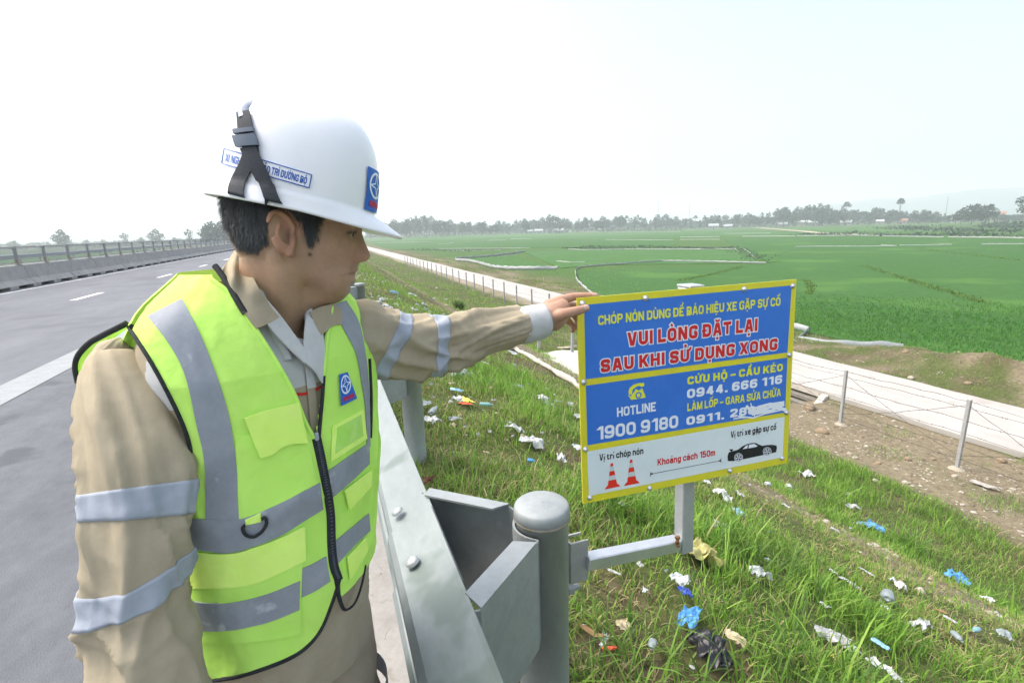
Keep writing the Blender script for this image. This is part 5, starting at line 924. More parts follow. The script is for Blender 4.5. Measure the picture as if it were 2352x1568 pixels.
# long grass leaning over the litter near the post
x, y = area_pts(.62, 3.4, .15, 2.6, 620, r_); n = len(x); p = np.stack([x, y], -1); ok = r_.uniform(0, 1, n) < np.clip(.35+1.3*vn(p*1.6, 99), 0, 1); x, y = x[ok], y[ok]; n = len(x)
blades('grass', x, y, r_.uniform(.09, .23, n), r_.uniform(.005, .0095, n), PALG[r_.integers(0, 4, n)]*r_.uniform(.5, .95, (n, 1)), r_.uniform(.45, 1.1, n), m_gr, seed=13)
# gravel
def pebbles(name, x, y, s, m, seed):
    r = np.random.default_rng(seed); n = len(x); base = np.array([(1, 0, 0), (-1, 0, 0), (0, 1, 0), (0, -1, 0), (0, 0, 1), (0, 0, -1)], float); V = base[None]*r.uniform(.5, 1.2, (n, 6, 1)); V[..., 2] *= .55; a = r.uniform(0, 6.28, n); ca, sa = np.cos(a)[:, None], np.sin(a)[:, None]; V = np.stack([V[..., 0]*ca-V[..., 1]*sa, V[..., 0]*sa+V[..., 1]*ca, V[..., 2]], -1)*s[:, None, None]
    V += np.stack([x, y, zf(x, y)+s*.15], -1)[:, None]; F = np.array([(0, 2, 4), (2, 1, 4), (1, 3, 4), (3, 0, 4), (2, 0, 5), (1, 2, 5), (3, 1, 5), (0, 3, 5)]); F = (np.arange(n)[:, None, None]*6+F[None]).reshape(-1, 3)
    mk(name, V.reshape(-1, 3), F, m, None, False, base=(0, 0, 0), kind='stuff', col=np.repeat(np.array([(.24, .21, .155), (.32, .29, .24), (.17, .14, .10), (.40, .37, .32), (.21, .165, .11)])[r.integers(0, 5, n)], 6, 0))
xa, ya = area_pts(9.8, 13.95, 2.5, 17, 210, r_); xb, yb2 = r_.normal(4.85, .35, 2600), r_.uniform(.6, 16, 2600); xc_, yc_ = r_.normal(13.6, .3, 1500), r_.uniform(16, 45, 1500); xd, yd = area_pts(17.5, 22.5, 4, 18, 40, r_); xe, ye = r_.normal(20.6, .8, 900), r_.normal(9, 3, 900)
x, y = np.concatenate([xa, xb, xc_, xd, xe]), np.concatenate([ya, yb2, yc_, yd, ye]); p = np.stack([x, y], -1); ok = r_.uniform(0, 1, len(x)) < np.clip(.45+1.1*fbm(p*.8, 21, 3)+(np.abs(x-4.85) < 1)*.3, .05, 1); x, y = x[ok], y[ok]
pebbles('gravel', x, y, r_.gamma(2.0, .0075, len(x))+.004+.003*(x > 9), mat('gravel_stone', (.8, .8, .8), (1.2, 1.2, 1.15), 20, .95, attr=True), 8)
# ================================================================ THE WORKER
pr_ = empty('person', (-.10, .93, 0), label='worker in white hard hat, tan work clothes and yellow-green reflective vest, holding the board corner', cat='person')
m_skin = mat('skin', (.92, .93, .95), (1.06, 1.05, 1.04), 38, .52, attr=True, sss=.18, bump=.12, bscale=320, dist=.0012, spec=.35, detail=6)
m_tan = mat('tan_work_cloth', (.345, .295, .205), (.41, .355, .255), 5, .9, bump=.4, bscale=34, dist=.004, spec=.12, detail=8)
m_grc = mat('pale_grey_cloth', (.47, .48, .475), (.56, .57, .565), 6, .88, bump=.35, bscale=700, dist=.0006, spec=.12)
m_tape = mat('reflective_tape', (.235, .26, .295), (.30, .325, .36), 14, .6, .0, bump=.25, bscale=900, dist=.0004, spots=(24, .655, (.46, .49, .52)))
m_tape2 = mat('reflective_tape_pale', (.30, .335, .39), (.36, .395, .45), 14, .6, .0, bump=.25, bscale=900, dist=.0004)
m_vest = mat('fluorescent_vest', (.56, .98, .15), (.64, 1.0, .20), 4, .75, bump=.55, bscale=16, dist=.012, spec=.2, trans=.12)
m_vest2 = mat('fluorescent_pocket', (.68, 1.0, .17), (.76, 1.0, .24), 5, .75, bump=.5, bscale=22, dist=.008, spec=.2)
m_pipe = mat('black_binding', (.012, .014, .016), (.025, .027, .030), 60, .8, bump=.4, bscale=900, dist=.0005)
m_redp = flat('red_piping', (196, 40, 36), .8)
m_helm = mat('hard_hat_shell', (.86, .87, .89), (.89, .90, .915), 8, .28, spec=.5); m_hair = mat('hair', (.035, .037, .039), (.12, .125, .13), 160, .6, aniso=(1, 1, .08))
m_strap = mat('chin_strap', (.028, .032, .038), (.045, .05, .058), 300, .75, bump=.5, bscale=900, dist=.0005); m_buckle = flat('buckle_grey', (78, 90, 104), .35); m_clip = flat('clip_grey', (150, 160, 172), .35)
m_stk = flat('sticker_blue', (36, 92, 178), .45); m_logo = mat('logo_blue', lin((22, 96, 190)), lin((30, 110, 205)), 30, .5); m_lw = flat('logo_white', (226, 236, 244), .5); m_lr = flat('logo_red', (200, 44, 70), .5)

# ---- head: profile traced on its middle plane, rings lofted round it
YH = .93; HO = np.array([-.043, YH, 1.5])             # between the ears; the face looks along +X
def hl(px, py): q = PY(px, py, YH)-HO; return q[0], q[2]
sil = np.array([hl(*q) for q in ((838, 470), (837, 500), (833, 522), (832, 535), (837, 552), (845, 571), (851.5, 585), (850, 593), (842, 599), (826, 603), (823, 611), (823.5, 620), (820.5, 628), (813, 634), (816.5, 641), (812, 648), (805, 654), (805.5, 663), (803, 674), (797, 684), (787, 691), (771, 697.5))])[::-1]
bas = np.array([hl(*q) for q in ((838, 470), (837, 500), (831, 522), (826, 535), (823, 552), (820, 571), (818, 585), (817, 603), (815.5, 620), (811.5, 634), (807, 648), (803, 660), (800, 674), (793, 684), (783, 691), (769, 697.5))])[::-1]
ZT = .125; ZB = sil[0, 1]
back = np.array([(-.097, .03), (-.096, .06), (-.082, .09), (-.055, .125), (-.094, -.0), (-.084, -.03), (-.066, -.055), (-.03, -.064), (.015, -.084), (.035, ZB)]); back = back[np.argsort(back[:, 1])]
wid = np.array([(.018, ZB), (.034, -.103), (.048, -.088), (.057, -.07), (.064, -.045), (.068, -.02), (.072, .0), (.074, .03), (.074, .06), (.064, .09), (.048, .11), (.02, ZT)]); wid = wid[np.argsort(wid[:, 1])]
zz = np.concatenate([np.linspace(ZB, .03, 110), np.linspace(.033, ZT, 40)]); th = np.linspace(0, 2*np.pi, 193)[:-1]
def cr(tab, k, z):              # smoothed table
    f = lambda q: np.interp(q, tab[:, 1-k] if k == 0 else tab[:, 1], tab[:, 0])
    return (f(z-.004)+2*f(z)+f(z+.004))/4
xs_ = np.interp(zz, sil[:, 1], sil[:, 0]); xb_ = cr(bas, 0, zz); xk = cr(back, 0, zz); wd = cr(wid, 0, zz)
top = np.sqrt(np.clip(1-np.clip((zz-.07)/(ZT-.07), 0, 1)**2.2, 0, 1)); xb_ = xb_*np.where(zz > .05, top*.95+.05, 1)
xc = np.where(zz < -.05, (xb_+xk)/2, np.clip((xb_+xk)/2, -.02, .02))
Z, T = np.meshgrid(zz, th, indexing='ij'); cs, sn = np.cos(T), np.sin(T); A = np.where(cs > 0, (xb_-xc)[:, None], (xc-xk)[:, None])
ne = np.where(cs > 0, 2.15, 2.0); X_ = xc[:, None]+A*np.sign(cs)*np.abs(cs)**(2/ne); Y_ = wd[:, None]*np.sign(sn)*np.abs(sn)**(2/ne)
gs = lambda v, c, s: np.exp(-((v-c)/s)**2); fr_ = np.clip(cs*2.2, 0, 1); ay = np.abs(Y_)
ex_ = np.clip(xs_-np.interp(zz, bas[:, 1], bas[:, 0]), 0, .1)[:, None]
sg_n = np.interp(zz, [-.06, -.045, -.034, -.02, .0, .02], [.010, .0155, .0150, .0115, .0085, .010])[:, None]
sg_l = np.interp(zz, [-.12, -.095, -.075, -.066, -.055], [.022, .022, .021, .021, .014])[:, None]
sgm = np.where(Z > -.0515, sg_n, sg_l)
X_ = X_+ex_*np.exp(-(Y_/sgm)**2)*fr_
X_ = X_+fr_*(.0105*gs(ay, .0150, .0062)*gs(Z, -.0405, .0082))-fr_*.0045*gs(ay, .0235, .0035)*gs(Z, -.041, .009)                                   # nose wings
X_ = X_-fr_*.0125*gs(ay, .027, .013)*gs(Z, .003, .0115)+fr_*.006*gs(ay, .026, .020)*gs(Z, .022, .009)  # sockets, brows
X_ = X_+fr_*.0055*gs(ay, .031, .0105)*gs(Z, .0025, .0062)                                        # lids over the eyeball
X_ = X_-fr_*.0018*gs(ay, .031, .012)*gs(Z, .0095, .0020)                                          # lid crease
X_ = X_+fr_*.0045*gs(ay, .046, .016)*gs(Z, -.026, .016); Y_ = Y_+np.sign(Y_)*.003*gs(X_, .045, .03)*gs(Z, -.022, .018)
X_ = X_-fr_*.0048*gs(ay, .030-.25*(Z+.05), .0045)*gs(Z, -.058, .016)+fr_*.0022*gs(ay, .040, .010)*gs(Z, -.052, .014)                                # nasolabial fold
X_ = X_-fr_*.0060*gs(Z, -.0662, .0021)*gs(ay, 0, .0245)                                          # mouth line
X_ = X_-fr_*.003*gs(ay, .026, .006)*gs(Z, -.066, .007)
Hd = np.stack([X_, Y_, Z], -1)+HO
parts = MB(); parts.grid(Hd, False, True, 0, True)
# ears
def ear(s):
    e = MB(); t_ = np.linspace(R(150), R(-170), 22)
    rimc = np.array([(-.010+.0175*math.cos(q)*(1 if math.sin(q) > 0 else .72)-.004*math.sin(q), .004+(.031*math.sin(q) if math.sin(q) > 0 else .029*math.sin(q))) for q in t_])
    out = np.array([.008+.010*np.clip((-(c[0])-.005)/.02, 0, 1) for c in rimc])
    pts = np.stack([rimc[:, 0], s*(.069+out), rimc[:, 1]], -1)
    rr = np.interp(np.linspace(0, 1, 22), [0, .1, .45, .75, .92, 1], [.0028, .0042, .0044, .0040, .0062, .0045])
    e.tube(pts+HO, rr, 10)
    u = np.linspace(0, 1, 9)[:, None, None]; cen = np.array([-.004, s*.069, -.002]); bowl = cen+(pts[None]-cen)*u*np.array([1, 1, 1]); bowl[..., 1] += s*(-.003*np.sin(u[..., 0]*np.pi)); g_ = bowl+HO; b2 = g_.copy(); b2[..., 1] = np.minimum(s*(g_[..., 1]-YH)-.006, .068)*s+YH
    e.grid(np.concatenate([g_, b2[::-1]]), True, False)
    ant = np.array([(-.012, s*.082, .017), (-.0165, s*.0845, .004), (-.013, s*.083, -.010), (-.004, s*.079, -.017), (.002, s*.077, -.014)]); e.tube(curve(ant, 12)+HO, .0034, 8)
    e.tube(np.array([(.004, s*.070, .004), (.0045, s*.0765, -.003), (.003, s*.073, -.010)])+HO, [.004, .0045, .004], 8)
    e.tube(np.array([(-.006, s*.078, -.020), (-.004, s*.0785, -.027), (.0, s*.074, -.030)])+HO, [.005, .0065, .005], 8); return e
for s in (1, -1):
    e = ear(s); parts.add(np.concatenate(e.V), e.F)
def caps(pts, rad, n=14, k=10, sq=None):
    """closed tapered limb through joints"""
    p = np.asarray(pts, float); m = max(8, k*(len(p)-1)); c = curve(np.column_stack([p, rad]), m); q, r = c[:, :3], c[:, 3].copy()
    d0, d1 = q[0]-q[1], q[-1]-q[-2]; d0 /= np.linalg.norm(d0); d1 /= np.linalg.norm(d1)
    a = np.array([.30, .62, .86, .98]); q0 = [q[0]+d0*r[0]*x for x in a[::-1]]; q1 = [q[-1]+d1*r[-1]*x for x in a]; f = np.sqrt(1-a**2)
    return tube_grid(np.vstack([q0, q, q1]), np.concatenate([r[0]*f[::-1], r, r[-1]*f]), n, sq)
def limb(*a, **k): parts.grid(caps(*a, **k), False, True, 0, True)
limb([HO+(-.026, 0, .0), HO+(-.036, 0, -.06), HO+(-.048, .004, -.11), HO+(-.060, .008, -.17)], [.052, .052, .054, .058], 24)
limb([HO+(.02, 0, -.06), HO+(-.005, .0, -.095), HO+(-.030, 0, -.13)], [.036, .034, .034], 18)
for s in (1, -1): limb([HO+(-.022, s*.050, -.030), HO+(-.018, s*.044, -.075), HO+(-.022, s*.022, -.15)], [.018, .024, .020], 14)
limb([HO+(.035, 0, -.082), HO+(.005, 0, -.100), HO+(-.02, 0, -.118)], [.034, .038, .040], 18)
limb([HO+(.022, .004, -.104), HO+(.002, .004, -.122), HO+(-.008, .004, -.14)], [.012, .017, .014], 12)      # throat
# joints of the body
LW = np.array([.84, .543, 0]); LW /= np.linalg.norm(LW); FW = np.array([LW[1], -LW[0], 0]); TC = np.array([-.108, .942])
SLj, SRj = P(822, 780, 1.0), P(262, 830, .74)
ELl, WRl = P(1015, 788, 1.09), P(1256, 728, 1.225)
ERr, WRr = P(302, 1290, .68), P(420, 1700, .70)
hipc = np.array([-.118, .955, .80])
limb([(TC[0], TC[1], 1.36), (TC[0], TC[1]+.01, 1.2), (TC[0]-.005, TC[1]+.01, 1.0), hipc+(0, 0, .03)], [.07, .09, .09, .085], 20)
SLi, SRi = SLj+(0, 0, -.03)-LW*.02, SRj+(0, 0, -.035)+LW*.015
limb([SLi, ELl, WRl], [.038, .032, .025]); limb([SRi, ERr, WRr], [.040, .032, .025]); limb([SRi, (TC[0], TC[1], 1.32), SLi], [.042, .055, .042])
for s in (-1, 1):
    hp = hipc+LW*s*.085; kn = np.array([hp[0]+FW[0]*.03, hp[1]+FW[1]*.03, .45]); ft = np.array([hp[0], hp[1], .07]); limb([hp-LW*s*.02, kn, ft], [.06, .045, .035])
# left hand on the board's corner: thumb in front, forefinger along the top edge, the others behind
def finger(js, rad): limb([P(*j) for j in js], rad, 12, k=8)
limb([P(1248, 728, 1.225), P(1268, 722, 1.225), P(1288, 708, 1.24)], [.0255, .029, .024], 16)
limb([P(1262, 705, 1.235), P(1290, 691, 1.25)], [.020, .0150], 14); limb([P(1266, 718, 1.25), P(1292, 703, 1.272)], [.022, .015], 14); limb([P(1268, 735, 1.25), P(1290, 722, 1.285)], [.021, .014], 14)
limb([P(1256, 736, 1.228), P(1274, 739, 1.238), P(1292, 732, 1.256)], [.022, .022, .0150], 16)
finger([(1286, 690, 1.25), (1316, 682, 1.262), (1342, 679.5, 1.266), (1368, 678.5, 1.272)], [.0125, .0108, .0095, .0075])
finger([(1290, 702, 1.272), (1322, 702, 1.315), (1335, 718, 1.325), (1336, 738, 1.315)], [.0115, .0105, .009, .008])
finger([(1289, 712, 1.282), (1316, 720, 1.325), (1326, 736, 1.33), (1326, 752, 1.318)], [.0115, .0100, .0088, .0075])
finger([(1282, 726, 1.285), (1305, 737, 1.320), (1313, 749, 1.322), (1316, 760, 1.312)], [.0105, .009, .008, .0068])
finger([(1270, 728, 1.212), (1294, 721, 1.20), (1324, 714, 1.206), (1346, 707.5, 1.221)], [.0180, .0138, .0118, .0095])
# right hand hanging at his side, below the picture
wr = WRr; hd = np.array([.04, -.02, -1]); hd /= np.linalg.norm(hd)
limb([wr, wr+hd*.05, wr+hd*.085], [.026, .030, .026], 16, sq=.6)
for k, (o_, L_) in enumerate(((-.03, .07), (-.01, .078), (.011, .072), (.03, .056))):
    b0 = wr+hd*.085+np.array([0, o_, 0]); limb([b0, b0+hd*L_*.5+[.006, 0, 0], b0+hd*L_+[.022, 0, 0]], [.0095, .0088, .0072], 10)
limb([wr+hd*.03+[.02, -.02, 0], wr+hd*.065+[.036, -.034, 0], wr+hd*.10+[.040, -.036, 0]], [.014, .011, .009], 10)
tmp = parts.build('body_parts', m_skin)
md = tmp.modifiers.new('r', 'REMESH'); md.mode = 'VOXEL'; md.voxel_size = .0018; md.adaptivity = 0
dg = bpy.context.evaluated_depsgraph_get(); me = bpy.data.meshes.new_from_object(tmp.evaluated_get(dg)); tb = np.array(tmp.location)
n = len(me.vertices); V = np.empty(n*3, np.float32); me.vertices.foreach_get('co', V); V = V.reshape(-1, 3).astype(float)+tb
F4 = np.empty(len(me.polygons)*4, np.int32); me.polygons.foreach_get('vertices', F4); F4 = F4.reshape(-1, 4)
bpy.data.objects.remove(tmp); bpy.data.meshes.remove(me)
E_ = np.concatenate([F4[:, [0, 1]], F4[:, [1, 2]], F4[:, [2, 3]], F4[:, [3, 0]]]); deg = np.bincount(E_.ravel(), minlength=n)[:, None]
hq = V-HO; hand = np.linalg.norm(V-P(1300, 712, 1.25), axis=1) < .17
wsm = np.where(hand, .70, np.where((np.abs(hq[:, 2]+.085) < .045) & (hq[:, 0] < .052), .95, .26))[:, None]; wsm = np.where(((hq[:, 2] < -.10) | ((hq[:, 2] < -.035) & (hq[:, 0] < -.015)))[:, None] & ~hand[:, None], .8, wsm)
for it in range(9):
    S = np.zeros_like(V)
    for k in range(3): S[:, k] = np.bincount(E_[:, 0], V[E_[:, 1], k], n)+np.bincount(E_[:, 1], V[E_[:, 0], k], n)
    a = S/deg
    w_ = wsm if it < 2 else np.where((wsm > .5) & ~(hand[:, None] & (it > 8)), wsm, 0); V = V*(1-w_*.6)+a*w_*.6
rg = np.where((wsm[:, 0] > .5) & ~hand & (np.linalg.norm(V-HO, axis=1) < .2))[0]; loc = -np.ones(n, int); loc[rg] = np.arange(len(rg)); eb = E_[(loc[E_] >= 0).all(1)]; eb = loc[eb]; vr = V[rg]; dg_ = np.maximum(np.bincount(eb.ravel(), minlength=len(rg)), 1)[:, None]; inner = (dg_ == deg[rg]); wl = np.clip((wsm[rg]-.5)*2.2, 0, 1)
hz_ = vr-HO; soft = np.exp(-((hz_[:, 2:3]+.085)/.035)**2)*(1-sm(.045, .058, hz_[:, 0:1]))+((hz_[:, 2:3] < -.10) | ((hz_[:, 2:3] < -.035) & (hz_[:, 0:1] < -.015)))
wl = np.clip(wl*np.clip(soft, 0, 1), 0, .9)*inner
for it in range(110):
    S = np.stack([np.bincount(eb[:, 0], vr[eb[:, 1], k], len(rg))+np.bincount(eb[:, 1], vr[eb[:, 0], k], len(rg)) for k in range(3)], 1)/dg_; vr = vr*(1-wl)+S*wl
V[rg] = vr
# skin colours, with shade painted into mouth line, sockets, ears, nostrils and knuckles
hq = V-HO; ay = np.abs(hq[:, 1]); x, z = hq[:, 0], hq[:, 2]; sk = np.tile(np.array([.415, .258, .172]), (n, 1)); sk = sk*(1+.10*fbm(hq*55, 171, 3)+.05*vn(hq*300, 172))[:, None]
def paint(c, w):
    global sk
    sk = sk*(1-w[:, None])+np.array(c)*w[:, None]
f_ = (x > .03) & (ay < .075)
paint((.46, .225, .165), .55*gs(x, .105, .03)*gs(z, -.036, .022)*f_); paint((.40, .265, .150), .5*np.clip(sm(.04, .01, x)+sm(-.08, -.1, z), 0, 1)*(~hand))
paint((.36, .135, .115), .95*gs(ay, 0, .020)*gs(z, -.0635, .0042)*(x > .07)); paint((.42, .165, .14), .95*gs(ay, 0, .019)*gs(z, -.0700, .0036)*(x > .07))
paint((.10, .035, .03), .95*gs(ay, 0, .0245)**.5*gs(z, -.0662, .0020)*(x > .064))  # dark of the groove between the lips, painted in
paint((.235, .175, .13), .65*np.clip(gs(ay, 0, .026)*gs(z, -.056, .006)+gs(z, -.09, .014)*gs(ay, 0, .035), 0, 1)*(x > .05))       # shaved beard
paint((.035, .03, .028), .85*gs(ay, .030, .018)**.7*gs(z, .021+.06*(ay-.03)-2.5*(ay-.03)**2, .0042)*(x > .05))     # brows
paint((.03, .022, .02), .95*gs(ay, .031, .0135)**.4*gs(z, .0020, .0034)*(x > .045)*(ay < .050)*(ay > .015)); paint((.22, .13, .09), .40*gs(ay, .028, .018)*gs(z, .006, .012)*(x > .04)); paint((.42, .37, .33), .85*((((ay-.031)/.0115)**2+((z+.0022)/.0030)**2) < 1)*(x > .045)); paint((.03, .02, .018), .95*(np.hypot(ay-.026, (z+.001)*1.0) < .0046)*(z < .003)*(z > -.0048)*(x > .045)); paint((.05, .03, .025), .9*gs(ay, .031, .014)**.4*gs(z, .0018, .0018)*(x > .045)*(ay < .049)*(ay > .015))           # lash line and eye, with shade painted into the socket
paint((.50, .22, .15), .45*((ay > .072) & (np.abs(x) < .05))); paint((.16, .07, .05), .8*gs(x, -.001, .006)*gs(z, .001, .008)*((ay > .066) & (ay < .082)))  # reddish ears, then shade painted into the ear hollow
paint((.14, .06, .045), .9*gs(ay, .008, .0045)*gs(z, -.0475, .0028)*(x > .09)); paint((.07, .04, .03), 1.*gs(np.linalg.norm(hq-np.array([.025, -.0675, -.030]), axis=1), 0, .0032))  # nostril shade painted on, then a mole
HQ = [hl(*q) for q in ((480, 380), (700, 380), (760, 480), (746, 505), (741, 535), (733, 556), (720, 572), (708, 562), (702, 536), (696, 508), (668, 500), (634, 510), (624, 540), (616, 556), (596, 572), (575, 582), (540, 578), (500, 500))]
def inpoly(px, py, poly):
    c = np.zeros(px.shape, bool); j = len(poly)-1
    for i in range(len(poly)):
        (xi, yi), (xj, yj) = poly[i], poly[j]; t = ((yi > py) != (yj > py)) & (px < (xj-xi)*(py-yi)/((yj-yi) or 1e-9)+xi); c ^= t; j = i
    return c
HQn = [(p[0]*.925, p[1]*.925) for p in HQ]; hm_ = sum(inpoly(x+a_, z+b_, HQn).astype(float) for a_ in (-.004, 0, .004) for b_ in (-.005, 0, .005))/9
paint((.055, .05, .048), .8*hm_*(np.abs(hq[:, 1]) < .0745)*(((x+.008)/.022)**2+((z-.004)/.036)**2 > 1)*(np.linalg.norm(hq, axis=1) < .2))
hc = proj(V); nail = hand & (np.abs(hc[:, 0]-1349) < 8) & (np.abs(hc[:, 1]-704.5) < 6) & ((V-P(1346, 707.5, 1.221)) @ ray(1346, 707) < 0)
paint((.62, .42, .34), .8*nail); paint((.42, .21, .14), .25*hand)
for j0, j1, j2 in (((1286, 690, 1.25), (1316, 682, 1.262), (1342, 679.5, 1.266)), ((1316, 682, 1.262), (1342, 679.5, 1.266), (1368, 678.5, 1.272)), ((1294, 721, 1.20), (1324, 714, 1.206), (1346, 707.5, 1.221)), ((1270, 728, 1.212), (1294, 721, 1.20), (1324, 714, 1.206))):
    a_, b_, c_ = P(*j0), P(*j1), P(*j2); ax_ = (c_-a_)/np.linalg.norm(c_-a_); dd_ = (V-b_) @ ax_; nr_ = hand & (np.linalg.norm(V-b_, axis=1) < .018)
    for o_ in (-.0030, 0, .0030): paint((.22, .11, .075), .5*gs(dd_, o_, .0008)*nr_)  # dark lines painted for shade in the knuckle creases
    paint((.52, .26, .18), .35*gs(dd_, 0, .007)*nr_)
nr_ = hand & (np.abs(hc[:, 0]-1366) < 6) & (np.abs(hc[:, 1]-675) < 4); paint((.62, .42, .34), .6*nr_)
body = mk('body', V, F4, m_skin, pr_, True, col=sk)

# ---- hair: a cap of short strands over the back of the head and the sideburns
Hf = Hd.reshape(-1, 3)-HO
HP = [hl(*q) for q in ((480, 380), (700, 380), (760, 480), (738, 505), (732, 532), (727, 547), (721, 558), (716, 560), (711, 552), (705, 534), (697, 508), (668, 500), (634, 510), (628, 540), (620, 560), (598, 566), (583, 578), (572, 574), (545, 570), (500, 500))]
k_ = 1+.0*Hf[:, :1]; sx = Hf[:, 0]*(YH-.07)/YH*1.0       # side-on place as seen across the near temple
HPn = [(p[0]*.925, p[1]*.925) for p in HP]
ish = inpoly(Hf[:, 0]+.004*vn(Hf*260, 81), Hf[:, 2]+.005*vn(Hf*260, 82), HPn) & (((Hf[:, 0]+.008)/.024)**2+((Hf[:, 2]-.004)/.038)**2 > 1)
nT = len(th); GF = gridF(len(zz), nT, False, True); keepF = GF[ish[GF].sum(1) >= 3]
hn = Hf-np.array([-.01, 0, .02]); hn /= np.linalg.norm(hn, axis=1)[:, None]
hb = mk('hair', Hf+HO+hn*.0016*(1+.5*fbm(Hf*150, 83))[:, None], keepF, m_hair, pr_, True)
idx = np.where(ish)[0]; idx = rng.choice(idx, 26000); e_x, e_z = Hf[idx, 0]+.008, Hf[idx, 2]-.004; idx = idx[(e_x/.026)**2+(e_z/.040)**2 > 1]; NS = len(idx); bp_ = Hf[idx]+rng.normal(0, .0016, (NS, 3)); nn = hn[idx]
dn = np.tile([-.25, 0, -1.], (NS, 1)); dn = dn-nn*(dn*nn).sum(1)[:, None]; dn /= np.linalg.norm(dn, axis=1)[:, None]; dn = dn+rng.normal(0, .20, (NS, 3)); sd = np.cross(dn, nn); L_ = rng.uniform(.004, .010, NS)[:, None]
b0 = bp_+nn*.0012; b1 = b0+dn*L_*.6+nn*.0022; b2 = b0+dn*L_+nn*.0024; w_ = .00028
V = np.stack([b0-sd*w_, b0+sd*w_, b1-sd*w_, b1+sd*w_, b2], 1).reshape(-1, 3)+HO; i5 = np.arange(NS)*5
mk('hair_strands', V, [f for i in i5 for f in ((i, i+1, i+3, i+2), (i+2, i+3, i+4))], m_hair, hb)

# ---- hard hat
hf, hr_ = PY(858, 503, YH), PY(507, 430, YH); HX = hf-hr_; LA = np.linalg.norm(HX)/2; HX /= np.linalg.norm(HX); HCn = (hf+hr_)/2; HY = np.array([0, 1., 0]); HZ = np.cross(HX, HY); HX_ = HX
HB = .113; HH = .164
def hat(a, v, off=0.):          # a: angle (0 front, 90 his left), v: 0 rim .. 1 crown
    a, v = np.broadcast_arrays(np.asarray(a, float), np.asarray(v, float)); ca_ = np.cos(a); f = np.clip(1-v**np.where(ca_ < 0, 2.9+1.6*ca_**2, 2.9), 0, 1)**(1/2.5)
    ca, sa = np.cos(a), np.sin(a); m = 2/2.25; x = LA*np.sign(ca)*np.abs(ca)**m*f; y = HB*np.sign(sa)*np.abs(sa)**m*f; z = HH*v
    x = x-.018*v*0+np.where(ca < 0, .012*v*f*0, 0); n = np.stack([x/LA**2, y/HB**2, z/HH**2+1e-6], -1); n = n/np.linalg.norm(n, axis=-1)[..., None]
    rid = .0022*np.exp(-(y/.010)**2)*sm(.25, .6, v); q = np.stack([x, y, z], -1)+n*(off+rid)[..., None]
    return HCn+q[..., :1]*HX_+q[..., 1:2]*HY+q[..., 2:]*HZ
ha = np.linspace(0, 2*np.pi, 121)[:-1]; hv = np.sin(np.linspace(0, np.pi/2, 50))
ext = .006+.047*np.clip(np.cos(ha), 0, 1)**2.8+.014*np.clip(-np.cos(ha), 0, 1)**2
def rimp(e, dz, ins=0.): 
    q = hat(ha, 0*ha); c = q-HCn; r_ = c/np.linalg.norm(c, axis=1)[:, None]; return q+r_*(e-ins)[:, None] if np.ndim(e) else q+r_*(e-ins), dz
rows = []
for e, dz in ((-.004, -.004), (ext*.5, -.006), (ext-.002, -.0125-.004), (ext, -.012-.003), (ext-.0015, -.0095-.002), (ext*.5, .001), (ext*0+.0022, .006), (ext*0, .010)):
    q, _ = rimp(np.broadcast_to(e, ha.shape), 0); fr2 = np.clip(np.cos(ha), 0, 1)[:, None]; drop = np.where(np.asarray(e).mean() > .005, 1, .4)*fr2*.009
    rows.append(q+HZ*dz-HZ*drop)
shell = hat(ha[None], hv[:, None]*.9999); shell = shell[hv > .06]; g = np.concatenate([np.array(rows), shell])
hh = MB(); hh.grid(g, False, True, 0, False); inn = hat(ha[None], (hv*.97)[:, None], -.004)[::-1]; hh.grid(inn, False, True)
hat_o = hh.build('hard_hat', m_helm, pr_, True)
inv_a = np.linspace(-np.pi, np.pi, 181); inv_v = np.linspace(0, .995, 90); IA, IV = np.meshgrid(inv_a, inv_v, indexing='ij'); IH = hat(IA, IV); 
hbv = BVHTree.FromPolygons([tuple(v) for v in g.reshape(-1, 3)], [tuple(int(i) for i in f) for f in gridF(g.shape[0], g.shape[1], False, True)])
def cast(bv, px, py, off):
    r = ray(px, py); r = r/np.linalg.norm(r); h_, n_, i_, d_ = bv.ray_cast(Vector((0, 0, HC)), Vector(r))
    if h_ is None:
        o = np.array([0, 0, HC]); best = None
        for k in range(6):
            t = np.dot((np.array(best) if best is not None else HCn)-o, r) if best is not None else .85
            h_, n_, i_, d_ = bv.find_nearest(Vector(o+r*t)); best = h_
    n_ = np.array(n_); n_ = n_ if np.dot(n_, r) < 0 else -n_; return np.array(h_)+n_*off
def patch(name, edges, bv, m, par, off=.0015, n=16, th=.0012, bow=0, fix=None):
    """edges: two pixel polylines; a thin panel laid on the surface between them"""
    A, B = [curve(np.array(e, float), n) if len(e) > 2 else np.linspace(e[0], e[1], n) for e in edges]; k = max(4, int(np.linalg.norm(A-B, axis=1).max()/7)); t = np.linspace(0, 1, k)[None, :, None]
    px = A[:, None]*(1-t)+B[:, None]*t
    g = np.array([[cast(bv, q[0], q[1], off) for q in row] for row in px]); lo = np.array([[cast(bv, q[0], q[1], off-th) for q in row] for row in px])
    mb = MB(); mb.grid(g); mb.grid(lo[::-1])
    for a, b in ((g[0], lo[0]), (g[-1], lo[-1]), (g[:, 0], lo[:, 0]), (g[:, -1], lo[:, -1])): mb.grid(np.stack([a, b]))
    return mb.build(name, m, par, True)
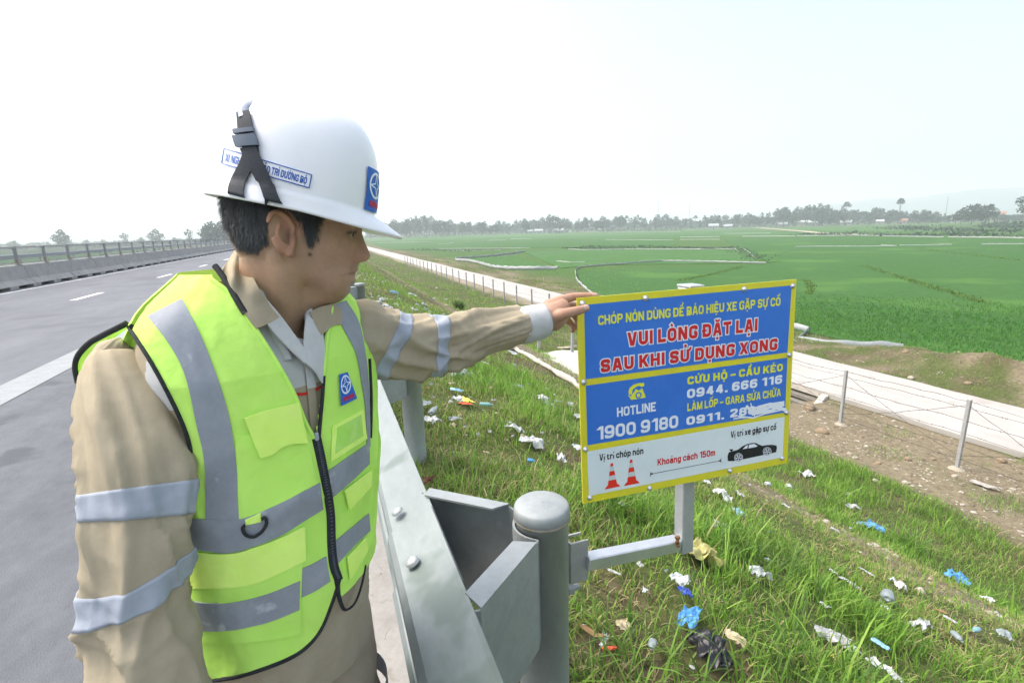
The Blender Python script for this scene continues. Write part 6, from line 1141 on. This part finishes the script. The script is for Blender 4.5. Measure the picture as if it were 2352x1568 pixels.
# chin strap folded up over the back of the hat
st = patch('chin_strap', [[(527, 455), (530, 430), (541, 405), (557, 372), (563, 345), (553, 305), (549, 262)], [(566, 466), (563, 436), (575, 404), (590, 378), (598, 350), (586, 300), (577, 258)]], hbv, m_strap, hat_o, .005, 22, .002)
patch('chin_strap', [[(612, 470), (604, 440), (588, 405), (572, 372), (560, 345)], [(654, 483), (636, 440), (618, 396), (604, 366), (594, 340)]], hbv, m_strap, hat_o, .0075, 18, .002)
patch('buckle', [[(546, 318), (553, 342)], [(592, 312), (600, 338)]], hbv, m_buckle, hat_o, .010, 6, .006)
patch('buckle', [[(549, 304), (550, 314)], [(590, 300), (591, 309)]], hbv, m_buckle, hat_o, .011, 5, .006)
k_d = np.linalg.norm(cast(hbv, 563, 266, .006)-np.array([0, 0, HC]))/np.linalg.norm(ray(563, 266)); cl = [P(563, 268, k_d), P(560, 252, k_d+.004), P(566, 242, k_d+.008), P(580, 238, k_d+.012), P(594, 241, k_d+.014)]
MB().grid(tube_grid(curve(np.array(cl), 12), .0085, 10, .35), False, True, 0, True).build('strap_clip', m_clip, hat_o, True)
# label plate on the near side
def on_hat(name, pts, m, off, bow=None): return None
q0, q1, q2, q3 = np.array([(518, 342), (716, 402), (710, 432), (512, 376)], float)
def lab(u, v, l):               # u,v in 0..1 on the label
    u = np.atleast_1d(u); v = np.atleast_1d(v); out = []
    for a, b in zip(u, v):
        p = (q3*(1-a)+q2*a)*(1-b)+(q0*(1-a)+q1*a)*b; out.append(cast(hbv, p[0], p[1], l))
    return np.array(out)
patch('label_plate', [[(515, 343), (616, 371), (714, 402)], [(512, 376), (612, 402), (709, 430)]], hbv, m_helm, hat_o, .0012, 24, .0008)
mb = MB()
for a, b in (((0, 0), (1, 0)), ((0, 1), (1, 1)), ((0, 0), (0, 1)), ((1, 0), (1, 1))):
    uu = np.linspace(a[0], b[0], 24); vv = np.linspace(a[1], b[1], 24); mb.tube(lab(uu, vv, .0018), .0007, 5)
A, w0 = text2d('XÍ NGHIỆP ', .16, 0); A2, w1 = text2d('BẢO TRÌ ĐƯỜNG BỘ', .20, 0)
for A_, ws, u0, u1 in ((A, w0, .03, .30), (A2, w1, .42, .96)):
    for V, F in A_: mb.add(lab(u0+V[:, 0]/ws*(u1-u0), .20+V[:, 1]*.52, .0019), F)
mb.build('label_lettering', m_stk, hat_o)
# emblem: blue flag, white ring with a four-pointed star, red wordmark
def emblem(fn, par, bvpatch):
    """fn(u, v, lift) -> world, u,v in 0..1 over the emblem"""
    mb = MB(); n_ = 12; t = np.linspace(0, 1, n_); g = np.array([[fn(t_*(.62+.38*(1-v_)**1.6), v_, .0016) for t_ in t] for v_ in np.linspace(0, 1, 14)]); mb.grid(g); o = mb.build('emblem', m_logo, par, True)
    mb = MB(); c = np.array([.36, .62])
    def pl(pts, w, closed, k):
        V, F = stroke([np.array(q) for q in pts], w, closed, 0); mb.add([fn(a, b, .0022+k*.0001) for a, b in V], F)
    a = np.arange(28)/28*2*np.pi; pl([(c[0]+.27*math.cos(q), c[1]+.27*math.sin(q)*1.05) for q in a], .028, True, 0)
    for k in range(4):
        q = R(90*k+4); p = c+.25*np.array([math.cos(q), math.sin(q)]); l_ = c+.075*np.array([math.cos(q+R(45)), math.sin(q+R(45))]); r_ = c+.075*np.array([math.cos(q-R(45)), math.sin(q-R(45))]); pl([l_, p], .016, False, 1+k); pl([p, r_], .016, False, 5+k)
    mb.build('emblem_ring', m_lw, o, True); mb = MB()
    for k in range(4):
        u0 = .14+.17*k
        for a_, b_ in (((u0, .10), (u0+.02, .24)), ((u0+.11, .10), (u0+.10, .24)), ((u0, .17), (u0+.11, .17))): V, F = stroke([np.array(a_), np.array(b_)], .022, False, .01); mb.add([fn(q[0], q[1], .0024+.00008*k) for q in V], F)
    mb.build('emblem_wordmark', m_lr, o, True)
emblem(lambda u, v, l: hat(R(-40)+R(44)*u, .05+.40*v, l+.0012), hat_o, hbv)
# sweatband pad and dark inside seen behind the ear, blue and white tag at the back
MB().grid(tube_grid(curve(np.array([hat(R(a), .03, -.012) for a in np.arange(120, 250, 8)]), 30), .009, 8), False, True, 0, True).build('sweatband', m_pipe, hat_o, True)
tg = [P(533, 474, .80), P(546, 476, .80), P(547, 528, .81), P(537, 520, .81)]; MB().prism(tg, (.003, .004, 0)).build('size_tag', m_stk, hat_o)
MB().prism([P(547, 476, .802), P(562, 482, .80), P(556, 512, .805), P(548, 527, .81)], (.003, .004, 0)).build('size_tag', flat('tag_pale', (190, 206, 214), .6), hat_o)

# ---- torso as a surface of angle and height
tz = np.array([.66, .80, .87, .95, 1.05, 1.15, 1.24, 1.30, 1.34, 1.37, 1.395, 1.415, 1.433, 1.45])
ta = np.array([.146, .147, .151, .156, .164, .174, .184, .186, .180, .166, .142, .115, .090, .070]); tb_ = np.array([.118, .124, .126, .126, .126, .125, .119, .111, .102, .093, .084, .075, .067, .060])
def TS(t, z, off=0., fold=1.):
    t, z = np.broadcast_arrays(np.asarray(t, float), np.asarray(z, float))
    s3 = lambda tab: (np.interp(z-.012, tz, tab)+np.interp(z, tz, tab)*2+np.interp(z+.012, tz, tab))/4
    a, b = s3(ta)+off, s3(tb_)+off; c, s = np.cos(t), np.sin(t); m = 2/2.35
    x = a*np.sign(c)*np.abs(c)**m; y = b*np.sign(s)*np.abs(s)**m; sb = np.interp(z, [1.30, 1.45], [0, -.030]); cx = TC[0]+np.interp(z, [.66, 1.4], [-.012, 0])+sb*FW[0]; cy = TC[1]+np.interp(z, [.66, .9, 1.4], [.005, .0, 0])+sb*FW[1]
    bs = np.interp(z, [.80, .98, 1.12], [.020, .014, 0]); w = np.stack([c*1.6, s*1.6, z*3.2], -1); fo = fold*((.0055+.0045*sm(1.27, 1.15, z))*fbm(w*1.7+np.stack([z*2, 0*z, t*.3], -1), 91, 3)+.0065*(1-np.abs(vn(np.stack([t*2.2+z*5, z*7-t*1.2, 0*z], -1), 92)))**3*sm(1.28, 1.1, z))
    x = x+fo*c; y = y+fo*s
    cx = cx-bs*LW[0]; cy = cy-bs*LW[1]
    return np.stack([cx+x*LW[0]+y*FW[0], cy+x*LW[1]+y*FW[1], z+0*x+off*.85*sm(1.30, 1.40, z)], -1)
tt = np.linspace(0, 2*np.pi, 201)[:-1]; tzz = np.linspace(.70, 1.425, 150)
sh = empty('shirt', pr_.location); sh.parent = pr_; sh.location = (0, 0, 0)
g = TS(tt[None], tzz[:, None], .0); GFs = gridF(150, 200, False, True); cen = g.reshape(-1, 3)[GFs].mean(1); fdot = ((cen[:, :2]-TC) @ FW[:2])
mi = ((cen[:, 2] > 1.262) & (fdot > .02)).astype(int)
fi = np.arange(149)[:, None]+0*np.arange(200)[None]; zf_ = tzz[fi.ravel()]; tf_ = np.tile(tt, 149)+np.pi/200; opn = (zf_ > 1.315) & (tf_-R(92) < R(2)+(zf_-1.315)*.9) & (R(92)-tf_ < R(4)+(zf_-1.315)*3.0)
mk('shirt_body', g, GFs[~opn], [m_tan, m_grc], sh, True, mi=mi[~opn])
zo = np.linspace(1.425, 1.310, 40); mb = MB(); dth = R(4)+np.clip(zo-1.315, 0, 1)*3.0; mb.grid(tube_grid(TS(R(92)+R(2)+np.clip(zo-1.315, 0, 1)*.9, zo, .002), .0075, 8, .5), False, True); mb.grid(tube_grid(TS(R(92)-dth, zo, .002), .0075, 8, .5), False, True); mb.build('neck_hem', m_grc, sh, True)
tvb = np.linspace(0, 2*np.pi, 241)[:-1]; zvb = np.linspace(.75, 1.45, 170); VG = TS(tvb[None], zvb[:, None], .013)
vbv = BVHTree.FromPolygons([tuple(v) for v in VG.reshape(-1, 3)], [tuple(int(i) for i in f) for f in gridF(170, 240, False, True)])
def tzof(p):                    # angle and height of a point near the torso
    c = np.array([TC[0]+np.interp(p[2], [.66, 1.4], [-.012, 0]), TC[1]])+np.interp(p[2], [1.30, 1.45], [0, -.030])*FW[:2]; d = p[:2]-c; return math.atan2(d @ FW[:2]/.125*.17, d @ LW[:2]), p[2]
def RP(x, y): return (147+.6488*x, 551.2+.6488*y)      # the close-up of the vest in photograph units
def onv(pts, n=30, off=0.): q = curve(np.array([RP(*p) for p in pts]), n); return np.array([cast(vbv, a, b, off) for a, b in q])
neckR = onv([(524, 138), (600, 205), (680, 322), (750, 432), (810, 540), (850, 640), (880, 700)]); neckL = onv([(945, 235), (938, 300), (926, 370), (916, 500), (905, 600), (892, 700)])
armR = onv([(228, 300), (310, 430), (390, 580), (440, 700), (458, 800), (462, 870)]); hemR = onv([(975, 1195), (945, 1290), (900, 1390), (830, 1460), (720, 1510), (600, 1545), (500, 1560)])
zipB = onv([(885, 700), (915, 820), (936, 960), (944, 1080), (965, 1190)])
T0 = lambda arr: np.array([tzof(p) for p in arr])
nR, nL, aR, hR = T0(neckR), T0(neckL), T0(armR), T0(hemR)
nt_ = 400; nz = 300; vt = np.linspace(0, 2*np.pi, nt_+1)[:-1]; vz = np.linspace(.785, 1.437, nz); VV = TS(vt[None], vz[:, None], .0135); VF = gridF(nz, nt_, False, True)
pc = VV.reshape(-1, 3)[VF].mean(1); ang = np.array([tzof(p) for p in pc]); at_, az = ang[:, 0], ang[:, 1]; keep = np.ones(len(VF), bool)
def tab(a, z): o = np.argsort(a[:, 1]); return np.interp(z, a[o, 1], a[o, 0])
zt0 = nR[:, 1].min()
wL, wR = tab(nL, az), tab(nR, az); keep &= ~((az > zt0) & (at_ > wL) & (at_ < wR))                       # V neck
keep &= ~(pc[:, 2] > 1.446)
fr_a = tab(aR, az); az0 = aR[:, 1].min(); un = np.where(at_ < -np.pi/2, at_+2*np.pi, at_)                 # armholes
keep &= ~((az > az0) & (un > fr_a) & (un < np.pi+(np.pi-fr_a)*.75)); mr = np.where(at_ > np.pi/2, np.pi-at_, np.pi-(at_+2*np.pi) if False else np.pi-at_)
un2 = np.pi-at_; un2 = np.where(un2 < -np.pi/2, un2+2*np.pi, un2); un2 = np.where(un2 > 3*np.pi/2, un2-2*np.pi, un2); keep &= ~((az > az0+.01) & (un2 > fr_a) & (un2 < np.pi+(np.pi-fr_a)*.75))
o = np.argsort(hR[:, 0]); hz = np.interp(at_, hR[o, 0], hR[o, 1]); hz = np.where(at_ < hR[o[0], 0], .905+.0*at_, hz); tcz = T0(zipB)[-1]
hz = np.where((at_ < tcz[0]-.02) & (at_ > -1.), .885, hz); hz = np.where((at_ < -1) | (at_ > hR[:, 0].max()), np.minimum(hz, .862), hz); keep &= ~(az < hz)
used = VF[keep]; mp_ = -np.ones(len(VV.reshape(-1, 3)), int); ids = np.unique(used); mp_[ids] = np.arange(len(ids))
vest = mk('vest', VV.reshape(-1, 3)[ids], mp_[used], m_vest, pr_, True)
def piping(pts, r=.0042, m=m_pipe, name='binding', par=None, fl=.6): return MB().grid(tube_grid(pts, r, 8, fl), False, True, 0, True).build(name, m, par or vest, True)
piping(onv([(224, 296), (310, 430), (390, 580), (440, 700), (458, 800), (462, 880)], 40, .001)); bq = onv([(538, 96), (556, 120), (580, 158), (607, 208), (640, 262)], 40, .0030)
for _ in range(60): bq[1:-1] = bq[1:-1]*.5+(bq[:-2]+bq[2:])*.25
piping(bq, .0048, fl=1)
nb = MB(); nb.grid(tube_grid(onv([(520, 140), (600, 205), (680, 322), (750, 432), (810, 540), (850, 640), (884, 702)], 50, .001), .0042, 8, .5), False, True); nb.grid(tube_grid(onv([(945, 235), (938, 300), (926, 370), (916, 480)], 24, .001), .0042, 8, .5), False, True); nb.build('neck_hem', m_vest, vest, True)
piping(onv([(975, 1195), (945, 1290), (900, 1390), (830, 1460), (720, 1510), (600, 1545), (500, 1560)], 50, .001), .0035); piping(onv([(958, 1185), (970, 1250), (985, 1298), (1003, 1305), (1030, 1280), (1052, 1220), (1066, 1150)], 40, .001), .0035)
piping(onv([(1078, 420), (1084, 560), (1082, 700)], 20, .002), .003)
piping(onv([(917, 480), (912, 560), (905, 640), (900, 700)], 20, .002), .003)
zq = onv([(890, 700), (905, 770), (920, 850), (938, 960), (943, 1080), (952, 1150), (968, 1200)], 60, .0025); MB().grid(tube_grid(zq, .0078, 10, .35), False, True, 0, True).build('zipper', m_pipe, vest, True)
mb = MB()
for i in range(2, 58): mb.tube([zq[i]+FW*.0035-LW*.002, zq[i]+FW*.0035+LW*.002], .0009, 4)
mb.build('zipper_teeth', m_buckle, vest); MB().box(onv([(888, 690), (889, 694), (890, 698)], 3, .006)[1], (.006, .004, .014), None, 0, .0015).build('zipper_pull', m_clip, vest)
def vp_(name, A, B, m, off=.0022, n=20, th=.0014): return patch(name, [[RP(*q) for q in A], [RP(*q) for q in B]], vbv, m, vest, off, n, th)
vp_('reflective_stripe', [(300, 272), (375, 370), (430, 480), (470, 650), (498, 780), (502, 985)], [(420, 211), (490, 350), (555, 520), (590, 650), (610, 800), (622, 1000)], m_tape, .0026, 30)
vp_('reflective_stripe', [(428, 978), (500, 985), (620, 985), (760, 932), (850, 885), (903, 857)], [(432, 1080), (500, 1095), (605, 1100), (760, 1045), (850, 990), (914, 950)], m_tape, .0034, 26)
vp_('reflective_stripe', [(430, 1262), (500, 1275), (600, 1275), (720, 1245), (832, 1200)], [(440, 1362), (500, 1373), (600, 1371), (720, 1345), (832, 1300)], m_tape, .0060, 22, .004)
vp_('reflective_stripe', [(836, 1163), (880, 1143), (926, 1117)], [(838, 1262), (885, 1240), (940, 1205)], m_tape, .0028, 10)
vp_('reflective_stripe', [(945, 232), (990, 320), (1030, 400), (1050, 500), (1064, 600), (1070, 735)], [(996, 216), (1040, 290), (1064, 400), (1076, 520), (1080, 640), (1081, 730)], m_tape, .0026, 24)
vp_('reflective_stripe', [(930, 816), (1000, 768), (1076, 716)], [(944, 910), (1010, 855), (1078, 790)], m_tape, .0034, 14)
vp_('reflective_stripe', [(952, 1068), (1010, 1020), (1075, 966)], [(958, 1152), (1015, 1090), (1081, 1026)], m_tape, .0030, 14)
pk = vp_('chest_pocket', [(606, 692), (700, 690), (800, 720), (868, 735)], [(615, 1000), (700, 960), (800, 915), (895, 870)], m_vest, .0020, 18)
vp_('pocket_flap', [(636, 628), (700, 605), (760, 590), (826, 574)], [(690, 768), (735, 755), (785, 722), (858, 716)], m_vest2, .0062, 16, .003)
vp_('ring_tab', [(640, 985), (642, 1002)], [(694, 962), (697, 992)], m_vest2, .006, 5, .003)
rp = onv([(640, 1000), (632, 1012), (645, 1034), (675, 1040), (704, 1022), (717, 995), (710, 976), (696, 980)], 40, .0085); MB().grid(tube_grid(rp, .0026, 8), False, True, 0, True).build('d_ring', m_pipe, vest, True)
vp_('lower_pocket', [(442, 1098), (600, 1106), (760, 1052), (842, 1012)], [(440, 1415), (600, 1420), (740, 1408), (836, 1392)], m_vest, .0042, 22, .0028)
vp_('pocket_flap', [(440, 1096), (600, 1103), (760, 1050), (846, 1010)], [(440, 1226), (640, 1216), (760, 1172), (852, 1128)], m_vest2, .0058, 22, .002)
idp = vp_('id_pocket', [(948, 655), (1055, 598)], [(942, 782), (1068, 702)], m_vest2, .0034, 10, .002); vp_('id_window', [(962, 664), (1045, 618)], [(957, 752), (1052, 692)], mat('clear_vinyl', (.42, .78, .12), (.50, .85, .2), 9, .12, spec=.7), .0044, 10, .0008)
vp_('pocket_flap', [(985, 884), (1082, 812)], [(1004, 952), (1080, 868)], m_vest2, .0065, 10, .003); vp_('pocket_flap', [(996, 1120), (1062, 1050)], [(1006, 1200), (1066, 1100)], m_vest2, .006, 8, .003)
E0, E1, E2, E3 = [np.array(RP(*q)) for q in ((968, 476), (998, 467), (1031, 560), (975, 587))]
def femb(u, v, l): b = E3*(1-u)+E2*u; t_ = E0*(1-u/.62)+E1*(u/.62); k = u/(.62+.38*(1-v)**1.6+1e-9); lo = E3*(1-k)+E2*k; hi = E0*(1-k)+E1*k; p = lo*(1-v)+hi*v; return cast(vbv, p[0], p[1], l+.0025)
emblem(femb, vest, vbv)
# back panel's armhole edge standing off behind the near shoulder
oe = curve(np.array([P(*q) for q in ((292, 742, .755), (262, 757, .76), (236, 770, .77), (205, 788, .785), (180, 815, .80), (172, 842, .81), (178, 880, .815))]), 30); ie = curve(np.array([P(*q) for q in ((296, 752, .775), (264, 775, .785), (240, 792, .795), (215, 812, .805), (196, 834, .815), (192, 855, .82), (192, 880, .825))]), 30)
MB().grid(np.stack([oe, oe*.5+ie*.5+np.array([0, 0, .004]), ie])).build('shoulder_panel', m_vest, vest, True); piping(oe, .0045)
# red piping across the chest of the shirt
sbv = BVHTree.FromPolygons([tuple(v) for v in g.reshape(-1, 3)], [tuple(int(i) for i in f) for f in GFs])
patch('red_piping', [[RP(806, 540), RP(858, 537), RP(915, 510)], [RP(808, 550), RP(858, 547), RP(915, 520)]], sbv, m_redp, sh, .003, 12, .001)
patch('placket', [[RP(835, 360), RP(857, 520), RP(872, 690)], [RP(868, 400), RP(885, 520), RP(905, 690)]], sbv, m_grc if False else m_tan, sh, .0035, 14, .0015)
patch('placket', [[RP(800, 345), RP(845, 430), RP(857, 525)], [RP(850, 355), RP(872, 430), RP(888, 520)]], sbv, m_grc, sh, .0048, 14, .0015)

# ---- sleeves
def sleeve(name, ctr, m, bands, seed, tnum=110, unum=72, wr=None, par=None, drape=None):
    c = np.array([list(P(x, y, d))+[r*d/FPX/math.sqrt(1+((x-CXP)/FPX)**2)] for x, y, d, r in ctr]); cc = curve(c, tnum); q, r = cc[:, :3], cc[:, 3]
    T, N, B = frames(q); L = np.concatenate([[0], np.cumsum(np.linalg.norm(np.diff(q, axis=0), axis=1))]); u = np.arange(unum)/unum*2*np.pi
    U, S = np.meshgrid(u, L); 
    w = np.stack([np.cos(U)*1.2, np.sin(U)*1.2, S*9], -1)
    dsp = .010*fbm(w*.8, seed, 2)
    dr = drape(L/L[-1])[:, None]                                # 1: folds hang along the sleeve, 0: folds cross it
    for k, (fu, fs, am, sd) in enumerate(((1.6, 9, .0190, 1), (-2.4, 16, .0140, 2), (1.1, 30, .0055, 3))):
        ph = np.stack([S*fs+fu*np.sin(U+sd), np.cos(U)*.55+sd, np.sin(U)*.55], -1); nv = np.abs(vn(ph, seed+sd)); dsp = dsp+am*(1-dr)*((1-nv)**4-.28)
    for k, (fc, fs, am, sd) in enumerate(((1.9, 3.0, .0190, 5), (3.2, 5.0, .0100, 6))):
        ph = np.stack([np.cos(U+S*2)*fc, np.sin(U+S*2)*fc, S*fs], -1); nv = np.abs(vn(ph, seed+sd)); dsp = dsp+am*dr*((1-nv)**4-.28)
    env = (wr(L/L[-1]) if wr else np.ones(tnum))[:, None]; dsp = dsp*env
    def at(Ua, ti, off=0.):
        s_ = np.clip(ti, 0, tnum-1.001); i = s_.astype(int); f = (s_-i)[..., None]; lp = lambda a: a[i]*(1-f)+a[i+1]*f
        ui = (Ua/(2*np.pi)*unum) % unum; j = ui.astype(int) % unum; fu_ = ui-np.floor(ui); j2 = (j+1) % unum; i2 = np.minimum(i+1, tnum-1); f0 = f[..., 0]
        ds = (dsp[i, j]*(1-fu_)+dsp[i, j2]*fu_)*(1-f0)+(dsp[i2, j]*(1-fu_)+dsp[i2, j2]*fu_)*f0
        rad = r[i]*(1-f0)+r[i2]*f0+ds+off; return lp(q)+rad[..., None]*(np.cos(Ua)[..., None]*lp(N)+np.sin(Ua)[..., None]*lp(B))
    TI = np.broadcast_to(np.arange(tnum)[:, None].astype(float), (tnum, unum)); UA = np.broadcast_to(u[None], (tnum, unum)); o = MB().grid(at(UA, TI), False, True).build(name, m, par, True)
    for (t0, t1, tilt, ph) in bands:
        ub = np.linspace(0, 2*np.pi, 97)[:-1]; k = np.linspace(0, 1, 9)[:, None]; tc_ = tilt*np.cos(ub-ph)[None]
        tb0 = (t0+(t1-t0)*k+tc_)*(tnum-1); g1 = at(np.broadcast_to(ub[None], tb0.shape), tb0, .0018); g0 = at(np.broadcast_to(ub[None], tb0.shape), tb0, .0002)
        MB().grid(np.concatenate([g1, g0[::-1]]), True, True).build('reflective_band', m_tape2, o, True)
    return o, at, tnum
slr, _, _ = sleeve('sleeve', [(284, 786, .755, 4), (276, 793, .75, 32), (269, 814, .75, 60), (277, 860, .74, 90), (298, 950, .72, 110), (313, 1060, .70, 122), (315, 1140, .69, 122), (307, 1220, .68, 115), (309, 1290, .675, 104), (314, 1380, .68, 104), (335, 1470, .685, 112), (368, 1568, .69, 112), (400, 1660, .70, 96), (415, 1705, .70, 70)], m_tan,
    [(.44, .505, .0, 0), (.632, .680, -.020, 0)], 101, 130, 84, lambda t: np.interp(t, [0, .12, .3, .5, .7, .9, 1], [.10, .45, .85, 1.0, 1.1, 1.1, .5]), sh, lambda t: np.interp(t, [0, .35, .55, 1], [1, .9, .15, .1]))
sll, atl, tn = sleeve('sleeve', [(800, 778, .985, 70), (822, 780, .99, 84), (865, 790, 1.01, 78), (920, 796, 1.035, 70), (985, 789, 1.07, 63), (1060, 778, 1.11, 56), (1130, 762, 1.15, 48), (1175, 753, 1.18, 44), (1197, 748, 1.195, 42)], m_tan,
    [(.305, .385, -.075, 2.2), (.505, .555, -.02, 2.2)], 131, 120, 72, lambda t: np.interp(t, [0, .2, .5, .8, 1], [.5, .9, 1.15, .9, .5]), sh, lambda t: np.interp(t, [0, .3, .5, .7, 1], [.2, .1, .2, .6, .9]))
cf = np.array([list(P(x, y, d))+[r*d/FPX] for x, y, d, r in ((1190, 750, 1.19, 40.5), (1200, 747.5, 1.197, 43), (1222, 742, 1.21, 42), (1246, 737, 1.22, 40), (1252, 736, 1.222, 38.5), (1250, 736.5, 1.221, 35), (1225, 742, 1.21, 36))]); cq = curve(cf, 40)
g_ = tube_grid(cq[:, :3], cq[:, 3], 48); g_ += .0022*fbm(g_*45, 141)[..., None]*(g_-cq[:, None, :3])/np.linalg.norm(g_-cq[:, None, :3], axis=-1)[..., None]; MB().grid(g_, False, True).build('cuff', m_grc, sh, True)
# ---- collar
def strip(name, rows, m, par, n=30, th=.0028, lift=.006):
    def near_(q, k):
        h_, n_, i_, d_ = vbv.ray_cast(Vector((0, 0, HC)), Vector(ray(q[0], q[1])/np.linalg.norm(ray(q[0], q[1]))))
        return P(q[0], q[1], min(q[2], d_/np.linalg.norm(ray(q[0], q[1]))-lift) if h_ is not None else q[2])
    C_ = np.array([curve(np.array([near_(q, k_i) for q in r_]), n) for k_i, r_ in enumerate(rows)]); k = len(rows); G_ = np.array([curve(C_[:, i], 12) for i in range(n)]).transpose(1, 0, 2)
    du, dv = np.gradient(G_, axis=0), np.gradient(G_, axis=1); nn = np.cross(du, dv); nn /= np.linalg.norm(nn, axis=-1)[..., None]+1e-12; s_ = np.sign((nn*(np.array([0, 0, HC])-G_)).sum(-1).mean()); G_ = G_+.0012*fbm(G_*60, 151)[..., None]*nn
    g2 = G_-nn*s_*th; mb = MB(); mb.grid(G_); mb.grid(g2[::-1])
    for a, b in ((G_[0], g2[0]), (G_[-1], g2[-1]), (G_[:, 0], g2[:, 0]), (G_[:, -1], g2[:, -1])): mb.grid(np.stack([a, b]))
    return mb.build(name, m, par, True)
strip('collar', [[(553, 566, .915), (566, 600, .87), (588, 650, .825), (618, 697, .815), (642, 728, .825)], [(545, 566, .915), (550, 602, .86), (570, 655, .81), (598, 705, .80), (626, 738, .812)], [(530, 588, .915), (536, 620, .85), (553, 668, .80), (578, 715, .79), (609, 746, .80)], [(510, 620, .91), (519, 642, .84), (538, 680, .795), (562, 718, .786), (589, 754, .79)]], m_tan, sh)
strip('collar', [[(600, 672, .832), (628, 705, .826), (655, 738, .836), (680, 772, .848), (702, 802, .862)], [(612, 740, .83), (634, 768, .825), (655, 790, .83), (676, 812, .84), (700, 834, .852)]], m_grc, sh)
strip('collar', [[(712, 716, .90), (735, 705, .925), (768, 697, .96)], [(722, 740, .878), (752, 728, .898), (784, 714, .93)], [(738, 770, .862), (766, 748, .880), (786, 744, .895)]], m_tan, sh)
strip('shirt_front', [[(706, 720, .892), (700, 765, .872), (698, 830, .856)], [(720, 735, .882), (728, 780, .862), (722, 850, .85)], [(742, 765, .872), (746, 800, .86), (742, 880, .848)]], m_grc, sh)
# ---- trousers and boots
m_tr = m_tan; trs = None
tr_e = empty('trousers', pr_.location); tr_e.parent = pr_; tr_e.location = (0, 0, 0)
zl = np.linspace(.70, .95, 30); MB().grid(TS(tt[None], zl[:, None], -.003), False, True).build('waist', m_tan, tr_e, True)
m_boot = mat('work_boot', (.05, .045, .04), (.08, .07, .06), 20, .6)
for s in (-1, 1):
    hp = hipc+LW*s*.068-LW*.012; kn = np.array([hp[0]+FW[0]*.03, hp[1]+FW[1]*.03, .46]); ft = np.array([hp[0]+.0, hp[1], .08]); c = curve(np.array([list(hp+[0, 0, .03])+[.086], list(hp+[0, 0, -.10])+[.086], list(kn)+[.076], list(ft)+[.070]]), 60)
    gg = tube_grid(c[:, :3], c[:, 3], 40); gg += .010*((1-np.abs(vn(gg*np.array([9, 9, 14.]), 161+s)))**2-.4)[..., None]*(gg-c[:, None, :3])/.09; lg = MB().grid(gg, False, True, 0, True).build('trouser_leg', m_tan, tr_e, True)
    zb = kn+np.array([0, 0, .12]); MB().grid(tube_grid([zb, zb-[0, 0, .05]], .094, 40), False, True).build('reflective_band', m_tape2, tr_e, True)
    b = MB(); b.grid(caps([ft+[0, 0, .02], ft+[0, 0, -.03], ft+FW*.06+[0, 0, -.045], ft+FW*.16+[0, 0, -.052]], [.05, .05, .043, .036], 16), False, True, 0, True); b.box(ft+FW*.06+[0, 0, -.070], (.09, .27, .022), np.stack([LW, -FW, [0, 0, 1]], 1), 0, .01); b.build('boot', m_boot, pr_, True)
# ================================================================ HAZE
mh = bpy.data.materials.new('haze'); mh.use_nodes = True; t = mh.node_tree; t.nodes.remove(t.nodes['Principled BSDF'])
v = t.nodes.new('ShaderNodeVolumePrincipled'); v.inputs['Color'].default_value = (.90, .96, 1, 1); v.inputs['Density'].default_value = .00074; v.inputs['Anisotropy'].default_value = .2
t.links.new(v.outputs[0], t.nodes['Material Output'].inputs['Volume'])
MB().box((0, 0, 97), (12400, 12400, 210)).build('haze', mh, base=(0, 0, 0), kind='stuff')
